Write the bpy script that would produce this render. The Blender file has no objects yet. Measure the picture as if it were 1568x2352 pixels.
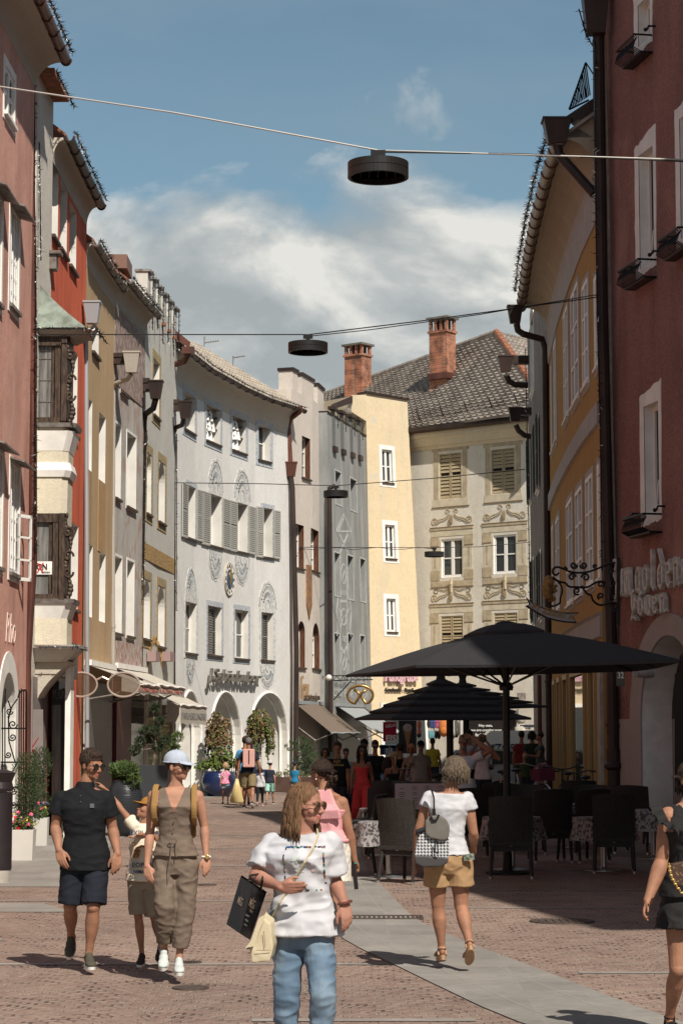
import bpy,bmesh,math,random
from math import cos,sin,pi
from mathutils import Vector as V,Matrix,noise,Quaternion
random.seed(7)
R=math.radians
sc=bpy.context.scene
col=sc.collection
# ---------------- camera, sky, sun, exposure ----------------
CAMH=1.93
FPX=5000.0
PITCH=math.atan(504/FPX)
cd=bpy.data.cameras.new('camera');cam=bpy.data.objects.new('camera',cd);col.objects.link(cam)
cd.sensor_fit='HORIZONTAL';cd.sensor_width=24;cd.lens=24*FPX/1568
cd.clip_start=.1;cd.clip_end=3000
cam.location=(0,0,CAMH);cam.rotation_euler=(pi/2+PITCH,0,0)
sc.camera=cam
SUN_EL=R(47);SUN_AZ=R(24)
sd=bpy.data.lights.new('sun','SUN');sun=bpy.data.objects.new('sun',sd);col.objects.link(sun)
sd.energy=4.8;sd.angle=R(.5);sd.color=(1,.93,.83)
LD=V((-sin(SUN_AZ)*cos(SUN_EL),cos(SUN_AZ)*cos(SUN_EL),-sin(SUN_EL)))
sun.rotation_euler=LD.to_track_quat('-Z','Y').to_euler()
w=bpy.data.worlds.new('World');sc.world=w;w.use_nodes=True
nt=w.node_tree;nt.nodes.clear()
def N(nt,t,**k):
 n=nt.nodes.new(t)
 for a,b in k.items():
  if a.startswith('i_'):n.inputs[a[2:].replace('_',' ')].default_value=b
  else:setattr(n,a,b)
 return n
def math_(nt,op,a,b=None,c=None,clamp=False):
 n=nt.nodes.new('ShaderNodeMath');n.operation=op;n.use_clamp=clamp
 for i,v in enumerate((a,b,c)):
  if v is None:continue
  if isinstance(v,(int,float)):n.inputs[i].default_value=v
  else:nt.links.new(v,n.inputs[i])
 return n.outputs[0]
def ramp(nt,fac,stops):
 n=nt.nodes.new('ShaderNodeValToRGB');cr=n.color_ramp
 while len(cr.elements)<len(stops):cr.elements.new(.5)
 for e,(p,c)in zip(cr.elements,stops):
  e.position=p;e.color=(c,c,c,1)if isinstance(c,(int,float))else(*c,1)
 nt.links.new(fac,n.inputs[0]);return n.outputs[0]
def mixc(nt,f,a,b,mode='MIX'):
 n=nt.nodes.new('ShaderNodeMix');n.data_type='RGBA';n.blend_type=mode
 for s,v in((n.inputs[0],f),(n.inputs[6],a),(n.inputs[7],b)):
  if isinstance(v,(int,float)):s.default_value=v
  elif isinstance(v,tuple):s.default_value=(*v,1)
  else:nt.links.new(v,s)
 return n.outputs[2]
sky=N(nt,'ShaderNodeTexSky',sky_type='NISHITA',sun_disc=False,sun_elevation=SUN_EL,sun_rotation=pi-SUN_AZ,air_density=1.0,dust_density=.6,ozone_density=1.6)
hs=N(nt,'ShaderNodeHueSaturation');hs.inputs['Saturation'].default_value=.93;hs.inputs['Value'].default_value=.80
tint=mixc(nt,1.0,sky.outputs[0],(.86,1.0,.90),'MULTIPLY');nt.links.new(tint,hs.inputs['Color'])
tc=N(nt,'ShaderNodeTexCoord');sp=N(nt,'ShaderNodeSeparateXYZ');nt.links.new(tc.outputs['Generated'],sp.inputs[0])
def cloudnoise(off,scale,det,st):
 m=N(nt,'ShaderNodeMapping');m.inputs['Location'].default_value=off;m.inputs['Scale'].default_value=(1,1,st)
 nt.links.new(tc.outputs['Generated'],m.inputs[0])
 n=N(nt,'ShaderNodeTexNoise');n.inputs['Scale'].default_value=scale;n.inputs['Detail'].default_value=det
 n.inputs['Roughness'].default_value=.53;n.inputs['Distortion'].default_value=.25
 nt.links.new(m.outputs[0],n.inputs[0]);return n.outputs[0]
n1=cloudnoise((3.1,.4,.33),12,9,1.6)
n1b=cloudnoise((3.1+.010,.4,.33+.022),12,9,1.6)
n2=cloudnoise((1.2,5.4,.0),5,8,3.0)
band=ramp(nt,sp.outputs[2],[(0.0,.90),(.13,.92),(.200,.86),(.228,.64),(.248,.40),(.262,.27),(.30,.24)])
dens=math_(nt,'ADD',n1,band)
cl=ramp(nt,dens,[(.94,0),(1.0,.45),(1.16,1)])
dens2=math_(nt,'MULTIPLY',math_(nt,'SUBTRACT',dens,.90),3.2,clamp=True)
cl=ramp(nt,dens2,[(0,0),(.35,.55),(.8,.97)])
shade=math_(nt,'ADD',math_(nt,'MULTIPLY',math_(nt,'SUBTRACT',n1,n1b),3.2),.5,clamp=True)
shade=math_(nt,'SUBTRACT',shade,math_(nt,'MULTIPLY',dens2,.12),clamp=True)
ccol=ramp(nt,shade,[(.08,(3.2,3.5,3.6)),(.45,(4.4,4.6,4.55)),(.78,(6.7,6.6,6.2))])
cir=ramp(nt,n2,[(.38,.04),(.74,.5)])
base=mixc(nt,cir,hs.outputs[0],(2.5,3.2,3.45))
skyc=mixc(nt,cl,base,ccol)
bg=N(nt,'ShaderNodeBackground');bg.inputs[1].default_value=.092
nt.links.new(skyc,bg.inputs[0]);out=N(nt,'ShaderNodeOutputWorld');nt.links.new(bg.outputs[0],out.inputs[0])
sc.view_settings.view_transform='Standard';sc.view_settings.look='None'
sc.view_settings.exposure=0.38;sc.view_settings.gamma=1;sc.view_settings.use_curve_mapping=False
sc.render.resolution_x=682;sc.render.resolution_y=1024
# ---------------- picture measurements to real points ----------------
CR=dict(A=(0,0,1.68),B=(0,1300,1.68),C=(600,1200,1.568),D=(1100,1200,1.568),E=(1900,0,1.8087),F=(1900,1200,1.568),G=(0,2500,1.8447),H=(150,2900,1.96),I=(850,3000,2.1457),J=(1550,2850,2.046),K=(1200,2500,1.96),M=(1800,2500,1.6842),N=(2300,3000,2.146),O=(750,2700,2.851),Q=(0,3200,2.624),S=(1200,2900,3.136),T=(1650,2750,2.613),U=(2100,2200,2.485))
def q(c,x,y):
 a=CR[c];return((a[0]+x/a[2])/1.7417,(a[1]+y/a[2])/1.7417)
def ray(x,y):
 u=(x-784)/FPX;v=(1176-y)/FPX
 return V((u,cos(PITCH)-v*sin(PITCH),sin(PITCH)+v*cos(PITCH)))
def at(x,y,Y):
 r=ray(x,y);return V((r.x*Y/r.y,Y,CAMH+r.z*Y/r.y))
def gnd(x,y):
 r=ray(x,y);t=-CAMH/r.z;return V((r.x*t,r.y*t,0))
# ---------------- materials ----------------
MATS={}
def mat(name,c,rough=.8,var=.0,vscale=3.,bump=0.,bscale=60.,spec=.3,metal=0.,c2=None,stretch=(1,1,1),coat=0,trans=0,emis=None,det=5,sheen=0,sss=0,thr=None):
 if name in MATS:return MATS[name]
 m=bpy.data.materials.new(name);MATS[name]=m;m.use_nodes=True
 t=m.node_tree;b=t.nodes['Principled BSDF']
 b.inputs['Roughness'].default_value=rough;b.inputs['Metallic'].default_value=metal
 b.inputs['Specular IOR Level'].default_value=spec
 b.inputs['Base Color'].default_value=(*c,1)
 if sheen:b.inputs['Sheen Weight'].default_value=sheen
 if sss:
  b.inputs['Subsurface Weight'].default_value=sss;b.inputs['Subsurface Radius'].default_value=(.012,.004,.002);b.inputs['Subsurface Scale'].default_value=1
 if coat:b.inputs['Coat Weight'].default_value=coat
 if emis:b.inputs['Emission Color'].default_value=(*c,1);b.inputs['Emission Strength'].default_value=emis
 if var or c2 or bump:
  tcx=t.nodes.new('ShaderNodeTexCoord');mp=t.nodes.new('ShaderNodeMapping');mp.inputs['Scale'].default_value=stretch
  t.links.new(tcx.outputs['Object'],mp.inputs[0])
 if var or c2:
  n=t.nodes.new('ShaderNodeTexNoise');n.inputs['Scale'].default_value=vscale;n.inputs['Detail'].default_value=det
  t.links.new(mp.outputs[0],n.inputs[0])
  cc2=c2 if c2 else tuple(x*(1-var)for x in c)
  cc1=c if c2 else tuple(min(1,x*(1+var*.5))for x in c)
  lo,hi=thr if thr else(.35,.65)
  o=ramp(t,n.outputs[0],[(lo,cc1),(hi,cc2)]);t.links.new(o,b.inputs['Base Color'])
 if bump:
  n=t.nodes.new('ShaderNodeTexNoise');n.inputs['Scale'].default_value=bscale;n.inputs['Detail'].default_value=4
  t.links.new(mp.outputs[0],n.inputs[0]);bp=t.nodes.new('ShaderNodeBump');bp.inputs['Strength'].default_value=bump;bp.inputs['Distance'].default_value=.02
  t.links.new(n.outputs[0],bp.inputs['Height']);t.links.new(bp.outputs[0],b.inputs['Normal'])
 return m
def stucco(name,c,stain=(.5,.45,.4),samt=.25,var=.12,bump=.35,bscale=45,patch=None,grain=0):
 """painted plaster: broad mottling, vertical run-off streaks, fine grain"""
 if name in MATS:return MATS[name]
 m=bpy.data.materials.new(name);MATS[name]=m;m.use_nodes=True
 t=m.node_tree;b=t.nodes['Principled BSDF'];b.inputs['Roughness'].default_value=.92;b.inputs['Specular IOR Level'].default_value=.15
 tcx=t.nodes.new('ShaderNodeTexCoord')
 def nz(scale,st,det=6,dist=0):
  mp=t.nodes.new('ShaderNodeMapping');mp.inputs['Scale'].default_value=st;t.links.new(tcx.outputs['Object'],mp.inputs[0])
  n=t.nodes.new('ShaderNodeTexNoise');n.inputs['Scale'].default_value=scale;n.inputs['Detail'].default_value=det;n.inputs['Distortion'].default_value=dist
  t.links.new(mp.outputs[0],n.inputs[0]);return n.outputs[0]
 a=ramp(t,nz(.9,(1,1,1)),[(.3,tuple(x*(1-var)for x in c)),(.7,tuple(min(1,x*(1+var*.4))for x in c))])
 s=ramp(t,nz(1.6,(1.4,1.4,.22),8,.3),[(.47,0),(.72,min(.8,samt*1.25))])
 o=mixc(t,s,a,stain)
 g=ramp(t,nz(14,(1,1,.8),8),[(.35,.94),(.7,1.03)])
 o=mixc(t,1.0,o,g,'MULTIPLY')
 if grain:o=mixc(t,1.0,o,ramp(t,nz(24,(1,1,1),3),[(.36,1-grain),(.64,1+grain*.5)]),'MULTIPLY')
 if patch:
  pc,lo,hi,sc_=patch
  p=ramp(t,nz(sc_,(1,1,.7),9,.6),[(lo,0),(hi,1)]);o=mixc(t,p,o,pc)
 sx=t.nodes.new('ShaderNodeSeparateXYZ');t.links.new(tcx.outputs['Object'],sx.inputs[0])
 gr=math_(t,'MULTIPLY',math_(t,'SUBTRACT',1.0,math_(t,'MULTIPLY',sx.outputs[2],.9),clamp=True),ramp(t,nz(2.5,(1,1,1)),[(.35,.2),(.6,.8)]));o=mixc(t,gr,o,tuple(x*.45 for x in stain))
 crk=ramp(t,nz(2.2,(1,1,.5),10,1.2),[(.488,0),(.5,.22),(.512,0)]);o=mixc(t,crk,o,tuple(x*.5 for x in stain))
 t.links.new(o,b.inputs['Base Color'])
 bp=t.nodes.new('ShaderNodeBump');bp.inputs['Strength'].default_value=bump;bp.inputs['Distance'].default_value=.03
 h=math_(t,'ADD',nz(bscale,(1,1,1),5),math_(t,'MULTIPLY',nz(3,(1,1,1),3),1.5))
 t.links.new(h,bp.inputs['Height']);t.links.new(bp.outputs[0],b.inputs['Normal'])
 return m
# ---------------- mesh building ----------------
WL={}
class MB:
 def __init__(s):s.v=[];s.f=[];s.m=[];s.mi=0
 def add(s,vs,fs,mi=None):
  o=len(s.v);s.v+=[V(p)for p in vs]
  for f in fs:s.f.append([i+o for i in f]);s.m.append(s.mi if mi is None else mi)
  return s
 def quad(s,a,b,c,d,mi=None):return s.add([a,b,c,d],[(0,1,2,3)],mi)
 def poly(s,pts,mi=None):return s.add(pts,[tuple(range(len(pts)))],mi)
 def box(s,c,sz,rot=None,mi=None):
  hx,hy,hz=sz[0]/2,sz[1]/2,sz[2]/2;c=V(c)
  vs=[V((x,y,z))for x in(-hx,hx)for y in(-hy,hy)for z in(-hz,hz)]
  if rot is not None:vs=[rot@v for v in vs]
  return s.add([v+c for v in vs],[(0,1,3,2),(4,6,7,5),(0,4,5,1),(2,3,7,6),(0,2,6,4),(1,5,7,3)],mi)
 def hexa(s,p,mi=None):
  return s.add(p,[(3,2,1,0),(4,5,6,7),(0,1,5,4),(1,2,6,5),(2,3,7,6),(3,0,4,7)],mi)
 def tube(s,pts,r,n=8,mi=None,caps=True,flat=None):
  pts=[V(p)for p in pts];k=len(pts);rr=r if isinstance(r,(list,tuple))else[r]*k
  vs=[];fs=[];a=None
  for i,p in enumerate(pts):
   d=(pts[min(i+1,k-1)]-pts[max(i-1,0)])
   if d.length<1e-9:d=V((0,0,1))
   d.normalize()
   if a is None:
    up=V((0,0,1))if abs(d.z)<.9 else V((0,1,0));a=d.cross(up)
   else:a=a-d*a.dot(d)
   if a.length<1e-4:a=d.orthogonal()
   a.normalize();b=d.cross(a)
   for j in range(n):
    t=2*pi*j/n
    vs.append(p+(a*cos(t)+b*sin(t)*(flat or 1))*rr[i])
  for i in range(k-1):
   for j in range(n):
    fs.append((i*n+j,i*n+(j+1)%n,(i+1)*n+(j+1)%n,(i+1)*n+j))
  if caps:fs.append(tuple(range(n-1,-1,-1)));fs.append(tuple((k-1)*n+j for j in range(n)))
  return s.add(vs,fs,mi)
 def lathe(s,c,prof,n=24,mi=None,M=None,caps=True):
  c=V(c);vs=[];fs=[];k=len(prof)
  for r,z in prof:
   for j in range(n):
    t=2*pi*j/n;p=V((r*cos(t),r*sin(t),z))
    vs.append(c+(M@p if M is not None else p))
  for i in range(k-1):
   for j in range(n):fs.append((i*n+j,i*n+(j+1)%n,(i+1)*n+(j+1)%n,(i+1)*n+j))
  if caps:fs.append(tuple(range(n-1,-1,-1)));fs.append(tuple((k-1)*n+j for j in range(n)))
  return s.add(vs,fs,mi)
 def ball(s,c,r,n=12,mi=None,M=None):
  c=V(c);rx,ry,rz=r if isinstance(r,(tuple,list))else(r,r,r);vs=[];fs=[]
  k=max(6,n//2+1)
  for i in range(1,k):
   ph=pi*i/k
   for j in range(n):
    t=2*pi*j/n;p=V((rx*sin(ph)*cos(t),ry*sin(ph)*sin(t),rz*cos(ph)))
    vs.append(c+(M@p if M is not None else p))
  top=len(vs);p=V((0,0,rz));vs.append(c+(M@p if M is not None else p));vs.append(c-(M@p if M is not None else p))
  for i in range(k-2):
   for j in range(n):fs.append((i*n+j,(i+1)*n+j,(i+1)*n+(j+1)%n,i*n+(j+1)%n))
  for j in range(n):
   fs.append((top,j,(j+1)%n));b=(k-2)*n;fs.append((top+1,b+(j+1)%n,b+j))
  return s.add(vs,fs,mi)
 def build(s,name,mats,parent=None,smooth=False,local=False,recalc=True):
  me=bpy.data.meshes.new(name)
  off=V((0,0,0))if(parent is None or local)else WL[parent.name]
  me.from_pydata([v-off for v in s.v],[],s.f)
  for m in(mats if isinstance(mats,(list,tuple))else[mats]):me.materials.append(m)
  if any(s.m):me.polygons.foreach_set('material_index',s.m)
  if recalc:
   bm=bmesh.new();bm.from_mesh(me);bmesh.ops.recalc_face_normals(bm,faces=bm.faces);bm.to_mesh(me);bm.free()
  if smooth:me.polygons.foreach_set('use_smooth',[True]*len(me.polygons))
  o=bpy.data.objects.new(name,me);col.objects.link(o)
  if parent:o.parent=parent;WL[o.name]=WL[parent.name].copy()
  else:WL[o.name]=V((0,0,0))
  return o
def tag(o,label=None,cat=None,group=None,kind=None):
 if label:o['label']=label
 if cat:o['category']=cat
 if group:o['group']=group
 if kind:o['kind']=kind
 return o
def thing(name,label,cat,loc=(0,0,0),group=None,rz=0):
 o=bpy.data.objects.new(name,None);col.objects.link(o);o.location=loc;o.rotation_euler=(0,0,rz);WL[o.name]=V(loc)
 o.empty_display_size=.2
 return tag(o,label,cat,group)
def struct(o):o['kind']='structure';return o
def dup(o,loc=None,rz=None,label=None,parent=None):
 c=o.copy();col.objects.link(c);WL[c.name]=V(loc)if loc is not None else WL[o.name].copy()
 if loc is not None:c.location=loc
 if rz is not None:c.rotation_euler=(0,0,rz)
 if label:c['label']=label
 if parent:c.parent=parent
 for ch in list(o.children):dup(ch,parent=c)
 return c
def text_geo(txt,size,ext=.02,bold=0.,shear=0.,align='LEFT',space=1.):
 c=bpy.data.curves.new('t','FONT');c.body=txt;c.size=size;c.extrude=ext;c.offset=bold;c.shear=shear;c.align_x=align;c.space_character=space;c.resolution_u=3
 o=bpy.data.objects.new('t',c);col.objects.link(o)
 bpy.context.view_layer.update()
 me=bpy.data.meshes.new_from_object(o.evaluated_get(bpy.context.evaluated_depsgraph_get()))
 vs=[v.co.copy()for v in me.vertices];fs=[tuple(p.vertices)for p in me.polygons]
 bpy.data.objects.remove(o);bpy.data.curves.remove(c);bpy.data.meshes.remove(me)
 return vs,fs
# ---------------- facade helper ----------------
class Fac:
 """a facade standing on a plan polyline; s runs along it in metres, z up, d outwards"""
 def __init__(self,pts,H,side=1,lean=None):
  self.p=[V((a,b))for a,b in pts];self.H=H;self.side=side
  self.lean=[V(l)for l in lean]if lean else[V((0,0))]*2
  self.c=[0]
  for a,b in zip(self.p,self.p[1:]):self.c.append(self.c[-1]+(b-a).length)
  self.L=self.c[-1]
 def seg(self,s):
  for i in range(len(self.p)-1):
   if s<=self.c[i+1]or i==len(self.p)-2:return i
 def nrm(self,i):
  d=(self.p[i+1]-self.p[i]).normalized();return V((d.y,-d.x))*self.side
 def sn(self,s):
  i=self.seg(s);a,b=self.c[i],self.c[i+1];t=min(1,max(0,(s-a)/(b-a)));n=self.nrm(i)
  e=.02
  if t<e and i>0:n=(n+self.nrm(i-1)).normalized()
  if t>1-e and i<len(self.p)-2:n=(n+self.nrm(i+1)).normalized()
  return n
 def P(self,s,z,d=0):
  i=self.seg(s);t=(s-self.c[i])/(self.c[i+1]-self.c[i])
  q_=self.p[i].lerp(self.p[i+1],t)+self.sn(s)*d
  l=self.lean[0].lerp(self.lean[1],s/self.L)*(z/self.H)
  return V((q_.x+l.x,q_.y+l.y,z))
 def px(self,x,y):
  r=ray(x,y);z=5.0;s=self.L/2
  for it in range(6):
   best=None
   for i in range(len(self.p)-1):
    l0=self.lean[0].lerp(self.lean[1],self.c[i]/self.L)*(z/self.H);l1=self.lean[0].lerp(self.lean[1],self.c[i+1]/self.L)*(z/self.H)
    a=self.p[i]+l0;b=self.p[i+1]+l1;dd=b-a
    den=r.x*dd.y-r.y*dd.x
    if abs(den)<1e-9:continue
    t=(a.x*dd.y-a.y*dd.x)/den;uu=(r.y*a.x-r.x*a.y)/-den if False else((r.x*t-a.x)*dd.x+(r.y*t-a.y)*dd.y)/dd.length_squared
    s_=self.c[i]+uu*(self.c[i+1]-self.c[i]);pen=max(0,-uu,uu-1)
    if best is None or pen<best[0]:best=(pen,s_,CAMH+r.z*t)
   s,z=best[1],best[2]
  return s,z
 def q(self,c,x,y):return self.px(*q(c,x,y))
 def rect(self,c,xl,yt,xr,yb):
  """opening from a crop rectangle: top read at the left edge, bottom at the right edge"""
  s0,z1=self.q(c,xl,yt);s1,z0=self.q(c,xr,yb)
  if s0>s1:s0,s1=s1,s0
  return(s0,s1,z0,z1)
 def box(self,mb,s0,s1,z0,z1,d0,d1,mi=None):
  p=[self.P(s0,z0,d0),self.P(s1,z0,d0),self.P(s1,z0,d1),self.P(s0,z0,d1),self.P(s0,z1,d0),self.P(s1,z1,d0),self.P(s1,z1,d1),self.P(s0,z1,d1)]
  mb.hexa(p,mi)
 def sweep(self,mb,prof,s0,s1,mi=None,caps=True,n=None):
  ss=sorted(set([s0,s1]+[c for c in self.c if s0<c<s1]));k=len(prof)
  if n:ss=sorted(set(ss+[s0+(s1-s0)*i/n for i in range(n+1)]))
  vs=[self.P(s,z,d)for s in ss for d,z in prof];fs=[]
  for i in range(len(ss)-1):
   for j in range(k-1):fs.append((i*k+j,i*k+j+1,(i+1)*k+j+1,(i+1)*k+j))
   fs.append((i*k+k-1,i*k,(i+1)*k,(i+1)*k+k-1))
  if caps:fs.append(tuple(range(k)));fs.append(tuple((len(ss)-1)*k+j for j in range(k-1,-1,-1)))
  mb.add(vs,fs,mi)
 def wall(self,parent,mats,ops,depth=6,ztop=None,name='wall',back=True,z0=-.3):
  """wall sheet with real openings; ops: (s0,s1,z0,z1,reveal,kind) kind '' or 'arch'; mats: [wall, reveal]"""
  mb=MB();H=ztop or self.H
  S=sorted(set([0,self.L]+self.c+[x for o in ops for x in(max(0,o[0]),min(self.L,o[1]))]+[x+t for o in ops if o[5]=='arch' for x,t in()]))
  Z=sorted(set([z0,H]+[min(H,max(z0,z))for o in ops for z in(o[2],o[3])]))
  for i in range(len(S)-1):
   for j in range(len(Z)-1):
    if S[i+1]-S[i]<1e-5 or Z[j+1]-Z[j]<1e-5:continue
    cs=(S[i]+S[i+1])/2;cz=(Z[j]+Z[j+1])/2
    if any(o[0]<cs<o[1]and o[2]<cz<o[3]for o in ops):continue
    mb.quad(self.P(S[i],Z[j]),self.P(S[i+1],Z[j]),self.P(S[i+1],Z[j+1]),self.P(S[i],Z[j+1]),0)
  for o in ops:
   a,b,zz0,zz1,dp,kd=o;a=max(0,a);b=min(self.L,b)
   if kd=='arch':
    r=(b-a)/2;m=(a+b)/2;rise=min(r,(zz1-zz0)*.5)if len(o)<7 else o[6]if False else r
    rise=min(r,zz1-zz0-.1);K=18
    arc=[(m-r*cos(pi*k/K),zz1-rise+rise*sin(pi*k/K))for k in range(K+1)]
    for k in range(K):
     (p0,q0),(p1,q1)=arc[k],arc[k+1]
     mb.quad(self.P(p0,q0),self.P(p1,q1),self.P(p1,zz1),self.P(p0,zz1),0)
     mb.quad(self.P(p0,q0),self.P(p1,q1),self.P(p1,q1,-dp),self.P(p0,q0,-dp),1)
    zt=zz1-rise
   else:
    mb.quad(self.P(a,zz1),self.P(b,zz1),self.P(b,zz1,-dp),self.P(a,zz1,-dp),1);zt=zz1
   mb.quad(self.P(a,zz0),self.P(a,zt),self.P(a,zt,-dp),self.P(a,zz0,-dp),1)
   mb.quad(self.P(b,zz0),self.P(b,zt),self.P(b,zt,-dp),self.P(b,zz0,-dp),1)
   mb.quad(self.P(a,zz0),self.P(b,zz0),self.P(b,zz0,-dp),self.P(a,zz0,-dp),1)
  if back:
   e0,e1=self.P(0,z0,-depth),self.P(self.L,z0,-depth);f0,f1=self.P(0,H,-depth),self.P(self.L,H,-depth)
   mb.quad(self.P(0,z0),e0,f0,self.P(0,H),0);mb.quad(self.P(self.L,z0),e1,f1,self.P(self.L,H),0)
   mb.quad(e0,e1,f1,f0,0)
   tp=[self.P(s,H)for s in self.c];mb.poly(tp+[f1,f0],0)
  return mb.build(name,mats,parent,recalc=False)
def window(F,parent,o,frame,glass,dp=None,cols=2,rows=2,fw=.055,sill=None,arch=False,curtain=None,surround=None,sw=.12,smat=None,blind=False,name='window',label=None):
 """window with frame mesh and sub-parts pane / sill / curtain; o=(s0,s1,z0,z1,reveal,kind)"""
 a,b,z0,z1=o[:4];dp=o[4]if dp is None else dp;mb=MB()
 a=max(a,.02);b=min(b,F.L-.02)
 ar=o[5]=='arch';r=(b-a)/2;zs=z1-(min(r,z1-z0-.1)if ar else 0)
 d0,d1=-dp,-dp+.05
 def bx(s0,s1,y0,y1,e=0):F.box(mb,s0,s1,y0,y1,d0-.0,d1+e)
 bx(a,a+fw,z0,zs if ar else z1);bx(b-fw,b,z0,zs if ar else z1);bx(a+fw,b-fw,z0,z0+fw*1.3)
 if not ar:bx(a+fw,b-fw,z1-fw,z1)
 else:
  K=12;m=(a+b)/2;rise=z1-zs
  for k in range(K):
   t0,t1=pi*k/K,pi*(k+1)/K
   P_=[]
   for d in(d0,d1):
    for rr,t in((r,t0),(r,t1),(r-fw,t1),(r-fw,t0)):P_.append(F.P(m-rr*cos(t),zs+rise*rr/r*sin(t),d))
   mb.hexa(P_)
 top=zs if ar else z1-fw
 for c in range(1,cols):x=a+(b-a)*c/cols;w_=fw*(.9 if cols==2 or c*2==cols else .35);bx(x-w_,x+w_,z0+fw*1.3,top,.004)
 for r_ in range(1,rows):y=z0+(z1-z0)*r_/rows;bx(a+fw,b-fw,y-fw*.32,y+fw*.32,-.006)
 f=mb.build(name,frame,parent)
 if label:f['label']=label
 g=MB();g.quad(F.P(a,z0,d0+.012),F.P(b,z0,d0+.012),F.P(b,zs,d0+.012),F.P(a,zs,d0+.012))
 if ar:
  m=(a+b)/2;rise=z1-zs;g.poly([F.P(m-r*cos(pi*k/12),zs+rise*sin(pi*k/12),d0+.012)for k in range(13)])
 g.build('pane',glass,f)
 if blind:
  bl=MB();n=int((z1-z0)/.075)
  for k in range(n):z=z0+.05+k*.075;F.box(bl,a+fw,b-fw,z,z+.012,d1+.006,d1+.045)
  bl.build('blind',M_['blind'],f)
 if sill:
  sb=MB();F.box(sb,a-.05,b+.05,z0-.05,z0+.008,-dp+.02,.07);sb.build('sill',sill,f)
 if surround:
  sr=MB();t=.015
  for(s0,s1,y0,y1)in((a-sw,a,z0-sw,z1+sw),(b,b+sw,z0-sw,z1+sw),(a,b,z1,z1+sw),(a,b,z0-sw,z0)):F.box(sr,s0,s1,y0,y1,.001,t)
  sr.build('surround',surround,f)
 return f
def shutter(F,f,s0,s1,z0,z1,m,d0=.03,n=None,ang=0):
 mb=MB();t=.035;fw=.045
 F.box(mb,s0,s0+fw,z0,z1,d0,d0+t);F.box(mb,s1-fw,s1,z0,z1,d0,d0+t)
 F.box(mb,s0+fw,s1-fw,z0,z0+fw,d0,d0+t);F.box(mb,s0+fw,s1-fw,z1-fw,z1,d0,d0+t)
 zm=(z0+z1)/2;F.box(mb,s0+fw,s1-fw,zm-fw/2,zm+fw/2,d0,d0+t)
 n=n or int((z1-z0)/.065)
 stp=(z1-z0-2*fw)/n
 for i in range(n):
  z=z0+fw+(z1-z0-2*fw)*i/n
  if abs(z-zm)<fw/2:continue
  p=[F.P(s0+fw,z,d0+t*.9),F.P(s1-fw,z,d0+t*.9),F.P(s1-fw,z+.012,d0+t*.9),F.P(s0+fw,z+.012,d0+t*.9)]
  h=stp*.78
  pp=[F.P(s0+fw,z,d0+t),F.P(s1-fw,z,d0+t),F.P(s1-fw,z+h,d0+.004),F.P(s0+fw,z+h,d0+.004),F.P(s0+fw,z+.01,d0+t),F.P(s1-fw,z+.01,d0+t),F.P(s1-fw,z+h+.01,d0+.004),F.P(s0+fw,z+h+.01,d0+.004)]
  mb.hexa(pp)
 F.box(mb,s0+fw,s1-fw,z0+fw,z1-fw,d0-.003,d0,mi=1)
 return mb.build('shutter',[m,M_['dark']],f)
def eave(F,parent,cove_m,gut_m,roof_m,z,out=.75,rise=.55,s0=0,s1=None,slope=.75,back=5,gr=.09,curve=True,tiles=None):
 s1=F.L if s1 is None else s1
 K=8
 if curve:pr=[(out*(1-cos(pi/2*k/K)),z+rise*sin(pi/2*k/K))for k in range(K+1)]
 else:pr=[(0,z),(.06,z),(.06,z+.1),(.12,z+.1),(.12,z+rise*.6),(out,z+rise*.7),(out,z+rise)]
 pr=[(0.0,z-.02)]+pr+[(out,z+rise+.04),(0,z+rise+.04)]
 mb=MB();F.sweep(mb,pr,s0,s1,n=10);mb.build('soffit',cove_m,parent)
 g=MB();gp=[(out+gr+gr*cos(pi*(1+k/8)),z+rise+.06+gr*1.2*sin(pi*(1+k/8)))for k in range(9)]
 gp+=[(out+gr+(gr-.015)*cos(pi*(2-k/8)),z+rise+.07+gr*1.2*sin(pi*(2-k/8))+.01)for k in range(9)]
 F.sweep(g,gp,s0-.02,min(s1+.02,F.L),n=10)
 n=int((s1-s0)/.8)
 for i in range(n+1):
  s=s0+(s1-s0)*i/n
  rp=[F.P(s,z+rise+.06+(gr*1.2+.012)*sin(pi*(1+k/8)),out+gr+(gr+.012)*cos(pi*(1+k/8)))for k in range(9)]
  g.tube(rp,.014,5)
 g.build('gutter',gut_m,parent,smooth=False)
 if tiles is None:
  r=MB();F.sweep(r,[(out+.02,z+rise+.07),(out+.02,z+rise+.13),(-back,z+rise+.13+(back+out)*slope),(-back,z+rise+(back+out)*slope)],s0,s1)
  r.build('roof',roof_m,parent)
 else:
  tile_roof(parent,lambda u,v,h:F.P(s0+(s1-s0)*u,z+rise+.09+v*(back+out)*slope+h,out+.05-v*(back+out)),tiles[0],tiles[1],roof_m)
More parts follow.
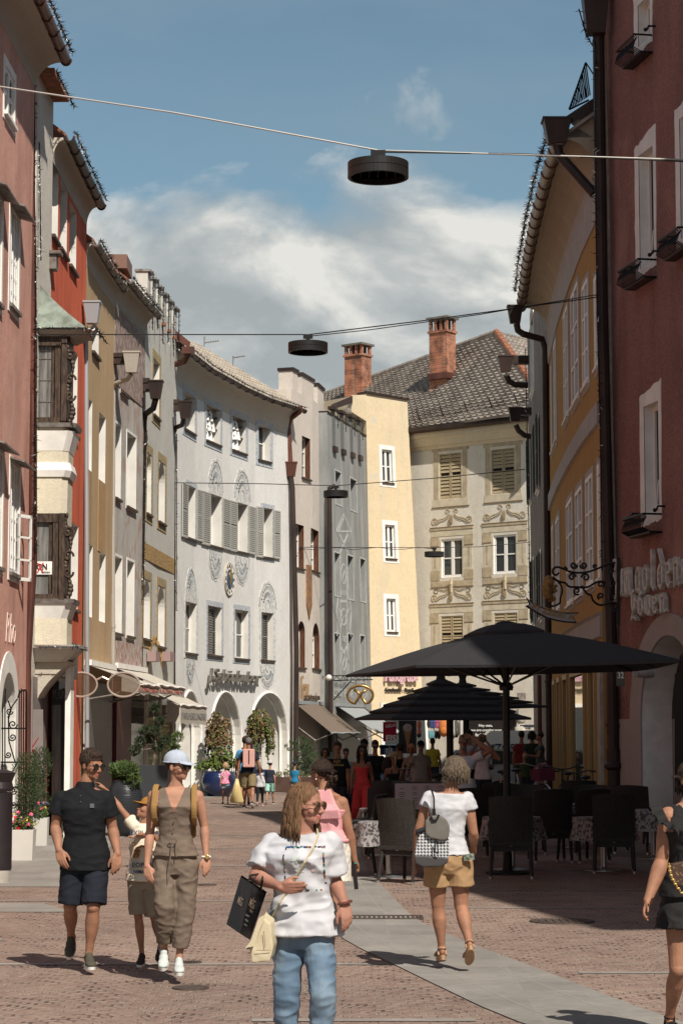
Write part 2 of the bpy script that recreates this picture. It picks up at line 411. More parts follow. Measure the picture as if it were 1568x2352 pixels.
def tile_roof(parent,fn,nc,nr,m,name='roof',h=.05):
 mb=MB();sub=4;cs=nc*sub;vs=[];fs=[]
 for r in range(nr):
  for e in(0,1):
   v=(r+e*1.12)/nr
   for c in range(cs+1):
    ph=(c%sub)/sub;w_=max(0,sin(ph*2*pi))*h*.75
    vs.append(fn(c/cs,min(v,1.0),w_+(h if e==0 else 0)+noise.noise(V((c*.35,r*2.1,0)))*.008))
 W=cs+1
 for r in range(nr):
  b=r*2*W
  for c in range(cs):fs.append((b+c,b+c+1,b+W+c+1,b+W+c))
  if True:
   o=len(vs)
 base=len(vs)
 for r in range(nr):
  for c in range(cs+1):vs.append(fn(c/cs,r/nr,-.02))
 for r in range(nr):
  b=r*2*W;bb=base+r*W
  for c in range(cs):fs.append((bb+c,bb+c+1,b+c+1,b+c))
 mb.add(vs,fs);return mb.build(name,m,parent,recalc=False)
def ribbon(F,mb,pts,w_,d0,d1,mi=0):
 n=len(pts);W=w_ if isinstance(w_,(list,tuple))else[w_]*n;L=[];R_=[]
 for i in range(n):
  a,b=V(pts[max(0,i-1)]),V(pts[min(n-1,i+1)]);t=b-a
  if t.length<1e-6:t=V((1,0))
  t.normalize();nn=V((-t.y,t.x))*W[i]/2;p=V(pts[i]);L.append(p+nn);R_.append(p-nn)
 for i in range(n-1):
  mb.quad(F.P(*L[i],d1),F.P(*L[i+1],d1),F.P(*R_[i+1],d1),F.P(*R_[i],d1),mi)
  mb.quad(F.P(*L[i],d1),F.P(*L[i+1],d1),F.P(*L[i+1],d0),F.P(*L[i],d0),mi);mb.quad(F.P(*R_[i],d1),F.P(*R_[i+1],d1),F.P(*R_[i+1],d0),F.P(*R_[i],d0),mi)
def pipe(parent,pts,r,m,collars=True,name='downpipe',hop=None):
 mb=MB();mb.tube(pts,r,12)
 if collars:
  a,b=V(pts[-2]),V(pts[-1]);n=max(1,int((a-b).length/1.9))
  for i in range(1,n+1):
   p=a.lerp(b,i/(n+.5));mb.tube([p-V((0,0,.035)),p+V((0,0,.035))],r*1.22,12)
   mb.tube([p-V((0,0,.12)),p-V((0,0,.1))],r*1.12,12)
 if hop:
  p,w_,d_,h_=hop;p=V(p)
  vs=[p+V((x*w_*k,y*d_*k,z))for z,k in((-h_/2,.33),(h_*.42,.5),(h_*.42,.55),(h_/2,.55))for x,y in((-1,-1),(1,-1),(1,1),(-1,1))]
  fs=[(0,3,2,1),(12,13,14,15)]
  for i in range(3):
   for j in range(4):fs.append((i*4+j,i*4+(j+1)%4,i*4+4+(j+1)%4,i*4+4+j))
  mb.add(vs,fs)
 return mb.build(name,m,parent,smooth=False)
def garland(pts,label,dens=26,size=.09,drop=0,name='light_garland',thick=1.,seed=1,spark=.12):
 """string of fairy lights: cable with little upturned twig-like bulbs"""
 rnd=random.Random(seed);mb=MB();pts=[V(p)for p in pts];mb.tube(pts,.012*thick,4)
 for a,b in zip(pts,pts[1:]):
  L=(b-a).length;n=max(1,int(L*dens))
  for i in range(n):
   p=a.lerp(b,rnd.random());
   d=V((rnd.gauss(0,1),rnd.gauss(0,1),rnd.gauss(.1,.8)));d.normalize();l=size*rnd.uniform(.5,1.2)
   e=p+d*l;o=d.orthogonal().normalized()*.011*thick;o2=d.cross(o)
   mb.add([p+o,p-o*.5+o2,p-o*.5-o2,e],[(0,1,3),(1,2,3),(2,0,3)],1 if rnd.random()<spark else 0)
 o=mb.build(name,[M_['black_plastic'],M_['bulb']],None,recalc=False);tag(o,label,'fairy lights','fairy light garlands on the house fronts');return o
M_={}
M_['dark']=mat('dark_void',(.012,.011,.01),.9)
M_['glass']=mat('window_glass',(.035,.04,.042),.08,spec=.6)
M_['glass2']=mat('curtained_glass',(.10,.10,.095),.15,spec=.6,c2=(.22,.21,.2),vscale=2.5,stretch=(6,6,.6))
M_['blind']=mat('blind_slats',(.22,.21,.19),.5)
M_['white']=mat('white_paint',(.78,.75,.70),.55,var=.10,vscale=4)
M_['white_frame']=mat('white_window_frame',(.74,.72,.68),.45)
M_['reveal']=mat('white_reveal',(.64,.615,.57),.85,var=.12,vscale=1.5,bump=.1)
M_['brownwood']=mat('brown_wood',(.13,.055,.028),.55,c2=(.06,.025,.015),vscale=6,stretch=(4,4,.5))
M_['darkwood']=mat('dark_wood',(.085,.055,.038),.5,c2=(.025,.016,.012),vscale=9,stretch=(3,3,.6),bump=.3,bscale=25)
M_['copper']=mat('brown_copper',(.15,.058,.042),.42,metal=.35,c2=(.085,.038,.03),vscale=2.2,stretch=(1,1,.5))
M_['darkpipe']=mat('dark_brown_pipe',(.055,.036,.030),.45,metal=.3,c2=(.032,.022,.02),vscale=3,stretch=(1,1,.4))
M_['graypipe']=mat('grey_zinc_pipe',(.36,.38,.40),.45,metal=.35,c2=(.30,.26,.22),vscale=2.0,stretch=(1,1,.4),thr=(.55,.75))
M_['rustpipe']=mat('rusty_zinc_pipe',(.40,.38,.35),.6,metal=.2,c2=(.34,.28,.21),vscale=60,thr=(.4,.62))
M_['oldmetal']=mat('weathered_tin',(.26,.24,.22),.55,metal=.3,c2=(.12,.09,.075),vscale=5)
M_['black_plastic']=mat('black_cable',(.014,.013,.013),.35)
M_['bulb']=mat('clear_bulb',(.75,.74,.70),.15,spec=.8)
M_['black_iron']=mat('wrought_iron',(.012,.012,.013),.4,metal=.3)
M_['tile_gray']=mat('grey_roof_tile',(.37,.325,.28),.85,c2=(.21,.18,.155),vscale=1.6,bump=.3,bscale=18,det=10)
M_['tile_tan']=mat('tan_roof_tile',(.36,.31,.25),.85,c2=(.25,.21,.17),vscale=2.2,bump=.2,bscale=18,det=8)
M_['tile_red']=mat('red_clay_tile',(.36,.14,.075),.85,c2=(.16,.08,.055),vscale=7)
M_['stone']=mat('pale_stone',(.42,.38,.33),.85,var=.2,vscale=5,bump=.3)
# ---------------- ground ----------------
def cobble_mat():
 m=bpy.data.materials.new('porphyry_cobbles');m.use_nodes=True;t=m.node_tree;b=t.nodes['Principled BSDF']
 b.inputs['Roughness'].default_value=.75;b.inputs['Specular IOR Level'].default_value=.3
 g=t.nodes.new('ShaderNodeNewGeometry');s=t.nodes.new('ShaderNodeSeparateXYZ');t.links.new(g.outputs['Position'],s.inputs[0])
 wn=t.nodes.new('ShaderNodeTexNoise');wn.inputs['Scale'].default_value=2.2;wn.inputs['Detail'].default_value=3;t.links.new(g.outputs['Position'],wn.inputs[0])
 sw=t.nodes.new('ShaderNodeSeparateColor');t.links.new(wn.outputs[1],sw.inputs[0])
 X=math_(t,'ADD',s.outputs[0],math_(t,'MULTIPLY',sw.outputs[0],.10));Y=math_(t,'ADD',s.outputs[1],math_(t,'MULTIPLY',sw.outputs[1],.16))
 fx=math_(t,'SUBTRACT',math_(t,'FRACT',math_(t,'DIVIDE',X,1.25)),.5)
 arc=math_(t,'MULTIPLY',math_(t,'MULTIPLY',fx,fx),2.6)
 Y2=math_(t,'ADD',Y,arc)
 cb=t.nodes.new('ShaderNodeCombineXYZ');t.links.new(X,cb.inputs[0]);t.links.new(Y2,cb.inputs[1])
 br=t.nodes.new('ShaderNodeTexBrick');br.inputs['Scale'].default_value=1;br.inputs['Brick Width'].default_value=.115;br.inputs['Row Height'].default_value=.11
 br.inputs['Mortar Size'].default_value=.014;br.inputs['Mortar Smooth'].default_value=.6;br.inputs['Bias'].default_value=0
 br.inputs['Color1'].default_value=(0,0,0,1);br.inputs['Color2'].default_value=(1,1,1,1);br.inputs['Mortar'].default_value=(.5,.5,.5,1);t.links.new(cb.outputs[0],br.inputs[0])
 stone=ramp(t,br.outputs[0],[(0,(.215,.145,.118)),(.3,(.265,.19,.152)),(.5,(.235,.16,.13)),(.75,(.285,.21,.17)),(1,(.25,.18,.148))])
 n2=t.nodes.new('ShaderNodeTexNoise');n2.inputs['Scale'].default_value=.35;n2.inputs['Detail'].default_value=6;t.links.new(g.outputs['Position'],n2.inputs[0])
 stone=mixc(t,1.0,stone,ramp(t,n2.outputs[0],[(.3,.78),(.7,1.16)]),'MULTIPLY')
 n3=t.nodes.new('ShaderNodeTexNoise');n3.inputs['Scale'].default_value=30;n3.inputs['Detail'].default_value=6;mp3=t.nodes.new('ShaderNodeMapping');mp3.inputs['Scale'].default_value=(.35,1.6,1);t.links.new(g.outputs['Position'],mp3.inputs[0]);t.links.new(mp3.outputs[0],n3.inputs[0])
 stone=mixc(t,1.0,stone,ramp(t,n3.outputs[0],[(.3,.66),(.7,1.22)]),'MULTIPLY')
 joint=mixc(t,ramp(t,sw.outputs[2],[(.4,0),(.6,1)]),(.07,.05,.042),(.30,.24,.19))
 gn=t.nodes.new('ShaderNodeTexNoise');gn.inputs['Scale'].default_value=5;t.links.new(g.outputs['Position'],gn.inputs[0])
 jf=math_(t,'MULTIPLY',br.outputs['Fac'],ramp(t,gn.outputs[0],[(.42,.15),(.58,1)]))
 o=mixc(t,jf,stone,joint);t.links.new(o,b.inputs['Base Color'])
 h=math_(t,'SUBTRACT',math_(t,'MULTIPLY',n3.outputs[0],.35),math_(t,'MULTIPLY',jf,1.0))
 h=math_(t,'ADD',h,math_(t,'MULTIPLY',br.outputs[0],.55))
 bp=t.nodes.new('ShaderNodeBump');bp.inputs['Strength'].default_value=.8;bp.inputs['Distance'].default_value=.022;t.links.new(h,bp.inputs['Height']);t.links.new(bp.outputs[0],b.inputs['Normal'])
 return m
def slab_mat(name='granite_slabs',c=(.235,.218,.196),bw=.9,rh=.55,rot=0):
 m=bpy.data.materials.new(name);m.use_nodes=True;t=m.node_tree;b=t.nodes['Principled BSDF'];b.inputs['Roughness'].default_value=.8
 g=t.nodes.new('ShaderNodeNewGeometry');mp=t.nodes.new('ShaderNodeMapping');mp.inputs['Rotation'].default_value=(0,0,rot);t.links.new(g.outputs['Position'],mp.inputs[0])
 br=t.nodes.new('ShaderNodeTexBrick');br.inputs['Scale'].default_value=1;br.inputs['Brick Width'].default_value=bw;br.inputs['Row Height'].default_value=rh;br.inputs['Mortar Size'].default_value=.007
 br.inputs['Color1'].default_value=(*[x*.84 for x in c],1);br.inputs['Color2'].default_value=(*[x*1.1 for x in c],1);br.inputs['Mortar'].default_value=(.25,.23,.20,1)
 t.links.new(mp.outputs[0],br.inputs[0])
 n3=t.nodes.new('ShaderNodeTexNoise');n3.inputs['Scale'].default_value=18;n3.inputs['Detail'].default_value=8;mp3=t.nodes.new('ShaderNodeMapping');mp3.inputs['Scale'].default_value=(.5,1.4,1);t.links.new(g.outputs['Position'],mp3.inputs[0]);t.links.new(mp3.outputs[0],n3.inputs[0])
 n4=t.nodes.new('ShaderNodeTexNoise');n4.inputs['Scale'].default_value=1.1;n4.inputs['Detail'].default_value=6;t.links.new(g.outputs['Position'],n4.inputs[0])
 o=mixc(t,1.0,br.outputs[0],ramp(t,n3.outputs[0],[(.3,.82),(.7,1.12)]),'MULTIPLY');o=mixc(t,1.0,o,ramp(t,n4.outputs[0],[(.3,.80),(.7,1.12)]),'MULTIPLY')
 t.links.new(o,b.inputs['Base Color'])
 bp=t.nodes.new('ShaderNodeBump');bp.inputs['Strength'].default_value=.4;bp.inputs['Distance'].default_value=.01;t.links.new(n3.outputs[0],bp.inputs['Height']);t.links.new(bp.outputs[0],b.inputs['Normal'])
 return m
mb=MB();mb.quad((-400,-60,0),(400,-60,0),(400,900,0),(-400,900,0));struct(mb.build('ground',cobble_mat()))
SLAB=slab_mat();SLAB2=slab_mat('granite_band',(.25,.22,.195),.6,.22)
def strip(pts_l,pts_r,z,name,m):
 mb=MB()
 for i in range(len(pts_l)-1):
  mb.quad(*[V((p[0],p[1],z))for p in(pts_l[i],pts_r[i],pts_r[i+1],pts_l[i+1])])
 return struct(mb.build(name,m))
Lp=[(2.3,11.6)]+[gnd(*p)[:2]for p in((1176,2350),(1061,2293),(982,2256),(904,2217),(830,2183),(767,2146))]+[(-.38,25),(-.55,31),(-.6,40),(-.55,55),(-.4,70)]
Rp=[(3.5,11.6),(2.32,14.3)]+[gnd(*p)[:2]for p in((1375,2282),(1202,2214),(1113,2183),(1024,2146),(951,2115),(888,2046),(835,1994))]+[(.30,40),(.35,55),(.5,70)]
def resamp(P,n):
 P=[V(p)for p in P];c=[0]
 for a,b in zip(P,P[1:]):c.append(c[-1]+(b-a).length)
 o=[]
 for k in range(n+1):
  s=c[-1]*k/n
  for i in range(len(P)-1):
   if s<=c[i+1]+1e-6:o.append(P[i].lerp(P[i+1],(s-c[i])/(c[i+1]-c[i])));break
 return o
def smooth2(P,k=3):
 P=[V(p)for p in P]
 for _ in range(k):
  Q=[P[0]]
  for a,b in zip(P,P[1:]):Q+=[a.lerp(b,.25),a.lerp(b,.75)]
  P=Q+[P[-1]]
 return P
Ls,Rs=resamp(smooth2(Lp),70),resamp(smooth2(Rp),70)
strip(Ls,Rs,.008,'path',SLAB)
mbj=MB()
for side in(.27,.73):
 c=[a.lerp(b,side)for a,b in zip(Ls,Rs)]
 for a,b in zip(c,c[1:]):d=(b-a).normalized();n_=V((-d.y,d.x))*.006;mbj.quad((*(a-n_),.0095),(*(b-n_),.0095),(*(b+n_),.0095),(*(a+n_),.0095))
struct(mbj.build('path_joint',mat('pale_joint',(.28,.26,.23),.9)))
mbb=MB()
for ypx,x0,x1 in((2216,-3.4,.35),(2086,.95,4.5),(2236,1.9,3.6),(2345,-.6,.9),(1985,.4,7),(2045,.6,6),(2070,-4.6,.0),(1990,-4.6,-.5),(1950,-4.6,-.5),(1920,-4.4,-.5),(1900,.4,5),(2345,3.2,4)):
 Y=gnd(784,ypx).y;mbb.quad((x0,Y-.07,.005),(x1,Y-.07,.005),(x1,Y+.07,.005),(x0,Y+.07,.005))
struct(mbb.build('granite_band',SLAB2))
mbp=MB()
for poly in(((-30,20.2),(-3.1,20.4),(-3.45,21.2),(-30,21.2)),((-30,23.6),(-2.9,23.6),(-3.35,24.8),(-30,24.8)),((-30,27.2),(-3.0,27.4),(-3.6,29.6),(-3.9,38),(-4.2,50),(-4.2,62),(-30,62))):
 mbp.poly([(x,y,.006)for x,y in poly])
struct(mbp.build('pavement',SLAB))
mbp=MB();mbp.poly([(x,y,.006)for x,y in((-4.2,62),(-3.2,66),(-.3,72.2),(.6,78),(-2,80),(-6,70))]);mbp.poly([(x,y,.006)for x,y in((3.4,58),(5.3,58),(5.7,66),(4.2,66))])
struct(mbp.build('pavement',SLAB))
def lift(x,y):
 a=min(1,max(0,(y-35)/8));b=min(1,max(0,(x-.7)/.6));return .30*a*a*(3-2*a)*b*b*(3-2*b)
mb=MB();nx,ny=18,30
G_=[[V((.7+7.5*(i/nx)**1.5,35+35*(j/ny)**1.4,0))for i in range(nx+1)]for j in range(ny+1)]
for r_ in G_:
 for p in r_:p.z=lift(p.x,p.y)+.003
for j in range(ny):
 for i in range(nx):mb.quad(G_[j][i],G_[j][i+1],G_[j+1][i+1],G_[j+1][i])
struct(mb.build('ground',bpy.data.materials['porphyry_cobbles'],smooth=True))
def manhole(x,y,r,label):
 mb=MB();mb.lathe((x,y,0),[(r,.0),(r,.012),(r*.86,.013),(r*.84,.006),(0.01,.006)],28)
 for k in range(-3,4):mb.box((x+k*r*.22,y,.011),(.03,1.5*math.sqrt(max(.01,(r*.8)**2-(k*r*.22)**2)),.006))
 tag(mb.build('manhole_cover',M_['black_iron2']),label,'manhole cover')
M_['black_iron2']=mat('cast_iron',(.075,.055,.045),.7,var=.3,vscale=20)
p=gnd(1290,2118);manhole(p.x,p.y,.33,'large round iron manhole cover in the cobbles right of the backpack woman')
p=gnd(762,2336 if False else 2205);p=gnd(655*1.0,1955);p=gnd(*q('H',1330,1260));manhole(p.x,p.y,.12,'small round iron cover beside the jumpsuit woman hand')
p=gnd(*q('H',1195,1872));manhole(p.x,p.y,.10,'small iron cover right behind the white trainers')
p=gnd(*q('H',1200,2070));manhole(p.x,p.y,.14,'small iron cover in the cobbles in front of the white trainers')
mb=MB();p=gnd(842,2110)
for k in range(22):mb.box((p.x-.52+k*.05,p.y,.014),(.022,.34,.008))
for s_ in(-.19,.19):mb.box((p.x,p.y+s_,.014),(1.15,.03,.01))
for s_ in(-.57,.57):mb.box((p.x+s_,p.y,.0135),(.03,.36,.01))
tag(mb.build('drain_grate',M_['black_iron2']),'rectangular iron drain grate set in the grey stone path','drain grate')
# ---------------- left row ----------------
ST_=(.5,.46,.4)
def house(name,label,F):
 m=F.P(F.L/2,0);return thing(name,label,'building',(m.x,m.y,0))
F0=Fac([(-5.75,18),(-5.62,30),(-5.56,38.6)],13.6)
h0=house('pink_house','salmon pink plaster house at the left edge with white multi-pane windows',F0)
m0=stucco('salmon_plaster',(.64,.35,.28),stain=(.36,.17,.13),samt=.5,var=.16,patch=((.60,.38,.31),.56,.72,.8))
W0=[F0.rect('A',70,1395,118,2110),F0.rect('B',70,925,120,1690),F0.rect('A',32,420,92,860),F0.rect('A',-60,1250,2,2060),F0.rect('B',-70,800,6,1640)]
ops=[(*r,.12,'')for r in W0];a=F0.q('G',6,400);b=F0.q('G',112,400);ops.append((a[0],b[0],.0,F0.q('G',55,350)[1],.5,'arch'))
F0.wall(h0,[m0,M_['reveal']],ops)
for i,r in enumerate(W0):
 o=(*r,.06,'');f=window(F0,h0,o,M_['white_frame'],M_['glass']if i!=2 else M_['dark'],cols=4 if i!=2 else 2,rows=6 if i!=2 else 2,sill=M_['oldmetal']if i!=2 else M_['white'],surround=M_['white'],sw=.13,fw=.07)
 if i!=2:
  hd=MB();F0.sweep(hd,[(.02,r[3]+.10),(.26,r[3]+.02),(.26,r[3]-.01),(.02,r[3]+.06)],r[0]-.15,r[1]+.15);hd.build('hood',M_['oldmetal'],f)
cs=W0[1];f=MB()
a0,z1=F0.q('B',118,1270);_,z0=F0.q('B',118,1720)
for(u0,u1,v0,v1)in((0,.06,0,1),(.44,.5,0,1),(0,.5,0,.05),(0,.5,.95,1),(0,.5,.3,.33),(0,.5,.64,.67)):
 P0=F0.P(a0,0,0);d=V((.22,.45,0)).normalized()
 pts=[P0+d*u*.8 for u in(u0,u1)];zz=[z0+(z1-z0)*v for v in(v0,v1)];n_=V((.03,-.03,0))
 f.hexa([V((pts[0].x,pts[0].y,zz[0])),V((pts[1].x,pts[1].y,zz[0])),V((pts[1].x,pts[1].y,zz[0]))+n_,V((pts[0].x,pts[0].y,zz[0]))+n_,V((pts[0].x,pts[0].y,zz[1])),V((pts[1].x,pts[1].y,zz[1])),V((pts[1].x,pts[1].y,zz[1]))+n_,V((pts[0].x,pts[0].y,zz[1]))+n_])
f.build('open_casement',M_['white_frame'],h0)
eave(F0,h0,M_['cove0']if 'cove0' in M_ else stucco('cove_plaster',(.46,.41,.34),var=.08),M_['copper'],M_['tile_red'],13.55,out=.46,rise=.5,s0=10)
pt=F0.P(F0.L,0,.12)
pp=[at(88,133,38.3),at(74,146,38.4),at(70,175,38.5),at(68,260,38.5),at(76,1240,38.55),at(60,1560,38.55),at(58,1760,38.55)]
pipe(h0,pp[:4]+[at(75,900,38.55)],.075,M_['copper']);pipe(h0,[at(75,900,38.55),at(76,1290,38.55),at(62,1520,38.55),at(60,1850,38.55)],.075,M_['copper'])
mb=MB();a=F0.q('G',55,290);
r_=(ops[-1][1]-ops[-1][0])/2;mc=(ops[-1][0]+ops[-1][1])/2;zt=ops[-1][3]
for k in range(16):
 t0,t1=pi*k/16,pi*(k+1)/16;P_=[]
 for d in(.0,.02):
  for rr,t in((r_+.35,t0),(r_+.35,t1),(r_,t1),(r_,t0)):P_.append(F0.P(min(F0.L,mc-rr*cos(t)),zt-r_+rr*sin(t)*(1.0 if rr>r_ else 1),d))
 mb.hexa(P_)
F0.box(mb,ops[-1][0]-.35,ops[-1][0],0,zt-r_,0,.02);F0.box(mb,ops[-1][1],ops[-1][1]+.35,0,zt-r_,0,.02);mb.build('arch_surround',M_['white'],h0)
mb=MB();F0.box(mb,ops[-1][0],ops[-1][1],0,zt-r_,-.5,-.48);mb.build('door',M_['darkwood'],h0)
mb=MB();F0s=[(10+0,0)];
vs,fs=text_geo('Rho',.50,.006,bold=-.008,shear=.3);s0_,z0_=F0.q('B',30,2130)
mb.add([F0.P(min(F0.L-.05,s0_+v.x*1.3),z0_+v.y*1.5,.012+v.z)for v in vs],fs);mb.build('painted_letters',mat('pale_pink_paint',(.66,.50,.44),.9),h0)
g=MB()
gx=lambda x,y,dY=0:at(*q('G',x,y),36.2+dY)
for x in(20,38,142,158,175):g.tube([gx(x,470+(abs(x-160)*.5 if x>100 else 0)),gx(x-2,700),gx(x-2,1500)],.011,5)
g.tube([gx(135,540),gx(145,500),gx(165,485),gx(188,482),gx(194,500),gx(190,1330)],.018,5)
for y in(765,1015,1200,1330):g.tube([gx(5,y),gx(195,y)],.014,5)
for(cx,cy,r0,sg)in((95,735,34,1),(92,830,30,-1),(95,1225,30,1),(100,1330,28,-1),(70,640,26,1),(60,960,26,-1)):
 g.tube([gx(cx+sg*r0*(1-k/26)*cos(k*.42),cy+r0*(1-k/26)*sin(k*.42))for k in range(24)],.012,5)
g.tube([gx(60,560),gx(80,620),gx(62,700),gx(66,860),gx(95,960),gx(110,1010)],.012,5);g.tube([gx(130,545),gx(90,600),gx(60,680),gx(65,720)],.012,5);g.tube([gx(128,1015),gx(80,1110),gx(60,1200)],.012,5)
tag(g.build('iron_grille',M_['black_iron']),'scrolled wrought iron grille door folded out beside the pink house arch','grille')
F1=Fac([(-5.54,38.75),(-5.50,40.6)],13.9)
h1=house('white_house','narrow white plaster house with a two-storey oriel of carved dark wood',F1)
mw=stucco('offwhite_plaster',(.60,.56,.49),var=.08,samt=.2)
F1.wall(h1,[mw,mw],[])
F1.box(rb:=MB(),0,F1.L,13.9,14.0,-5,.3);rb.build('roof',M_['tile_red'],h1)
rt=MB()
for k in range(7):rt.tube([F1.P(.1+.28*k,13.95+.02,.22),F1.P(.1+.28*k,14.1,-.4)],.06,8)
rt.build('ridge_tile',M_['tile_red'],h1)
ory=[39.3,39.3,40.45,40.75];orx=[-5.6,-4.90,-4.78,-5.6]
def oriel_prism(z0,z1,grow0,grow1,name,m,inset=0,smooth=False):
 mb=MB();c=V((-5.3,40.0))
 def ring(z,gq):return[V((x+(gq if x>-5.5 else 0),y+(-gq if y<39.5 else(gq if y>40.3 else 0))*.8,z))for x,y in((-5.62,39.3),(-5.07,39.3),(-4.97,39.42),(-4.97,40.15),(-5.62,40.3))]
 a,b=ring(z0,grow0),ring(z1,grow1);mb.add(a+b,[tuple(range(4,-1,-1)),tuple(range(5,10))]+[(i,(i+1)%5,5+(i+1)%5,5+i)for i in range(5)])
 return mb.build(name,m,h1)
zo=lambda y:at(120,y,39.3).z
mo=stucco('cream_plaster',(.60,.54,.42),var=.06,samt=.2)
oriel_prism(zo(1205),zo(980),-.03,.0,'oriel_panel',mo)
for k,(a,b,g0,g1)in enumerate(((1095,1080,.02,.06),(1080,1062,.06,.02),(1035,990,.0,.10),(982,972,.13,.15))):oriel_prism(zo(a),zo(b),g0,g1,'oriel_moulding',M_['white']if k<3 else M_['oldmetal'])
oriel_prism(zo(1482),zo(1418),.0,.0,'oriel_panel',mo);oriel_prism(zo(1420),zo(1385),.0,.10,'oriel_moulding',M_['white']);oriel_prism(zo(1386),zo(1376),.13,.15,'oriel_moulding',M_['oldmetal'])
oriel_prism(zo(1490),zo(1482),.30,.28,'oriel_moulding',M_['oldmetal'])
for k in range(6):oriel_prism(zo(1520-k*6),zo(1514-k*6),.02+k*.045,.05+k*.045,'oriel_moulding',M_['cove0']if 'cove0' in M_ else mw)
cb=MB();prev=None
for k in range(9):
 t=k/8;z=zo(1640)+(zo(1520)-zo(1640))*t;e=.62*(t**1.9)
 ring=[V((-5.62,39.38,z)),V((-5.54+e*1.05,39.38,z)),V((-5.54+e*1.1,40.2,z)),V((-5.62,40.3,z))]
 if prev:cb.add(prev+ring,[(i,(i+1)%4,4+(i+1)%4,4+i)for i in range(4)])
 prev=ring
cb.poly(prev);cb.build('corbel',MATS['cove_plaster'],h1)
def oriel_window(y0,y1,lab):
 zt,zb=zo(y0),zo(y1);mb=MB()
 def bar(x0,x1,z0,z1,d):mb.box(((x0+x1)/2,39.32-d/2,(z0+z1)/2),(x1-x0,d,z1-z0))
 mb.box((-5.31,39.75,(zb+zt)/2),(.62,.8,zt-zb))
 xr=-5.0
 bar(-5.62,xr,zt-.16,zt,.10);bar(-5.62,xr,zb,zb+.1,.10);bar(xr-.10,xr,zb,zt,.14);bar(xr-.22,xr-.12,zb,zt,.09);bar(xr-.29,xr-.24,zb,zt,.06)
 for k in range(22):
  z=zb+(zt-zb)*(k+.5)/22;t=k/22*pi*2
  mb.ball((xr+.05+.05*sin(t*2.0),39.3,z),(.045+.02*sin(t*3),.06,.06),7)
 for tz,sg in((zt-.35,1),(zb+.5,-1),((zt+zb)/2,1)):
  mb.tube([V((xr+.06+.10*(1-k/16)*cos(k*.5),39.25,tz+sg*.12*(1-k/16)*sin(k*.5)))for k in range(15)],.022,6)
 w_=mb.build('oriel_window',M_['darkwood'],h1)
 g=MB();g.quad(*[V((x,39.325-.012-.02,z))for x,z in((-5.6,zb+.1),(xr-.3,zb+.1),(xr-.3,zt-.16),(-5.6,zt-.16))]);g.build('pane',M_['glass2'],w_)
 l=MB()
 for k in range(1,4):z=zb+(zt-zb)*k/4;l.tube([(-5.6,39.28,z),(xr-.3,39.28,z)],.006,4)
 for x in(-5.5,-5.36):l.tube([(x,39.28,zb+.1),(x,39.28,zt-.16)],.005,4)
 if lab==0:l.build('leading',M_['oldmetal'],w_)
 return w_
oriel_window(775,972,0);ow=oriel_window(1180,1378,1)
sg=MB();za,zb_=zo(1290),zo(1320);sg.box((-5.42,39.262,(za+zb_)/2),(.40,.012,za-zb_));so=sg.build('window_sign',M_['white'],h1)
tx=MB();vs,fs=text_geo('E ON',.15,.003,bold=.004);tx.add([V((-5.60+v.x*.8,39.250-v.z,(za+zb_)/2-.03+v.y))for v in vs],fs);vs,fs=text_geo('fashion',.055,.003);tx.add([V((-5.42+v.x,39.250-v.z,zb_+.025+v.y))for v in vs],fs)
tx.build('sign_letters',M_['dark'],so)
tx=MB();vs,fs=text_geo('X',.26,.003);tx.add([V((-5.505+v.x*.7,39.246-v.z,(za+zb_)/2-.085+v.y))for v in vs],fs);tx.build('sign_letters',mat('sign_red',(.5,.03,.03),.5),so)
cop=mat('green_copper',(.22,.26,.22),.6,c2=(.11,.12,.10),vscale=5,metal=.2)
pr_=MB();rings=[]
for k in range(10):
 t=k/9;z=zo(758)+(zo(640)-zo(758))*t;e=.40*(1-t)**1.7+.72*(1-t)*.9
 rings.append([V((-5.62,39.32-.3*(1-t)**2,z)),V((-5.60+e*.92,39.32-.3*(1-t)**2,z)),V((-5.60+e*.92,40.15+.25*(1-t),z)),V((-5.62,40.4,z))])
for a,b in zip(rings,rings[1:]):pr_.add(a+b,[(i,(i+1)%4,4+(i+1)%4,4+i)for i in range(4)])
pr_.poly(rings[0]);pr_.build('oriel_roof',cop,h1)
for k in range(4):oriel_prism(zo(775-k*4),zo(771-k*4),.04+.07*k,.10+.07*k,'oriel_moulding',MATS['cove_plaster'])
sf=MB();F1.box(sf,.1,F1.L-.1,0,2.9,.02,.05);sf.build('shop_door',mat('taupe_panel',(.20,.17,.16),.5,var=.1),h1)
sf=MB();sf.box((-5.0,40.2,1.6),(.10,.5,3.2));sf.build('pilaster',M_['white'],h1)
dr=MB();dd=lambda x,y:at(*q('G',x,y),38.9)
dr.quad(dd(205,625),dd(318,625),dd(318,1100),dd(205,1100));dm=dr.build('shop_board',mat('taupe_panel',(.2,.17,.16)),h1)
cr=MB();o_=V((0,-.012,0))
for p0,p1 in(((207,870),(270,955)),((285,830),(205,950))):cr.tube([dd(*p0)+o_,dd(*p1)+o_],[.02,.035],5,flat=.3)
cr.build('cross_mark',mat('sign_red',(.5,.03,.03)),dm)
F2=Fac([(-5.50,40.6),(-5.5,43),(-5.48,46)],12.9)
h2=house('red_house','vivid red-orange plaster house with tall white reveals and grey gutter board',F2)
m2=stucco('red_plaster',(.60,.135,.072),stain=(.26,.05,.03),samt=.35,var=.10,bump=.2)
W2=[F2.rect('A',340,1010,387,1640),F2.rect('A',406,1190,447,1740),F2.rect('A',469,1350,510,1850),F2.rect('B',476,1320,520,1925),F2.rect('B',494,170,516,760)]
F2.wall(h2,[m2,M_['reveal']],[(*r,.35,'')for r in W2])
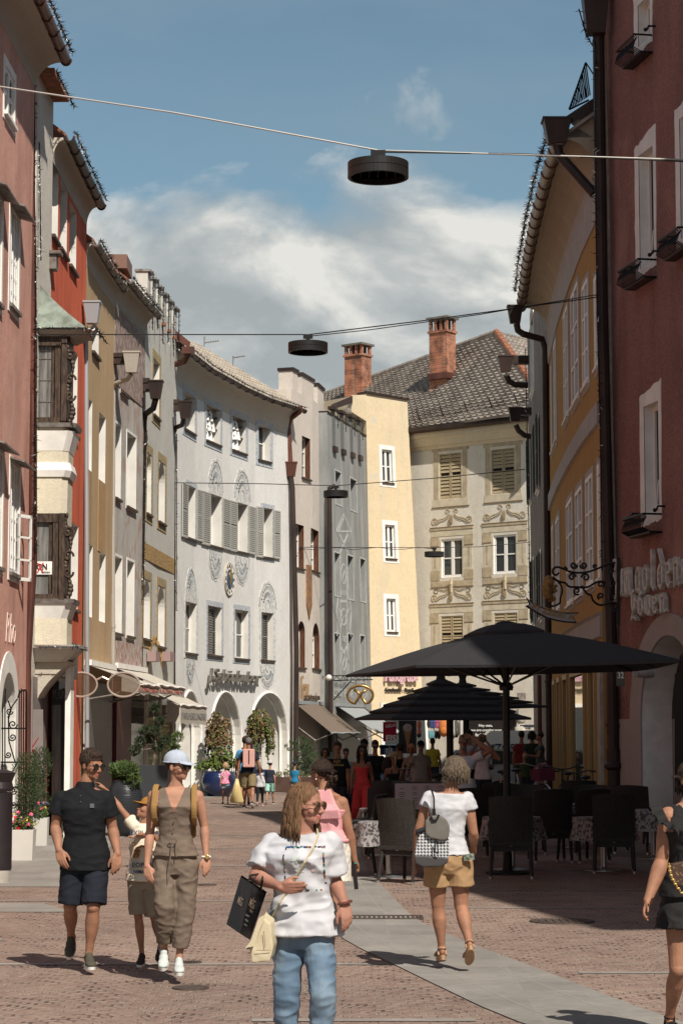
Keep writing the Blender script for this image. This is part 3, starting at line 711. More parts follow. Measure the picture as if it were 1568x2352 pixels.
for r in W2:window(F2,h2,(*r,.34,''),M_['white_frame'],M_['glass'],sill=M_['darkwood'],fw=.06)
eave(F2,h2,MATS['cove_plaster'],M_['darkpipe'],M_['tile_red'],12.75,out=.22,rise=.42,gr=.09)
mb=MB();p=at(*q('A',335,1765),40.5);mb.box(p,(.28,.3,.28));mb.box(p+V((.05,-.02,.17)),(.36,.36,.06));mb.build('wall_box',M_['oldmetal'],h2)
mb=MB();mb.box((-5.33,42.1,1.75),(.06,2.4,3.5));mb.box((-5.28,42.1,3.3),(.10,2.4,.7));sf=mb.build('shop_front',mat('charcoal_panel',(.03,.03,.03),.4),h2)
mb=MB();zz=lambda x,y:at(*q('G',x,y),40.85)
mb.quad(zz(382,592),zz(448,592),zz(448,1280),zz(382,1280));mb.build('shop_window',M_['glass2'],h2)
mb=MB();mb.quad(zz(380,412),zz(512,430),zz(512,592),zz(380,592));mb.quad(zz(448,592),zz(512,592),zz(512,1280),zz(448,1280));sgn=mb.build('shop_sign',mat('charcoal_panel',(.03,.03,.03)),h2)
vs,fs=text_geo('M.RINER',.26,.006);tx=MB();o0=zz(388,545);tx.add([o0+V((v.x*.36,-.02-v.z,v.y))for v in vs],fs);tx.build('sign_letters',mat('dim_grey',(.16,.16,.16),.5),sgn)
F3=Fac([(-5.5,46),(-5.46,48.5),(-5.38,50.9)],12.25)
h3=house('ochre_house','ochre tan plaster house with paler vertical bands between red and fresco houses',F3)
m3=stucco('ochre_plaster',(.47,.33,.195),stain=(.36,.24,.13),samt=.4,var=.08,bump=.15)
W3=[F3.rect('B',620,-40,662,232),F3.rect('B',597,490,615,990),F3.rect('B',667,582,706,1070),F3.rect('B',602,1475,618,1968),F3.rect('B',670,1525,705,2003)]
F3.wall(h3,[m3,M_['reveal']],[(*r,.4,'')for r in W3])
for r in W3:window(F3,h3,(*r,.38,''),M_['white_frame'],M_['glass'],sill=M_['darkwood']if r is W3[0]else None)
bd=MB()
for r0,r1 in((W3[2],W3[4]),(W3[1],W3[3])):bd=MB();F3.box(bd,r0[0]-.02,r0[1]+.02,r1[3],r0[2],.0,.012);bd.build('painted_band',stucco('deep_ochre_plaster',(.42,.26,.13),var=.08,samt=.2),h3)
eave(F3,h3,MATS['cove_plaster'],M_['oldmetal'],M_['tile_red'],11.95,out=.15,rise=.40,gr=.075)
P3=[at(*q('A',560,2010),45.8),at(*q('A',600,2045),45.6),at(*q('A',620,2180),45.5)]
pipe(h3,[at(*q('B',625,20),45.4),at(*q('B',600,55),45.8),at(*q('B',576,75),46),at(*q('B',578,130),46),at(*q('B',585,2200),46),at(*q('G',642,1300),46)],.05,M_['graypipe'],hop=(at(*q('A',620,2100),45.4),.34,.3,.47))
F4=Fac([(-5.38,50.9),(-5.24,53),(-5.04,55.3)],12.4)
h4=house('fresco_house','grey house with faded brown and pink fresco patches and pale window reveals',F4)
m4=stucco('fresco_plaster',(.46,.43,.395),stain=(.30,.23,.19),samt=.5,var=.15,patch=((.38,.27,.225),.52,.62,2.2))
W4=[F4.rect('B',773,655,805,1180),F4.rect('B',852,715,908,1250),F4.rect('B',770,1550,812,2080),F4.rect('B',853,1578,895,2100),F4.rect('B',810,200,856,485)]
F4.wall(h4,[m4,M_['reveal']],[(*r,.32,'')for r in W4])
for r in W4:window(F4,h4,(*r,.3,''),M_['white_frame'],M_['glass'],sill=M_['darkwood'],surround=M_['white'],sw=.06)
mb=MB();s0,z1=F4.q('A',735,1970);s1,z0=F4.q('A',945,2352)
fr=mat('brown_scale_fresco',(.20,.12,.10),.9,c2=(.40,.34,.30),vscale=7,stretch=(3,3,.8),det=2,thr=(.45,.6))
F4.box(mb,.1,F4.L-.1,10.15,12.0,.0,.01);mb.build('fresco_band',fr,h4)
mb=MB();sa,za=F4.q('G',850,110);F4.box(mb,.3,F4.L-.1,F4.q('G',850,300)[1],za,0,.01);mb.build('fresco_band',mat('diamond_fresco',(.42,.38,.34),.9,c2=(.30,.15,.12),vscale=9,stretch=(2,2,.7),det=0,thr=(.5,.53)),h4)
eave(F4,h4,MATS['cove_plaster'],M_['oldmetal'],M_['tile_red'],12.1,out=.26,rise=.45,gr=.08)
mb=MB();c_=at(*q('A',810,1720),51.2);mb.box(c_+V((-.15,1.2,0)),(.5,1.3,.34));mb.build('chimney',mat('brown_tin',(.18,.10,.075),.6),h4)
pipe(h4,[at(*q('B',880,330),50.6),at(*q('B',855,365),50.7),at(*q('B',780,390),50.9),at(*q('B',762,430),51),at(*q('B',758,1500),51),at(*q('B',760,2290),51)],.052,M_['rustpipe'],hop=(at(*q('B',885,250),50.6),.38,.3,.5))
mb=MB();mb.box(at(*q('B',785,245),50.9),(.4,.2,.13));mb.box(at(*q('B',785,205),50.9),(.42,.25,.10));mb.build('gutter_spout',M_['darkpipe'],h4)
F5=Fac([(-5.04,55.3),(-4.9,58),(-4.68,61.2)],13.35)
h5=house('ornamented_grey_house','grey house with ochre patterned window surrounds and a notched parapet',F5)
m5=stucco('warm_grey_plaster',(.52,.50,.455),var=.08,samt=.25)
W5=[(*F5.rect('B',1030,215,1068,640),.3,''),(*F5.rect('B',985,850,1014,1285),.3,'arch'),(*F5.rect('B',1065,905,1106,1345),.3,'arch'),(*F5.rect('B',963,1700,1006,2120),.3,'arch'),(*F5.rect('B',1060,1748,1104,2170),.3,'arch')]
F5.wall(h5,[m5,M_['reveal']],W5)
orn=mat('ochre_ornament',(.42,.27,.11),.9,c2=(.16,.20,.17),vscale=16,det=1,thr=(.5,.56))
for o in W5:window(F5,h5,(*o[:4],.28,o[5]),M_['white_frame'],M_['glass'],sill=M_['darkwood'],surround=orn,sw=.22)
mb=MB();sa,za=F5.q('B',968,1460);F5.box(mb,sa,F5.L-.25,za-.42,za,0,.012);mb.build('painted_band',mat('ochre_lattice',(.42,.27,.10),.9,c2=(.2,.13,.07),vscale=20,det=0,thr=(.52,.54)),h5)
mb=MB()
for k in range(6):
 s=.3+k*1.0;mb=MB();F5.box(mb,s,s+.55,13.35,13.82,-.3,.0);F5.box(mb,s-.04,s+.60,13.82,13.88,-.34,.08,mi=1)
 F5.box(mb,s+.66,s+.86,12.9,12.98,.0,.10,mi=2);mb.build('merlon',[m5,M_['oldmetal'],M_['tile_red']],h5)
vs,fs=text_geo('VINERIE-LIQUERIE',.42,.008,bold=.01);mb=MB();
for v_ in[0]:
 R_=1.5;s_m,z_m=F5.q('G',1140,300)
 mb.add([F5.P(s_m-R_*cos(pi*(.08+.84*min(1,max(0,v.x/3.9))))*(1+v.y*.4),z_m-.9+R_*sin(pi*(.08+.84*v.x/3.9))*(1+v.y*.4),.02+v.z)for v in vs],fs)
mb.build('painted_letters',mat('ochre_paint',(.36,.22,.07),.8),h5)
dp5=M_['darkpipe']
pipe(h5,[at(*q('B',1045,500),54.6),at(*q('B',1030,560),54.8),at(*q('B',975,600),55.1),at(*q('B',965,650),55.2),at(*q('B',938,2300),55.2),at(*q('G',1030,1300),55.2)],.08,dp5,hop=(at(*q('B',1045,435),54.6),.37,.3,.47))
mb=MB();mb.box(at(*q('B',970,420),55),(.3,.2,.22));mb.box(at(*q('B',972,375),55),(.26,.25,.12));mb.build('gutter_spout',dp5,h5)
pipe(h5,[at(*q('C',212,735),60.2),at(*q('C',200,785),60.4),at(*q('C',160,800),60.8),at(*q('C',147,840),61),at(*q('C',145,2300),61.1),at(*q('G',1283,1200),61.1)],.066,dp5,hop=(at(*q('C',222,690),60.2),.40,.3,.5))
mb=MB();mb.box(at(*q('C',160,675),60.7),(.35,.2,.2));mb.box(at(*q('C',155,640),60.7),(.3,.25,.12));mb.build('gutter_spout',dp5,h5)
mb=MB()
for x in(1095,1205):s_,z_=F5.q('G',x,215);mb=MB();F5.box(mb,s_-.4,s_+.4,z_-.2,z_+.05,.02,.25);mb.build('wall_bracket',mat('mauve_paint',(.30,.20,.19),.7),h5)
F6=Fac([(-5.0,61.4),(-4.42,65.2),(-3.55,68.8),(-2.85,71.1),(-1.75,73.6)],12.3)
h6=house('clock_house','large pale grey house with bell windows, louvred shutters, wall clock and arches',F6)
m6=stucco('pale_grey_plaster',(.66,.645,.62),var=.06,samt=.16,bump=.2)
T6=[F6.rect('C',215,568,280,845),F6.rect('C',352,648,440,915),F6.rect('C',515,712,600,968),F6.rect('C',679,770,753,1018)]
M6=[F6.rect('C',230,1155,283,1508),F6.rect('C',371,1210,447,1557),F6.rect('C',541,1266,610,1590),F6.rect('C',705,1300,768,1620)]
B6=[F6.rect('C',222,1890,288,2222),F6.rect('C',361,1915,447,2235),F6.rect('C',531,1940,615,2255),F6.rect('C',697,1958,773,2264)]
ar=[]
for x0,x1,yt in((253,608,215),(716,1136,222)):
 a=F6.q('O',x0,900)[0];b=F6.q('O',x1,900)[0];zt=F6.q('O',(x0+x1)/2,yt)[1];ar.append((a,b,0.12,zt,.95,'arch'))
a=F6.q('G',1325,900)[0];b=F6.q('G',1478,900)[0];ar.append((a,b,.12,F6.q('G',1420,505)[1],.8,'arch'))
F6.wall(h6,[m6,M_['reveal']],[(*r,.30,'')for r in T6]+[(*r,.38,'')for r in M6]+[(*r,.26,'')for r in B6]+ar)
blu=mat('blue_grey_ornament',(.46,.47,.48),.9,c2=(.31,.34,.39),vscale=14,det=1,thr=(.48,.55))
lt=mat('pale_ornament',(.60,.58,.54),.9,c2=(.40,.42,.43),vscale=10,det=1,thr=(.48,.6))
def lobed(F,parent,sm,zb,w_,h_,up=1):
 mb=MB();K=40;pts=[]
 for k in range(K+1):
  t=pi*k/K;rr=1+.07*abs(sin(t*4.5));pts.append((sm-w_*rr*cos(t)*(1-.1*sin(t)),zb+up*h_*rr*sin(t)**.8))
 mb.poly([F.P(s,z,.012)for s,z in pts],0)
 for k in range(K):mb.quad(F.P(*pts[k],.012),F.P(*pts[k+1],.012),F.P(*pts[k+1],0),F.P(*pts[k],0),0)
 for k in range(2,14):
  t=pi*k/15.5
  for r0,r1 in((.45,.62),(.72,.86)):
   a=V((sm-w_*r0*cos(t)*.93,zb+up*h_*r0*sin(t)));b=V((sm-w_*r1*cos(t)*.93,zb+up*h_*r1*sin(t)))
   mb.tube([F.P(a.x,a.y,.014),F.P(b.x,b.y,.014)],[.012,.03],4,1)
 for r0 in(.3,.95):
  mb.tube([F.P(sm-w_*r0*.95*cos(pi*k/16),zb+up*h_*r0*sin(pi*k/16),.014)for k in range(17)],.014,4,1)
 return mb.build('painted_crest',[lt,mat('ornament_line',(.25,.26,.27),.9)],parent)
for i,r in enumerate(T6):
 f=window(F6,h6,(*r,.28,''),M_['white_frame'],M_['glass'],sill=M_['darkwood'],surround=blu,sw=.2)
for i,r in enumerate(M6):
 f=window(F6,h6,(*r,.36,''),M_['white_frame'],M_['glass'],sill=M_['darkwood'],surround=lt if i in(1,2)else blu,sw=.14)
 w_=(r[1]-r[0])*.62;shm=mat('grey_shutter',(.36,.35,.32),.6)
 z0_,z1_=r[2]+.0,r[3]-.02
 shutter(F6,f,r[0]-w_-.02,r[0]-.02,z0_-.05,z1_,shm);shutter(F6,f,r[1]+.02,r[1]+.02+w_,z0_,z1_,shm)
 if i in(1,2):lobed(F6,h6,(r[0]+r[1])/2,r[3]+.14,.78,.95);lobed(F6,h6,(r[0]+r[1])/2,r[2]-.14,.72,.9,-1)
for i,r in enumerate(B6):
 f=window(F6,h6,(*r,.24,''),M_['white_frame'],M_['glass'],sill=M_['darkwood'],surround=blu if i in(1,2)else lt,sw=.16,blind=i in(1,3))
 if i in(0,3):lobed(F6,h6,(r[0]+r[1])/2,r[3]+.16,.68,.85);lobed(F6,h6,(r[0]+r[1])/2,r[2]-.16,.58,.75,-1)
for i,spots in((1,((378,715),(402,722),(370,770),(394,782),(417,790),(380,845),(403,850))),(2,((538,772),(560,780),(534,838),(556,838),(574,842),(540,898),(565,905)))):
 for k,(x,y)in enumerate(spots):
  s_,z_=F6.q('C',x,y);c_=F6.P(s_,z_-.02,-.16)
  mb=MB();hh=.30;mb.lathe(c_,[(.135,-hh*.62),(.125,-hh*.5),(.10,-hh*.1),(.085,hh*.25),(.05,hh*.46),(.008,hh*.52)],14)
  b_=mb.build('bell',M_['white'],None,smooth=True);tag(b_,'small white bell hanging in the %s bell window above the shop clock'%('left' if i==1 else 'right'),'bell','white bells hung in the %s bell window'%('left' if i==1 else 'right'))
  t=MB();t.ball(c_+V((0,0,hh*.56)),.035,6);t.build('bell_crown',mat('brass',(.45,.30,.12),.4,metal=.8),b_)
for s0_,s1_ in((T6[1],0),(T6[2],0)):
 mb=MB()
 for k in(1,2):z=s0_[2]+(s0_[3]-s0_[2])*k/3+.1;F6.box(mb,s0_[0],s0_[1],z,z+.05,-.25,-.1)
 mb.build('bell_rail',M_['darkwood'],h6)
s_,z_=F6.q('C',491,1752);ck=tag(thing('wall_clock','large white wall clock with roman numerals and blue and gold middle','clock',F6.P(s_,z_,0)),None)
def disc(F,s,z,r,d0,d1,mb,mi=0,n=40,ri=0):
 for k in range(n):
  t0,t1=2*pi*k/n,2*pi*(k+1)/n;P_=[]
  for d in(d0,d1):
   for rr,t in((r,t0),(r,t1),(ri,t1),(ri,t0)):P_.append(F.P(s+rr*cos(t),z+rr*sin(t),d))
  mb.hexa(P_,mi)
mb=MB();disc(F6,s_,z_,.51,.0,.04,mb);disc(F6,s_,z_,.52,.0,.05,mb,1,ri=.505);mat('gold',(.45,.30,.10),.4,metal=.7)
mb.build('dial',[M_['white'],mat('clock_rim',(.42,.36,.28),.5)],ck)
mb=MB();disc(F6,s_,z_,.31,.041,.06,mb);mb.build('dial_centre',mat('night_blue',(.02,.035,.07),.5,c2=(.06,.11,.18),vscale=4),ck)
mb=MB()
for k in range(12):
 t=pi*k/6;
 vs,fs=text_geo(['XII','I','II','III','IIII','V','VI','VII','VIII','IX','X','XI'][k],.13,.004,bold=.003,align='CENTER')
 ca,sa=cos(-t),sin(-t)
 mb.add([F6.P(s_+sin(t)*.42+(v.x*ca-(v.y-.05)*sa),z_+cos(t)*.42+(v.x*sa+(v.y-.05)*ca),.046+v.z)for v in vs],fs)
mb.build('numerals',M_['dark'],ck)
mb=MB()
for t,l in((.18,.46),(.3,.28),(3.25,.2)):mb.tube([F6.P(s_,z_,.08),F6.P(s_+sin(t)*l,z_+cos(t)*l,.085)],[.03,.01],4)
mb.tube([F6.P(s_-.02+.08*cos(k*.5),z_+.12+.10*sin(k*.5),.075)for k in range(13)],.02,5);mb.build('clock_hand',mat('gold',(.45,.30,.10)),ck)
def letters(F,c,x0,y0,x1,y1,txt,m,label,ext,off,name='shop_lettering',shear=.25,bold=.02,ys=1.,parent=None):
 vs,fs=text_geo(txt,1,.5,bold=bold,shear=shear);X0=min(v.x for v in vs);X1=max(v.x for v in vs);Y0=min(v.y for v in vs);Y1=max(v.y for v in vs)
 s0,zt=F.q(c,x0,y0);s1,zb=F.q(c,x1,y1);mb=MB()
 if s0>s1:s0,s1=s1,s0
 mb.add([F.P(s0+(v.x-X0)/(X1-X0)*(s1-s0),zb+(v.y-Y0)/(Y1-Y0)*(zt-zb)*ys,off+(v.z+.5)*ext)for v in vs],fs)
 o=mb.build(name,m,parent)
 if not parent:tag(o,label,'sign')
 return o
letters(F6,'O',178,-80,785,140,'J.Schönhuber',mat('verdigris_metal',(.15,.14,.12),.5,metal=.3,var=.3,vscale=6),'large raised metal shop name lettering above the arches of the clock house',.08,.12,bold=.012)
mb=MB()
for a,b,z0_,zt,dp,kd in ar[:2]:
 F6.box(mb,a,b,.1,zt,-.99,-.955)
mb.build('shop_window',M_['glass'],h6)
mb=MB();a,b,z0_,zt,dp,kd=ar[2];F6.box(mb,a,b,.1,zt,-.83,-.81);mb.build('door',M_['glass'],h6)
mb=MB()
for a,b,z0_,zt,dp,kd in ar:
 r_=(b-a)/2;mc=(a+b)/2;rise=min(r_,zt-.3)
 for rr,d in((r_+.06,.03),):
  pts=[F6.P(a-.05,.1,.01)]+[F6.P(mc-rr*cos(pi*k/24),zt-rise+(rise+rr-r_)*sin(pi*k/24),.01)for k in range(25)]+[F6.P(b+.05,.1,.01)]
  mb.tube(pts,.045,6)
 pts=[F6.P(b+.0,.1,-.25)]+[F6.P(mc+(r_-.02)*cos(pi*k/24),zt-rise+(rise-.02)*sin(pi*k/24),-.25)for k in range(25)]
 mb.tube(pts,.05,6)
mb.build('arch_moulding',M_['white'],h6)
mb=MB();F6.box(mb,0,ar[2][0],-.1,.45,.0,.04);F6.box(mb,ar[2][1],ar[0][0],-.1,.45,.0,.04);F6.box(mb,ar[0][1],ar[1][0],-.1,.45,.0,.04);F6.box(mb,ar[1][1],F6.L,-.1,.45,0,.04);mb.build('plinth',M_['stone'],h6)
eave(F6,h6,MATS['cove_plaster']if False else stucco('eave_cream_plaster',(.52,.48,.41),var=.06,samt=.1),M_['darkpipe'],M_['tile_tan'],12.0,out=.46,rise=.75,slope=.62,back=3.7,gr=.08,tiles=(56,13))
pipe(h6,[at(*q('C',940,672),72.9),at(*q('C',938,700),73),at(*q('C',880,745),73.4),at(*q('C',866,790),73.5),at(*q('C',878,1010),73.5),at(*q('C',880,1060),73.5)],.09,M_['copper'],hop=(at(*q('C',886,1062),73.4),.38,.3,.5))
pipe(h6,[at(*q('C',882,1110),73.4),at(*q('C',892,1180),73.4),at(*q('C',918,2200),73.4),at(*q('O',1235,900),73.4),at(*q('O',1235,1250),73.4)],.09,dp5)
mb=MB();mb.tube([at(*q('C',130,410),60.9),at(*q('C',215,385),60.6),at(*q('C',240,340),60.5),at(*q('C',240,315),60.5)],.09,8);mb.box(at(*q('C',240,318),60.5),(.35,.3,.2));mb.build('gutter_spout',M_['copper'],h6)
mb=MB();mb.hexa([at(*q('C',*p),Y)for Y in(60.8,61.3)for p in((140,235),(245,300),(255,265),(150,180))]);mb.build('roof_flashing',M_['copper'],h6)
for x0,y0,ln,lab in((340,240,90,'roof antenna on the left slope of the clock house roof'),(520,362,75,'roof antenna on the right slope of the clock house roof')):
 mb=MB();Y=72;mb.tube([at(*q('C',x0,y0+50),Y),at(*q('C',x0+2,y0-12),Y)],.02,5);mb.tube([at(*q('C',x0,y0+20*0+(28 if ln==90 else 0)),Y),at(*q('C',x0+ln,y0+(15 if ln==90 else-12)),Y)],.014,4)
 for k in range(6):x=x0+ln*(k+.8)/6;y=y0+(28 if ln==90 else 0)+(-13 if ln==90 else-12)*(k+.8)/6;mb.tube([at(*q('C',x,y-6),Y),at(*q('C',x,y+6),Y)],.012,4)
 tag(mb.build('antenna',M_['oldmetal']),lab,'antenna')
F7=Fac([(-1.72,73.65),(-.98,76),(-.42,79)],13.6,lean=((0,0),(-.12,0)))
h7=house('beige_house','narrow beige house with stepped parapet and dark brown window reveals',F7)
m7=stucco('beige_plaster',(.58,.515,.455),var=.06,samt=.12)
W7=[(*F7.rect('D',168,850,220,1130),.28,''),(*F7.rect('D',128,1402,180,1690),.28,''),(*F7.rect('D',224,1430,274,1712),.28,''),(*F7.rect('D',143,2012,187,2310),.28,'arch'),(*F7.rect('D',233,2022,279,2318),.28,'arch')]
F7.wall(h7,[m7,M_['brownwood']],W7)
for o in W7:window(F7,h7,(*o[:4],.24,o[5]),M_['white_frame'],M_['glass2'],sill=M_['darkwood'],rows=3)
mb=MB();n_=3
for k,(a,b)in enumerate(((.15,.75),(1.25,2.8),(3.6,4.9))):mb=MB();F7.box(mb,a,b,13.6,14.25,-.5,-.0);F7.box(mb,a-.04,b+.04,14.25,14.36,-.54,.05,mi=1);mb.build('merlon',[m7,M_['darkpipe']],h7)
s_,z_=F7.q('D',209,1835);mb=MB();pts=[(-.28,.95),(.28,.95),(.28,-.45),(0,-.95),(-.28,-.45)]
mb.poly([F7.P(s_+a,z_+b,.05)for a,b in pts]);mb.add([F7.P(s_+a,z_+b,d)for d in(.05,0)for a,b in pts],[(i,(i+1)%5,5+(i+1)%5,5+i)for i in range(5)])
tag(mb.build('wall_crest',mat('painted_crest_wood',(.32,.16,.05),.6,c2=(.14,.09,.08),vscale=6)),'small pointed coat of arms shield in orange and brown on the beige house','crest')
letters(F7,'O',1270,10,1362,285,'Frau',M_['brownwood']if False else mat('bronze_letters',(.30,.20,.12),.5),'thin slanted bronze word Frau on the beige house above the brown awning',.04,.04,bold=0,shear=.3)
letters(F7,'O',1312,222,1480,290,'SCHÖNHUBER',mat('dark_bronze_letters',(.10,.07,.05),.5),'small dark capital letters beneath the slanted word Frau on the beige house',.05,.05,bold=.01,shear=0)
F8=Fac([(-.22,77.2),(.55,80.6),(1.2,83.6)],13.3,lean=((-.30,0),(-.26,0)))
h8=house('grey_mural_house','blue-grey house with pale sgraffito figures and small notches along its parapet',F8)
m8=stucco('slate_grey_plaster',(.25,.255,.25),stain=(.40,.39,.37),samt=.5,var=.14)
W8=[F8.rect('D',375,1068,416,1290),F8.rect('D',469,1115,512,1330),F8.rect('D',370,1582,410,1860),F8.rect('D',452,1600,494,1882),F8.rect('D',532,1620,569,1895),F8.rect('D',370,2092,410,2380),F8.rect('D',456,2095,494,2390),F8.rect('D',533,2105,567,2400)]
F8.wall(h8,[m8,m8],[(*r,.7,'')for r in W8])
pg=mat('pale_sgraffito',(.42,.43,.42),.9,var=.2,vscale=5)
for r in W8:window(F8,h8,(*r,.66,''),M_['darkwood'],M_['glass'],surround=pg,sw=.05)
mb=MB()
def sg_(pts,wd=.05):ribbon(F8,mb,[F8.q('D',x,y)for x,y in pts],wd*1.3,.0,.008)
sg_([(385,1450),(430,1345),(476,1450)],.06);sg_([(398,1450),(430,1370),(462,1450)],.03);sg_([(383,1452),(478,1452)],.05)
for a_ in(0,1):sg_([(388,1460),(405,1520),(388,1590)],.05);sg_([(474,1460),(458,1520),(476,1590)],.05)
sg_([(405,1470),(430,1530),(455,1470)],.09);sg_([(405,1590),(430,1530),(455,1590)],.07)
sg_([(410,1600),(410,2352)],.03);sg_([(450,1600),(450,2352)],.03)
for cy in(1718,2262):sg_([(430+16*cos(k*.5),cy+62*sin(k*.5))for k in range(14)],.04);sg_([(430+6*sin(k*.6),cy-50+k*10)for k in range(11)],.05)
for x in(418,430,442):sg_([(x,1820),(x,1850)],.03)
sg_([(395,1870),(385,1960),(392,2070),(388,2110)],.09);sg_([(465,1870),(478,1960),(470,2070),(476,2110)],.09)
sg_([(410,1890),(450,1890)],.08);sg_([(430+18*cos(k*.5),1990+50*sin(k*.5))for k in range(14)],.05);sg_([(398,1940),(425,1990),(410,2060)],.06);sg_([(462,1940),(438,1990),(452,2060)],.06)
sg_([(412,2180),(430,2215),(448,2180)],.1)
mb.build('sgraffito',pg,h8)
letters(F8,'D',416,2105,448,2150,'1975',pg,'',.006,.006,parent=h8,name='painted_letters',shear=0)
letters(F8,'K',262,495,525,580,'BROT·PANE  *  KUCH',pg,'',.006,.006,parent=h8,name='painted_letters',shear=0,bold=.01)
mb=MB()
for x in(365,418,476,524):
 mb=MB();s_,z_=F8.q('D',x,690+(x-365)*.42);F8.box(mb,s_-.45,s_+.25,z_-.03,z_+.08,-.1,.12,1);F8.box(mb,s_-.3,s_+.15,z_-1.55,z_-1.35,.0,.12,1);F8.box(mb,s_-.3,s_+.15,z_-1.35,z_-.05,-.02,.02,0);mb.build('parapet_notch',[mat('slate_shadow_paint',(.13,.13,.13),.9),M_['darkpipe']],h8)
mb=MB();F8.box(mb,0,F8.L,13.3,13.36,-.5,.04);mb.build('coping',M_['darkpipe'],h8)
mb=MB();pz=[at(*q('D',*p),83)for p in((350,665),(485,600),(485,700),(400,700))];
mb.hexa([at(*q('D',*p),Y)for Y in(82.2,83.6)for p in((352,690),(486,645),(486,600),(352,655))],0)
mb.hexa([at(*q('D',*p),Y)for Y in(82.3,83.5)for p in((395,735),(478,735),(478,672),(395,695))],1);mb.build('dormer',[M_['darkpipe'],M_['oldmetal']],h8)
pipe(h8,[at(*q('D',380,1165),77),at(*q('D',342,1180),77),at(*q('D',341,1230),77),at(*q('D',346,2200),77),at(*q('K',240,300),77),at(*q('K',238,1000),77)],.085,dp5)
F9=Fac([(1.2,83.7),(3.32,85.4)],15.0,lean=((-.26,0),(-.72,0)),side=1)
h9=house('pale_yellow_house','pale yellow plaster house facing the street with three white framed windows',F9)
m9=stucco('pale_yellow_plaster',(.64,.52,.345),stain=(.45,.42,.36),samt=.25,var=.06,patch=((.50,.47,.42),.66,.76,1.4))
W9=[F9.rect('D',668,935,740,1150),F9.rect('D',688,1408,757,1625),F9.rect('D',697,1872,762,2085)]
F9.wall(h9,[m9,M_['white']],[(*r,.16,'')for r in W9])
for r in W9:window(F9,h9,(*r,.15,''),M_['white_frame'],M_['glass'],sill=M_['darkwood'],surround=M_['white'],sw=.17,fw=.07)
mb=MB();F9.box(mb,-.05,F9.L+.08,15.0,15.08,-.5,.08);mb.build('coping',M_['darkpipe'],h9)
mb=MB();a=at(*q('D',478,598),83.4);mb.hexa([at(*q('D',*p),Y)for Y in(83.6,87)for p in((478,700),(572,760),(572,594),(480,596))]);mb.build('gable_wall',m9,h9)
letters(F9,'K',645,372,905,470,'Fundgrube',mat('mauve_letters',(.56,.36,.40),.5),'pale pink and mauve script word Fundgrube on the pale yellow house',.12,.06,bold=.03,shear=.2)
letters(F9,'K',657,492,880,535,'Geschenke - Regali',mat('black_letters',(.03,.025,.02),.5),'dark word line Geschenke - Regali under the pink lettering on pale yellow house',.05,.04,shear=.2)
mb=MB();s0_,z1_=F9.q('K',635,615);F9.box(mb,.45,.60,0,z1_,.0,.05);F9.box(mb,.45,2.9,z1_-.15,z1_,.0,.05);F9.box(mb,2.75,2.9,0,z1_-.15,0,.05);mb.build('shop_frame',M_['white'],h9)
mb=MB();F9.box(mb,.6,2.75,0,z1_-.15,.0,.02);mb.build('shop_window',M_['glass'],h9)
F10=Fac([(.9,87.53),(3.18,85.6),(7.2,82.2),(14,77)],13.75)
h10=house('cream_ornamented_house','cream house across the street end with painted baroque window frames and tiled hip roof',F10)
m10=stucco('cream_wall_plaster',(.66,.615,.53),stain=(.52,.46,.37),samt=.35,var=.08)
W10=[F10.rect('D',1030,968,1168,1240),F10.rect('D',1355,940,1503,1208),F10.rect('D',1042,1503,1177,1735),F10.rect('D',1368,1478,1514,1712),F10.rect('D',1038,1985,1178,2230),F10.rect('D',1371,1966,1520,2200)]
F10.wall(h10,[m10,M_['white']],[(*r,.12,'')for r in W10])
tan=mat('painted_tan_ornament',(.42,.345,.235),.9,var=.2,vscale=4);tan2=mat('pale_tan_ornament',(.53,.465,.35),.9,var=.15,vscale=4);tanl=mat('brown_ornament_line',(.20,.14,.075),.9)
shy=mat('olive_shutter',(.36,.285,.175),.6,var=.12,vscale=3)
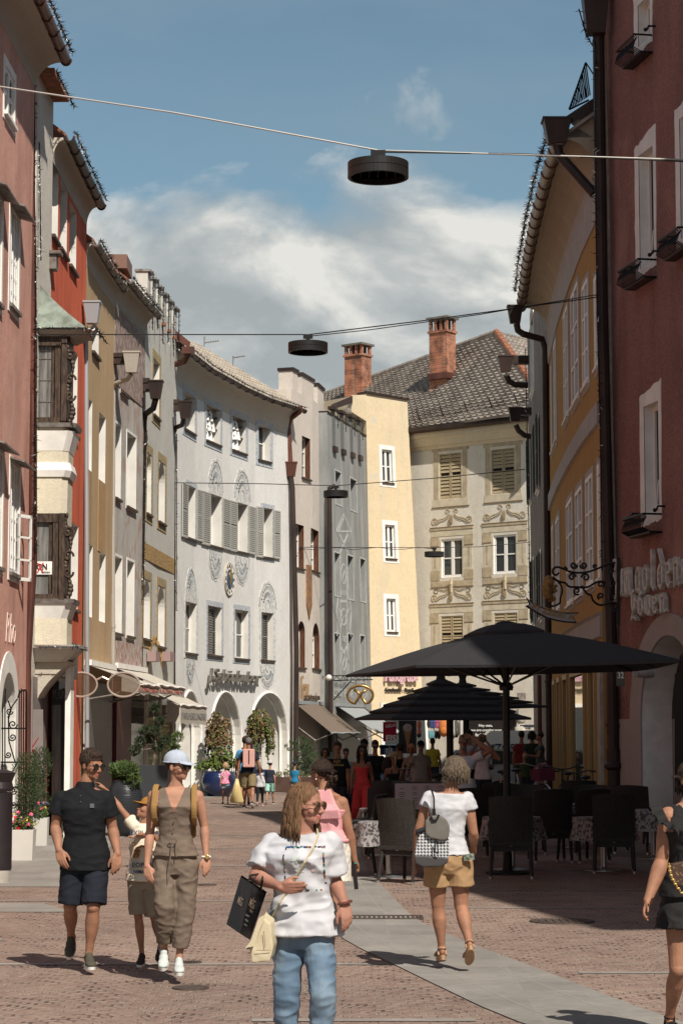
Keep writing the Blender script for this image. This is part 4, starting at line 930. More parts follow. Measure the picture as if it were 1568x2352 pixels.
for i,r in enumerate(W10):
 f=window(F10,h10,(*r,.10,''),M_['white_frame'],M_['glass']if i in(2,3)else M_['dark'],sill=None,fw=.075)
 w_=(r[1]-r[0])/2;a,b,z0,z1=r;mb=MB()
 if i not in(2,3):
  shutter(F10,f,a,a+w_-.01,z0,z1,shy,d0=-.05,n=12);shutter(F10,f,b-w_+.01,b,z0,z1,shy,d0=-.05,n=12)
 if i<2:
  e=.38;F10.box(mb,a-e*.75,a-.06,z0-.1,z1+.1,0,.012);F10.box(mb,b+.06,b+e*.75,z0-.1,z1+.1,0,.012)
  F10.box(mb,a-e,b+e,z1+.1,z1+.42,0,.014)
  for k in range(3):F10.box(mb,a-e-.1-.04*k,b+e+.1+.04*k,z1+.42+.07*k,z1+.46+.07*k,0,.03+.02*k,2)
  F10.box(mb,a-.06,a,z0,z1,0,.01,1);F10.box(mb,b,b+.06,z0,z1,0,.01,1);F10.box(mb,a-.34,b+.34,z0-.30,z0-.02,0,.014,1);F10.box(mb,a-.38,b+.38,z0-.34,z0-.30,0,.03,2)
 else:
  e=.46
  for s0_,s1_ in((a-e,a-.14),(b+.14,b+e)):
   F10.box(mb,s0_,s1_,z0-.0,z1+.1,0,.012,1);F10.box(mb,s0_-.05,s1_+.05,z1-.25,z1+.1,0,.022,0);F10.box(mb,s0_-.06,s1_+.06,z0-.1,z0+.28,0,.02,0)
   F10.box(mb,s0_+.12,s1_-.12,z0+.4,z1-.35,.013,.02,0)
   F10.box(mb,s0_-.05,s1_+.05,z1-.27,z1-.25,0,.03,2)
  F10.box(mb,a-.14,a,z0,z1,0,.01,1);F10.box(mb,b,b+.14,z0,z1,0,.01,1)
  F10.box(mb,a-e-.05,b+e+.05,z1+.12,z1+.34,0,.012,1);F10.box(mb,a-e-.06,b+e+.06,z1+.36,z1+.46,0,.03,0);F10.box(mb,a-e-.08,b+e+.08,z1+.46,z1+.49,0,.04,2)
  F10.box(mb,a-e-.04,b+e+.04,z0-.36,z0-.14,0,.02,0);F10.box(mb,a-e-.06,b+e+.06,z0-.39,z0-.36,0,.03,2)
  sm=(a+b)/2;zb=z1+.5
  for sg2 in(-1,1):
   ribbon(F10,mb,[(sm+sg2*(.86-.17*(1-k/18)*cos(k*.55)),zb+.20+.17*(1-k/18)*sin(k*.55))for k in range(17)],.05,0,.022,0)
   L1=[(sm+sg2*(.78-.66*t),zb+.14+.36*t**1.3+.05*sin(t*6))for t in[k/10 for k in range(11)]]
   ribbon(F10,mb,L1,[.15-.06*(k/10)for k in range(11)],0,.018,1);ribbon(F10,mb,L1,.022,.018,.024,2)
   ribbon(F10,mb,[(a_,b_-.08)for a_,b_ in L1],.015,.018,.024,2)
   ribbon(F10,mb,[(sm+sg2*(.22-.12*(1-k/14)*cos(k*.55)),zb+.58+.12*(1-k/14)*sin(k*.55))for k in range(13)],.05,0,.02,0)
   L2=[(sm+sg2*(.62-.56*t),z0-.46-.06*sin(t*3.1))for t in[k/8 for k in range(9)]]
   ribbon(F10,mb,L2,.07,0,.018,1);ribbon(F10,mb,L2,.018,.018,.024,2)
   ribbon(F10,mb,[(sm+sg2*(.78-.10*cos(k*.5)),z0-.52+.09*sin(k*.5))for k in range(12)],.03,.0,.024,2)
  if i>3:mb.tube([F10.P(sm,zb+.4,.014),F10.P(sm,zb+.75,.014),F10.P(sm,zb+1.0,.014)],[.07,.10,.02],5,0)
  mb.ball(F10.P(sm,zb+.25,.0),(.12,.03,.2),8,2);mb.ball(F10.P(sm,z0-.58,.0),(.1,.03,.18),8,0)
 mb.build('painted_frame',[tan,tan2,tanl],f)
eave(F10,h10,stucco('cream_cove_plaster',(.62,.53,.37),var=.06,samt=.1),M_['darkpipe'],None,13.3,out=.45,rise=.45,curve=False,tiles=(3,1))if False else None
mb=MB();F10.sweep(mb,[(0,13.0),(.05,13.0),(.08,13.12),(.14,13.14),(.25,13.45),(.30,13.46),(.30,13.8),(0,13.8)],0,F10.L);mb.build('cornice',MATS.get('cream_cove_plaster')or stucco('cream_cove_plaster',(.62,.53,.37),var=.06,samt=.1),h10)
mb=MB();F10.sweep(mb,[(.30,13.72),(.42,13.64),(.52,13.72),(.52,13.88),(.30,13.88)],-.0,F10.L);mb.build('gutter',M_['darkpipe'],h10)
EL,ER,RR,RL=at(640,1040,92),at(1262,948,80.2),at(1140,762,88.5),at(690,925,106)
EL=V((EL.x,EL.y,13.85));ER=V((ER.x,ER.y,13.85))
def rf(u,v,h,a=EL,b=ER,c=RR,d=RL):
 n_=(b-a).cross(d-a).normalized();n_=n_ if n_.z>0 else-n_
 return(a.lerp(b,u)).lerp(d.lerp(c,u),v)+n_*h
tile_roof(h10,rf,46,26,M_['tile_gray'],h=.085)
RE=at(1330,800,98);EE=V((ER.x+9,ER.y+4,13.85))
tile_roof(h10,lambda u,v,h:rf(u,v,h,ER,EE,V((RR.x+5,RR.y+6,RR.z)),RR),30,22,M_['tile_gray'],h=.08)
mb=MB()
def ridge(a,b,n,r=.13):
 for k in range(n):
  p,e=a.lerp(b,k/n),a.lerp(b,(k+1.15)/n);mb.tube([p,e],[r,r*.82],8)
ridge(RL,RR,44);mb.build('ridge_tile',M_['tile_gray'],h10);mb=MB();ridge(ER+V((0,0,.05)),RR,22,.15);mb.build('ridge_tile',M_['tile_red'],h10)
mb=MB()
for v,in((.10,),):
 A_,B_=rf(.30,v,.35),rf(1.0,v,.35)
 for k in(0,.12,.24):mb.tube([rf(.30,v,.14+k),rf(1.0,v,.14+k)],.012,4)
 for k in range(9):u=.3+.7*k/8;mb.tube([rf(u,v,0),rf(u,v,.5)],.02,4)
mb.build('snow_guard',M_['darkpipe'],h10)
def brick_mat():
 m=bpy.data.materials.new('chimney_brick');m.use_nodes=True;t=m.node_tree;b=t.nodes['Principled BSDF'];b.inputs['Roughness'].default_value=.9
 tcx=t.nodes.new('ShaderNodeTexCoord');s=t.nodes.new('ShaderNodeSeparateXYZ');t.links.new(tcx.outputs['Object'],s.inputs[0]);c=t.nodes.new('ShaderNodeCombineXYZ')
 t.links.new(math_(t,'ADD',s.outputs[0],s.outputs[1]),c.inputs[0]);t.links.new(s.outputs[2],c.inputs[1])
 br=t.nodes.new('ShaderNodeTexBrick');br.inputs['Scale'].default_value=1;br.inputs['Brick Width'].default_value=.26;br.inputs['Row Height'].default_value=.075;br.inputs['Mortar Size'].default_value=.008
 br.inputs['Color1'].default_value=(.42,.15,.07,1);br.inputs['Color2'].default_value=(.26,.085,.045,1);br.inputs['Mortar'].default_value=(.3,.23,.18,1);t.links.new(c.outputs[0],br.inputs[0])
 n=t.nodes.new('ShaderNodeTexNoise');n.inputs['Scale'].default_value=2.5;n.inputs['Detail'].default_value=6;t.links.new(tcx.outputs['Object'],n.inputs[0])
 o=mixc(t,1.,br.outputs[0],ramp(t,n.outputs[0],[(.35,.45),(.6,1.1)]),'MULTIPLY');t.links.new(o,b.inputs['Base Color'])
 bp=t.nodes.new('ShaderNodeBump');bp.inputs['Strength'].default_value=.5;bp.inputs['Distance'].default_value=.01;t.links.new(br.outputs['Fac'],bp.inputs['Height']);bp.invert=True;t.links.new(bp.outputs[0],b.inputs['Normal']);return m
BR=brick_mat()
def chimney(xl,xr,yt,yb,Y,dY):
 a=at(xl,yt,Y);b=at(xr,yb,Y);w_=b.x-a.x;zt,zb=a.z,b.z-1.0;cx=(a.x+b.x)/2;mb=MB()
 rot=Matrix.Rotation(R(-38),3,'Z');sx=w_*.74;H_=zt-zb;zs=zt-.24*(zt-b.z)-.1
 mb.box((cx,Y+.5,(zb+zs)/2),(sx,sx*.72,zs-zb),rot);mb.box((cx,Y+.5,zs+.04),(sx*1.12,sx*.84,.09),rot)
 for ux in(-.44,-.15,.15,.44):
  for uy in(-.3,.3):mb.box(V((cx,Y+.5,(zs+zt)/2))+rot@V((sx*ux,sx*uy,0)),(sx*.13,sx*.13,zt-zs-.1),rot)
 mb.box((cx,Y+.5,(zs+zt)/2),(sx*.6,sx*.3,zt-zs-.1),rot,1);mb.box((cx,Y+.5,zt-.04),(sx*1.2,sx*.94,.09),rot,2)
 return mb.build('chimney',[BR,M_['dark'],M_['stone2']],h10),(cx,Y+.5,sx,rot)
M_['stone2']=mat('mossy_slab',(.14,.125,.10),.9,var=.4,vscale=6)
chimney(788,856,787,885,97,1);_,(cx,cy,sx,rot)=chimney(983,1051,725,852,88.9,1)
mb=MB();mb.box((cx,cy-.1,at(1015,862,88.9).z),(sx*1.12,sx*.9,.25),rot);mb.build('chimney_flashing',M_['copper'],h10)
mb=MB();hp=lambda x,y:F10.q('K',x,y)
a=hp(1296,700);b=hp(1700,700);F10.box(mb,a[0],b[0],0,a[1],.02,.06);bd_=mb.build('billboard',mat('hoarding_black',(.022,.018,.018),.5));tag(bd_,'large black advertising board on the cream house behind the white van','billboard')
wl=mat('hoarding_white',(.8,.8,.78),.5)
letters(F10,'K',1405,705,1512,740,'MAXIMILIAN',wl,'',.01,.062,parent=bd_,name='board_letters',shear=0)
letters(F10,'K',1408,780,1515,806,'Hey man,',wl,'',.01,.062,parent=bd_,name='board_letters',shear=0,bold=.02)
letters(F10,'K',1347,817,1590,842,'we are creating your',wl,'',.01,.062,parent=bd_,name='board_letters',shear=0,bold=.02)
letters(F10,'K',1380,850,1480,875,'fashion',wl,'',.01,.062,parent=bd_,name='board_letters',shear=0,bold=.02)
mb=MB();a=hp(1262,700);b=hp(1290,700);F10.box(mb,a[0],b[0],0,a[1]+.1,0,.05);mb.build('pilaster',M_['white'],h10)
mb=MB();p=at(*q('M',480,482),82);mb.box(p,(.3,.3,.25));tag(mb.build('wall_lamp',M_['oldmetal']),'small grey box lamp on the cream wall behind the umbrellas','wall lamp')
mb=MB();p=at(*q('M',475,660),79);mb.ball(p+V((0,0,.12)),.18,16);mb.lathe(p,[(.07,-.04),(.16,-.07),(.16,-.13),(.22,-.17),(.2,-.6),(.22,-2.1)],12);tag(mb.build('stone_ball',M_['stone'],smooth=True),'round stone ball on a gatepost beyond the white van','finial')
# ---------------- right row ----------------
F11=Fac([(5.95,67.5),(5.6,61),(5.3,54.9)],14.2,lean=((-.12,0),(-.0,0)))
h11=house('rough_grey_house','rough grey roughcast house with dark green shutters beyond the yellow house',F11)
m11=stucco('roughcast',(.33,.29,.26),stain=(.2,.18,.16),samt=.5,var=.2,grain=.45,bump=.9,bscale=22)
W11=[F11.rect('F',345,100,370,540),F11.rect('F',338,880,352,1255),F11.rect('F',383,780,402,1180),F11.rect('F',362,1640,374,2020),F11.rect('F',404,1600,418,1990)]
F11.wall(h11,[m11,M_['white']],[(*r,.15,'')for r in W11])
gsh=mat('dark_green_shutter',(.022,.032,.024),.5)
for i,r in enumerate(W11):
 f=window(F11,h11,(*r,.12,''),M_['white_frame'],M_['glass'],sill=M_['white'],surround=M_['white'],sw=.12)
 if i:w_=(r[1]-r[0])*.5;shutter(F11,f,r[0]-w_-.03,r[0]-.03,r[2],r[3],gsh,d0=.06);shutter(F11,f,r[1]+.03,r[1]+.03+w_,r[2],r[3],gsh,d0=.06)
for(x,y,xs,Y)in((190,400,300,56.5),(250,720,320,63.0)):
 p=at(*q('F',x,y),Y);e_=at(*q('F',xs,y),Y);sz=.72
 pipe(h11,[p+V((.02,0,-.3)),at(*q('F',x+22,y+110*57/Y),Y),at(*q('F',x+60,y+130),Y),at(*q('F',xs+30,y+135),Y)],.08,dp5,collars=False,hop=(p,.38,.3,.42))
 mb=MB();mb.box((p+e_)/2+V((.1,0,.1)),((e_.x-p.x)+.1,.2,.22));mb.build('gutter_spout',dp5,h11)
F12=Fac([(5.27,54.8),(4.98,49.7),(4.80,45.5),(4.69,41.7),(4.66,38.9)],12.05)
h12=house('yellow_house','curved ochre yellow house with white windows, deep cove eave and shop front',F12)
m12=stucco('yellow_plaster',(.43,.25,.085),stain=(.36,.2,.08),samt=.3,var=.07,bump=.2)
U12=[F12.rect('F',478,420,487,950),F12.rect('F',495,300,515,870),F12.rect('F',556,110,590,715),F12.rect('F',604,-10,655,600),F12.rect('F',674,-70,718,505),F12.rect('F',750,-130,800,375)]
V12=[F12.rect('F',484,1430,498,1960),F12.rect('F',508,1395,535,1935),F12.rect('F',575,1290,618,1895),F12.rect('F',632,1215,680,1840),F12.rect('F',697,1130,748,1785),F12.rect('F',770,1040,815,1730)]
sfo=[]
for i in range(6):
 pass
F12.wall(h12,[m12,M_['white']],[(*r,.04,'')for r in U12+V12])
gs_=mat('greyish_surround',(.40,.37,.34),.9,var=.1)
for r in U12+V12:window(F12,h12,(*r,.02,''),M_['white_frame'],M_['glass2'],rows=3,sill=M_['white'],surround=gs_,sw=.13,fw=.08)
mb=MB();zb_=F12.q('F',700,830)[1];F12.box(mb,0,1,0,1,0,0)if False else None
F12.sweep(mb,[(0,7.45),(.06,7.47),(.06,7.85),(0,7.9)],0,F12.L)
s_,z_=F12.q('F',700,2010);F12.sweep(mb,[(0,z_-.45),(.05,z_-.42),(.05,z_-.05),(.10,z_),(0,z_+.02)],0,F12.L);mb.build('string_course',gs_,h12)
eave(F12,h12,stucco('yellow_house_cove',(.38,.32,.235),var=.07,samt=.2),M_['darkpipe']if False else mat('old_copper_gutter',(.20,.14,.10),.38,metal=.55,var=.2),M_['tile_gray'],11.95,out=.56,rise=.75,gr=.12,back=4)
mb=MB();F12.sweep(mb,[(0,11.2),(.03,11.2),(.05,11.9),(.10,11.98),(0,11.98)],0,F12.L);mb.build('cornice',gs_,h12)
mb=MB();mb.hexa([at(*q('E',*p),Y)for Y in(39.0,39.5)for p in((690,885),(870,800),(880,690),(640,850))],0);mb.build('verge_board',[M_['darkpipe']],h12)
mb=MB();mb.hexa([at(*q('E',*p),Y)for Y in(39.1,39.45)for p in((700,900),(870,1000),(870,795),(690,885))]);mb.build('gable_wall',MATS['cove_plaster'],h12)
mb=MB()
A0,A1,B0,B1=q('E',680,790),q('E',800,450),q('E',860,700),q('E',860,500)
for k in range(15):
 t=k/14;mb.tube([at(A0[0]+(A1[0]-A0[0])*t,A0[1]+(A1[1]-A0[1])*t,41),at(A0[0]+(A1[0]-A0[0])*t+.5*t*20,min(A0[1]-5*1,A0[1]+(A1[1]-A0[1])*t*.1-t*22),41)],.012,4)
mb.tube([at(*A0,41),at(*A1,41)],.02,5);mb.tube([at(*A0,41),at(A0[0]+45,A0[1]-22,41)],.02,5);mb.tube([at(*A1,41),at(A1[0]+18,A1[1]+28,41),at(A1[0]+18,A1[1]+120,41)],.015,5)
for k in range(1,4):t=k/4;mb.tube([at(A0[0]+(A1[0]-A0[0])*t,A0[1]+(A1[1]-A0[1])*t,41),at(A0[0]+(A1[0]-A0[0])*t+12,A0[1]-12-20*t,41)],.01,4)
tag(mb.build('roof_railing',M_['black_iron']),'black iron railing on the roof above the yellow house','railing')
mb=MB();g=MB();zt=F12.q('M',900,335)[1]
xs_=[700,728,742,765,782,815,832,925,962,1000]
gl=[(712,728),(743,763),(783,812),(833,925),(960,1000)]
for a,b in gl:
 s1_,s0_=F12.q('M',a,700)[0],F12.q('M',b,700)[0];s0_,s1_=min(s0_,s1_),max(s0_,s1_);F12.box(g,s0_,s1_,.35,zt,.01,.03)
 for k in(0,1):F12.box(mb,(s0_,s1_)[k]-.05,(s0_,s1_)[k]+.05,.3,zt,.0,.09)
 F12.box(mb,s0_,s1_,zt,zt+.1,0,.09)
g.build('shop_window',mat('shop_glass',(.05,.05,.05),.03,spec=1.0),h12);mb.build('shop_frame',mat('yellow_frame',(.40,.26,.10),.5),h12)
for a,b,e_ in((0,.25,.12),(F12.L-.5,F12.L,.06)):mb=MB();F12.box(mb,a,b,0,zt+.2,.0,e_);mb.build('pilaster',M_['stone'],h12)
pipe(h12,[at(*q('E',590,1040),39),at(*q('E',610,1120),39),at(*q('E',860,1400),38.7)],.09,dp5,collars=False,hop=(at(*q('E',590,950),39),.50,.4,.46))
pipe(h12,[at(*q('F',260,150),54.2),at(*q('F',268,190),54.2),at(*q('F',300,212),54.2),at(*q('F',420,245),54.5),at(*q('F',440,310),54.6),at(*q('F',455,1900),54.6),at(*q('M',672,1190),54.6)],.085,dp5,hop=(at(*q('F',250,90),54.2),.38,.3,.45))
F13=Fac([(4.78,38.6),(5.62,34.5),(7.86,17),(9.8,7.5)],16.6)
h13=house('red_inn','dark red roughcast inn at the right edge with white window surrounds and grey arch',F13)
m13=stucco('dark_red_roughcast',(.31,.16,.135),stain=(.20,.105,.09),samt=.5,var=.16,grain=.2,patch=((.36,.20,.17),.56,.70,.7),bump=1.0,bscale=26)
W13=[F13.rect('E',1180,40,1270,260),F13.rect('E',1185,1130,1300,1880),F13.rect('F',1060,670,1160,1340),F13.rect('E',1480,860,1600,1650)]
s0_,z_=F13.q('F',965,2180);s1_,_=F13.q('F',1330,2180);zt=F13.q('F',1160,2110)[1]
A13=(F13.q('F',1040,2180)[0],F13.q('F',1400,2180)[0],0,zt,.55,'arch')
F13.wall(h13,[m13,M_['white']],[(*r,.22,'')for r in W13]+[A13])
for i,r in enumerate(W13):
 f=window(F13,h13,(*r,.20,''),M_['white_frame'],M_['dark'],rows=1,cols=1,fw=.09);a,b,z0,z1=r
 sr=MB()
 outl=[];K=10
 for(p0,p1)in(((a-.22,z0-.15),(a-.22,z1+.2)),((a-.22,z1+.2),(b+.15,z1+.35)),((b+.15,z1+.35),(b+.08,z0-.1)),((b+.08,z0-.1),(a-.22,z0-.15))):
  for k in range(K):t=k/K;outl.append((p0[0]+(p1[0]-p0[0])*t+.03*noise.noise(V((k*.9,i*3,p0[1]))),p0[1]+(p1[1]-p0[1])*t+.05*noise.noise(V((k*.8,i*5+2,p0[0])))))
 inn=[]
 for(p0,p1)in(((a,z0),(a,z1)),((a,z1),(b,z1)),((b,z1),(b,z0)),((b,z0),(a,z0))):
  for k in range(K):t=k/K;inn.append((p0[0]+(p1[0]-p0[0])*t,p0[1]+(p1[1]-p0[1])*t))
 n=len(inn)
 for k in range(n):sr.quad(F13.P(*outl[k],.012),F13.P(*outl[(k+1)%n],.012),F13.P(*inn[(k+1)%n],.012),F13.P(*inn[k],.012))
 for k in range(n):sr.quad(F13.P(*outl[k],.012),F13.P(*outl[(k+1)%n],.012),F13.P(*outl[(k+1)%n],0),F13.P(*outl[k],0))
 sr.build('surround',M_['white'],f)
 cs_=MB();zc0,zc1=z0+.12,z1-.1
 def sash(u0,u1,v0,v1):
  P_=[]
  for e in(0,.05):
   for u,v in((u0,v0),(u1,v0),(u1,v1),(u0,v1)):P_.append(F13.P(a+.12+(b-a-.24)*u,zc0+(zc1-zc0)*v,-.17+e-.22*v))
  cs_.hexa(P_)
 sash(0,.09,0,1);sash(.91,1,0,1);sash(.09,.91,0,.05);sash(.09,.91,.95,1);sash(.09,.91,.32,.345);sash(.09,.91,.62,.645)
 cs_.build('sash',M_['white_frame'],f)
 gq=MB();gq.quad(*[F13.P(a+.12+(b-a-.24)*u,zc0+(zc1-zc0)*v,-.15-.22*v)for u,v in((.05,.02),(.95,.02),(.95,.98),(.05,.98))]);gq.build('pane',M_['glass'],f)
 fb=MB();zz0=z0-.32;a2,b2=a-.22,b+.12;ex=.34
 for z,d in((zz0,.22),(z0-.02,ex)):fb.tube([F13.P(a2,z,.02),F13.P(a2,z,d),F13.P(b2,z,d),F13.P(b2,z,.02)],.018,5)
 n=15
 for k in range(n+1):
  s=a2+(b2-a2)*k/n;fb.tube([F13.P(s,zz0,.20),F13.P(s,zz0+.08,.36),F13.P(s,zz0+.18,.33),F13.P(s,zz0+.25,ex-.05),F13.P(s,z0-.02,ex)],.010,4)
 F13.box(fb,a2,b2,zz0-.01,zz0+.02,.02,.24)
 for s in(a2-.1,b2+.12):fb.tube([F13.P(s,z0+.1,0),F13.P(s,z0+.1,.12),F13.P(s,z0+.02,.16)],.02,5);fb.ball(F13.P(s,z0+.03,.18),.035,6)
 bo=fb.build('flower_box',M_['black_iron']);tag(bo,['curved black iron flower box under the topmost window of the red inn','black iron flower box under the middle window of the red inn','black iron flower box under the lowest window above the inn lettering','black iron flower box cut off at the right picture edge'][i],'flower box','iron flower boxes of the red inn')
mb=MB();a,b,_,zt,_,_=A13;r_=(b-a)/2;mc=(a+b)/2;rise=min(r_,zt-.1)
for k in range(24):
 t0,t1=pi*k/24,pi*(k+1)/24;P_=[]
 for d in(0,.03):
  for rr,ri,t in((r_+.55,rise+.36,t0),(r_+.55,rise+.36,t1),(r_,rise,t1),(r_,rise,t0)):P_.append(F13.P(max(.02,mc-rr*cos(t)),zt-rise+ri*sin(t),d))
 mb.hexa(P_)
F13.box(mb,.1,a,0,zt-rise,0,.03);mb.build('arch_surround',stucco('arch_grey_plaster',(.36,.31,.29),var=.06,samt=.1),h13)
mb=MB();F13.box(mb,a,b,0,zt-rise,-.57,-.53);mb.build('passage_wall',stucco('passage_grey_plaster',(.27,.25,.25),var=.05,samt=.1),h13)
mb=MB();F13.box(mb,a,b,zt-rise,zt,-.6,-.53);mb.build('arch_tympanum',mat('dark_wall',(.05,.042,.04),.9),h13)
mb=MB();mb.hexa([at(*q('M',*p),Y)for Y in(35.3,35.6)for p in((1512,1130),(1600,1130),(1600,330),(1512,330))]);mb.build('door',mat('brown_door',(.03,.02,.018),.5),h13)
p=at(*q('M',1318,318),36.3);mb=MB();mb.lathe(p,[(.02,-.14),(.09,-.13),(.11,0),(.09,.13),(.02,.14)],16,M=Matrix.Rotation(R(90),3,'Y'));mb.box(p+V((-.18,0,-.03)),(.08,.1,.12));tag(mb.build('wall_lamp',mat('lamp_grey',(.33,.30,.29),.5),smooth=False),'rounded grey wall lamp in the arched passage of the red inn','wall lamp')
p=at(*q('M',1147,348),36.9);mb=MB();mb.box(p,(.13,.02,.33));pl=mb.build('house_number_plate',mat('plate_green_grey',(.10,.11,.09),.4));tag(pl,'small enamel plate with the number 32 beside the inn archway','house number')
vs,fs=text_geo('32',.15,.003,align='CENTER',bold=.004);tx=MB();tx.add([p+V((v.x*.75,-.014-v.z,v.y-.03))for v in vs],fs);tx.build('number',M_['white'],pl)
pipe(h13,[at(*q('E',890,200),38.2),at(*q('E',905,1200),38.2),at(*q('E',920,2300),38.2),at(*q('F',835,1600),38.2),at(*q('F',855,2200),38.2),at(*q('M',1100,930),38.2)],.105,dp5,hop=(at(*q('E',868,60),38.1),.50,.4,.95))
mb=MB();mb.lathe(at(*q('M',1102,1000),38.2),[(.105,-1.6),(.105,-.5),(.14,-.45),(.11,-.4),(.11,.05),(.17,.1),(.17,.16),(.13,.2),(.13,.42)],14);mb.build('downpipe_base',dp5,h13)
mb=MB();mb.tube([at(*q('E',925,200),38.3),at(*q('E',955,1500),38.3),at(*q('F',850,800),38.3),at(*q('F',870,1600),38.3),at(*q('F',880,2100),38.3)],.05,8);mb.build('conduit',M_['stone'],h13)
mb=MB();F13.sweep(mb,[(-6,16.6),(.9,16.6),(.95,16.8),(-6,19)],0,F13.L);mb.build('roof',M_['tile_red'],h13)
def frak(txt_,F,c,x0,y0,x1,y1,label,ext=.07,off=.05):
 """each glyph is a list of stroke polylines on a 0..1 wide, 0..1 high cell (x-height .62)"""
 G=dict(Z=[[(.1,.95),(.5,1),(.75,.85),(.4,.62),(.75,.4),(.7,.05),(.35,-.12),(.1,.0)],[(.1,.95),(.15,.78)]],u=[[(.15,.62),(.2,.1),(.38,0),(.55,.12)],[(.62,.66),(.62,.06),(.74,0)]],m=[[(.08,.66),(.14,.0)],[(.14,.55),(.34,.66),(.38,.0)],[(.38,.55),(.58,.66),(.66,.06),(.74,.0)]],g=[[(.3,.64),(.14,.5),(.16,.14),(.36,.02),(.6,.14)],[(.3,.64),(.6,.6),(.6,-.1),(.4,-.3),(.15,-.2)]],o=[[(.36,.66),(.14,.5),(.16,.14),(.4,.0),(.62,.16),(.6,.5),(.36,.66)]],l=[[(.3,1.),(.26,.1),(.46,.0)]],d=[[(.36,.6),(.14,.46),(.16,.12),(.4,.0),(.62,.14),(.6,.6),(.2,1.0)]],e=[[(.6,.4),(.2,.34)],[(.6,.4),(.5,.64),(.2,.56),(.16,.12),(.38,.0),(.6,.1)]],n=[[(.14,.66),(.2,.0)],[(.2,.52),(.46,.66),(.56,.5),(.54,.06),(.68,.0)]],r=[[(.2,.64),(.24,.0)],[(.24,.5),(.46,.66),(.56,.56)]],L=[[(.5,1.0),(.2,.9),(.2,.35),(.34,.2),(.1,-.1),(.4,-.02),(.7,-.12)],[(.55,.75),(.5,.35)]],w=[[(.1,.64),(.12,.12),(.3,.0)],[(.36,.68),(.34,.0)],[(.34,.1),(.56,.0),(.66,.2),(.62,.62),(.5,.68)]])
 s0,z1=F.q(c,x0,y0);s1,z0=F.q(c,x1,y1);n=len(txt_);mb=MB();wd=(s1-s0)/sum(.45 if ch==' ' else 1 for ch in txt_);hh=z1-z0;x=s0
 for ch in txt_:
  if ch==' ':x+=wd*.45;continue
  strokes=G['o']+[[(.28,.88),(.3,.8)],[(.5,.88),(.52,.8)]]if ch=='ö' else G[ch]
  for st in strokes:
   for(xa,ya),(xb,yb)in zip(st,st[1:]):
    L_=math.hypot(xb-xa,yb-ya);th=.135 if abs(xb-xa)<.1 else .085
    a_=V((xa,ya));b_=V((xb,yb));dd_=(b_-a_).normalized();a_-=dd_*.035;b_+=dd_*.035;n_=V((th/2,th*.28 if dd_.y*dd_.x<0 else-th*.28))if abs(dd_.y)>.35 else V((.02,th*.55))
    P_=[]
    for d in(off,off+ext):
     for p_ in(a_-n_,b_-n_,b_+n_,a_+n_):P_.append(F.P(x+p_.x*wd*1.12,z0+(p_.y)*hh,d))
    mb.hexa(P_)
  x+=wd
 o=mb.build('inn_lettering',mat('aged_ivory_letters',(.60,.56,.50),.6,var=.3,vscale=9));tag(o,label,'sign');return o
frak('Zum goldenen',F13,'U',905,115,1760,312,'raised ivory blackletter words Zum goldenen on the dark red inn wall')
frak('Löwen',F13,'U',1110,410,1475,610,'raised ivory blackletter word Löwen, lower line of the inn name',ext=.08)
# ---------------- people ----------------
def remesh(mb,voxel,smooth=3,fac=.5):
 me=bpy.data.meshes.new('tmp');me.from_pydata(mb.v,[],mb.f);o=bpy.data.objects.new('tmp',me);col.objects.link(o)
 bm=bmesh.new();bm.from_mesh(me);bmesh.ops.recalc_face_normals(bm,faces=bm.faces);bm.to_mesh(me);bm.free()
 r=o.modifiers.new('r','REMESH');r.mode='VOXEL';r.voxel_size=voxel;r.adaptivity=0
 if smooth:s=o.modifiers.new('s','SMOOTH');s.iterations=smooth;s.factor=fac
 bpy.context.view_layer.update()
 m2=bpy.data.meshes.new_from_object(o.evaluated_get(bpy.context.evaluated_depsgraph_get()))
 bpy.data.objects.remove(o);bpy.data.meshes.remove(me);return m2
def folds(me,amp,freq,stretch=(1,1,1),seed=0,mask=None):
 off=V((seed*3.7,seed*1.3,seed*5.1));st=V(stretch)*freq
 nrm=[v.normal.copy()for v in me.vertices];cos=[]
 for v,vn in zip(me.vertices,nrm):
  p=v.co;q_=V((p.x*st.x,p.y*st.y,p.z*st.z))+off
  n1_=noise.noise(q_+.6*noise.noise_vector(q_*.5));n2_=noise.noise(q_*2.3)
  d=amp*((1-abs(n1_)*2.2)*.8+n2_*.35-.3)
  if mask:d*=mask(p)
  cos.extend(p+vn*d)
 me.vertices.foreach_set('co',cos);me.update()
def place(me,name,mats,parent,smooth=True):
 off=WL[parent.name];me.transform(Matrix.Translation(-off));me.name=name;me.materials.clear()
 for m in(mats if isinstance(mats,(list,tuple))else[mats]):me.materials.append(m)
 if smooth:me.polygons.foreach_set('use_smooth',[True]*len(me.polygons))
 o=bpy.data.objects.new(name,me);col.objects.link(o);o.parent=parent;WL[o.name]=off.copy();return o
def frame(f,up=V((0,0,1))):
 f=V(f).normalized();r=f.cross(up).normalized();u=r.cross(f);return f,r,u
class Frm:
 def __init__(s,c,f,up=(0,0,1),k=1.):
  s.c=V(c);s.f,s.r,s.u=frame(f,V(up));s.k=k;s.M=Matrix((s.r,s.f,s.u)).transposed()
 def __call__(s,r,f,u):return s.c+(s.r*r+s.f*f+s.u*u)*s.k
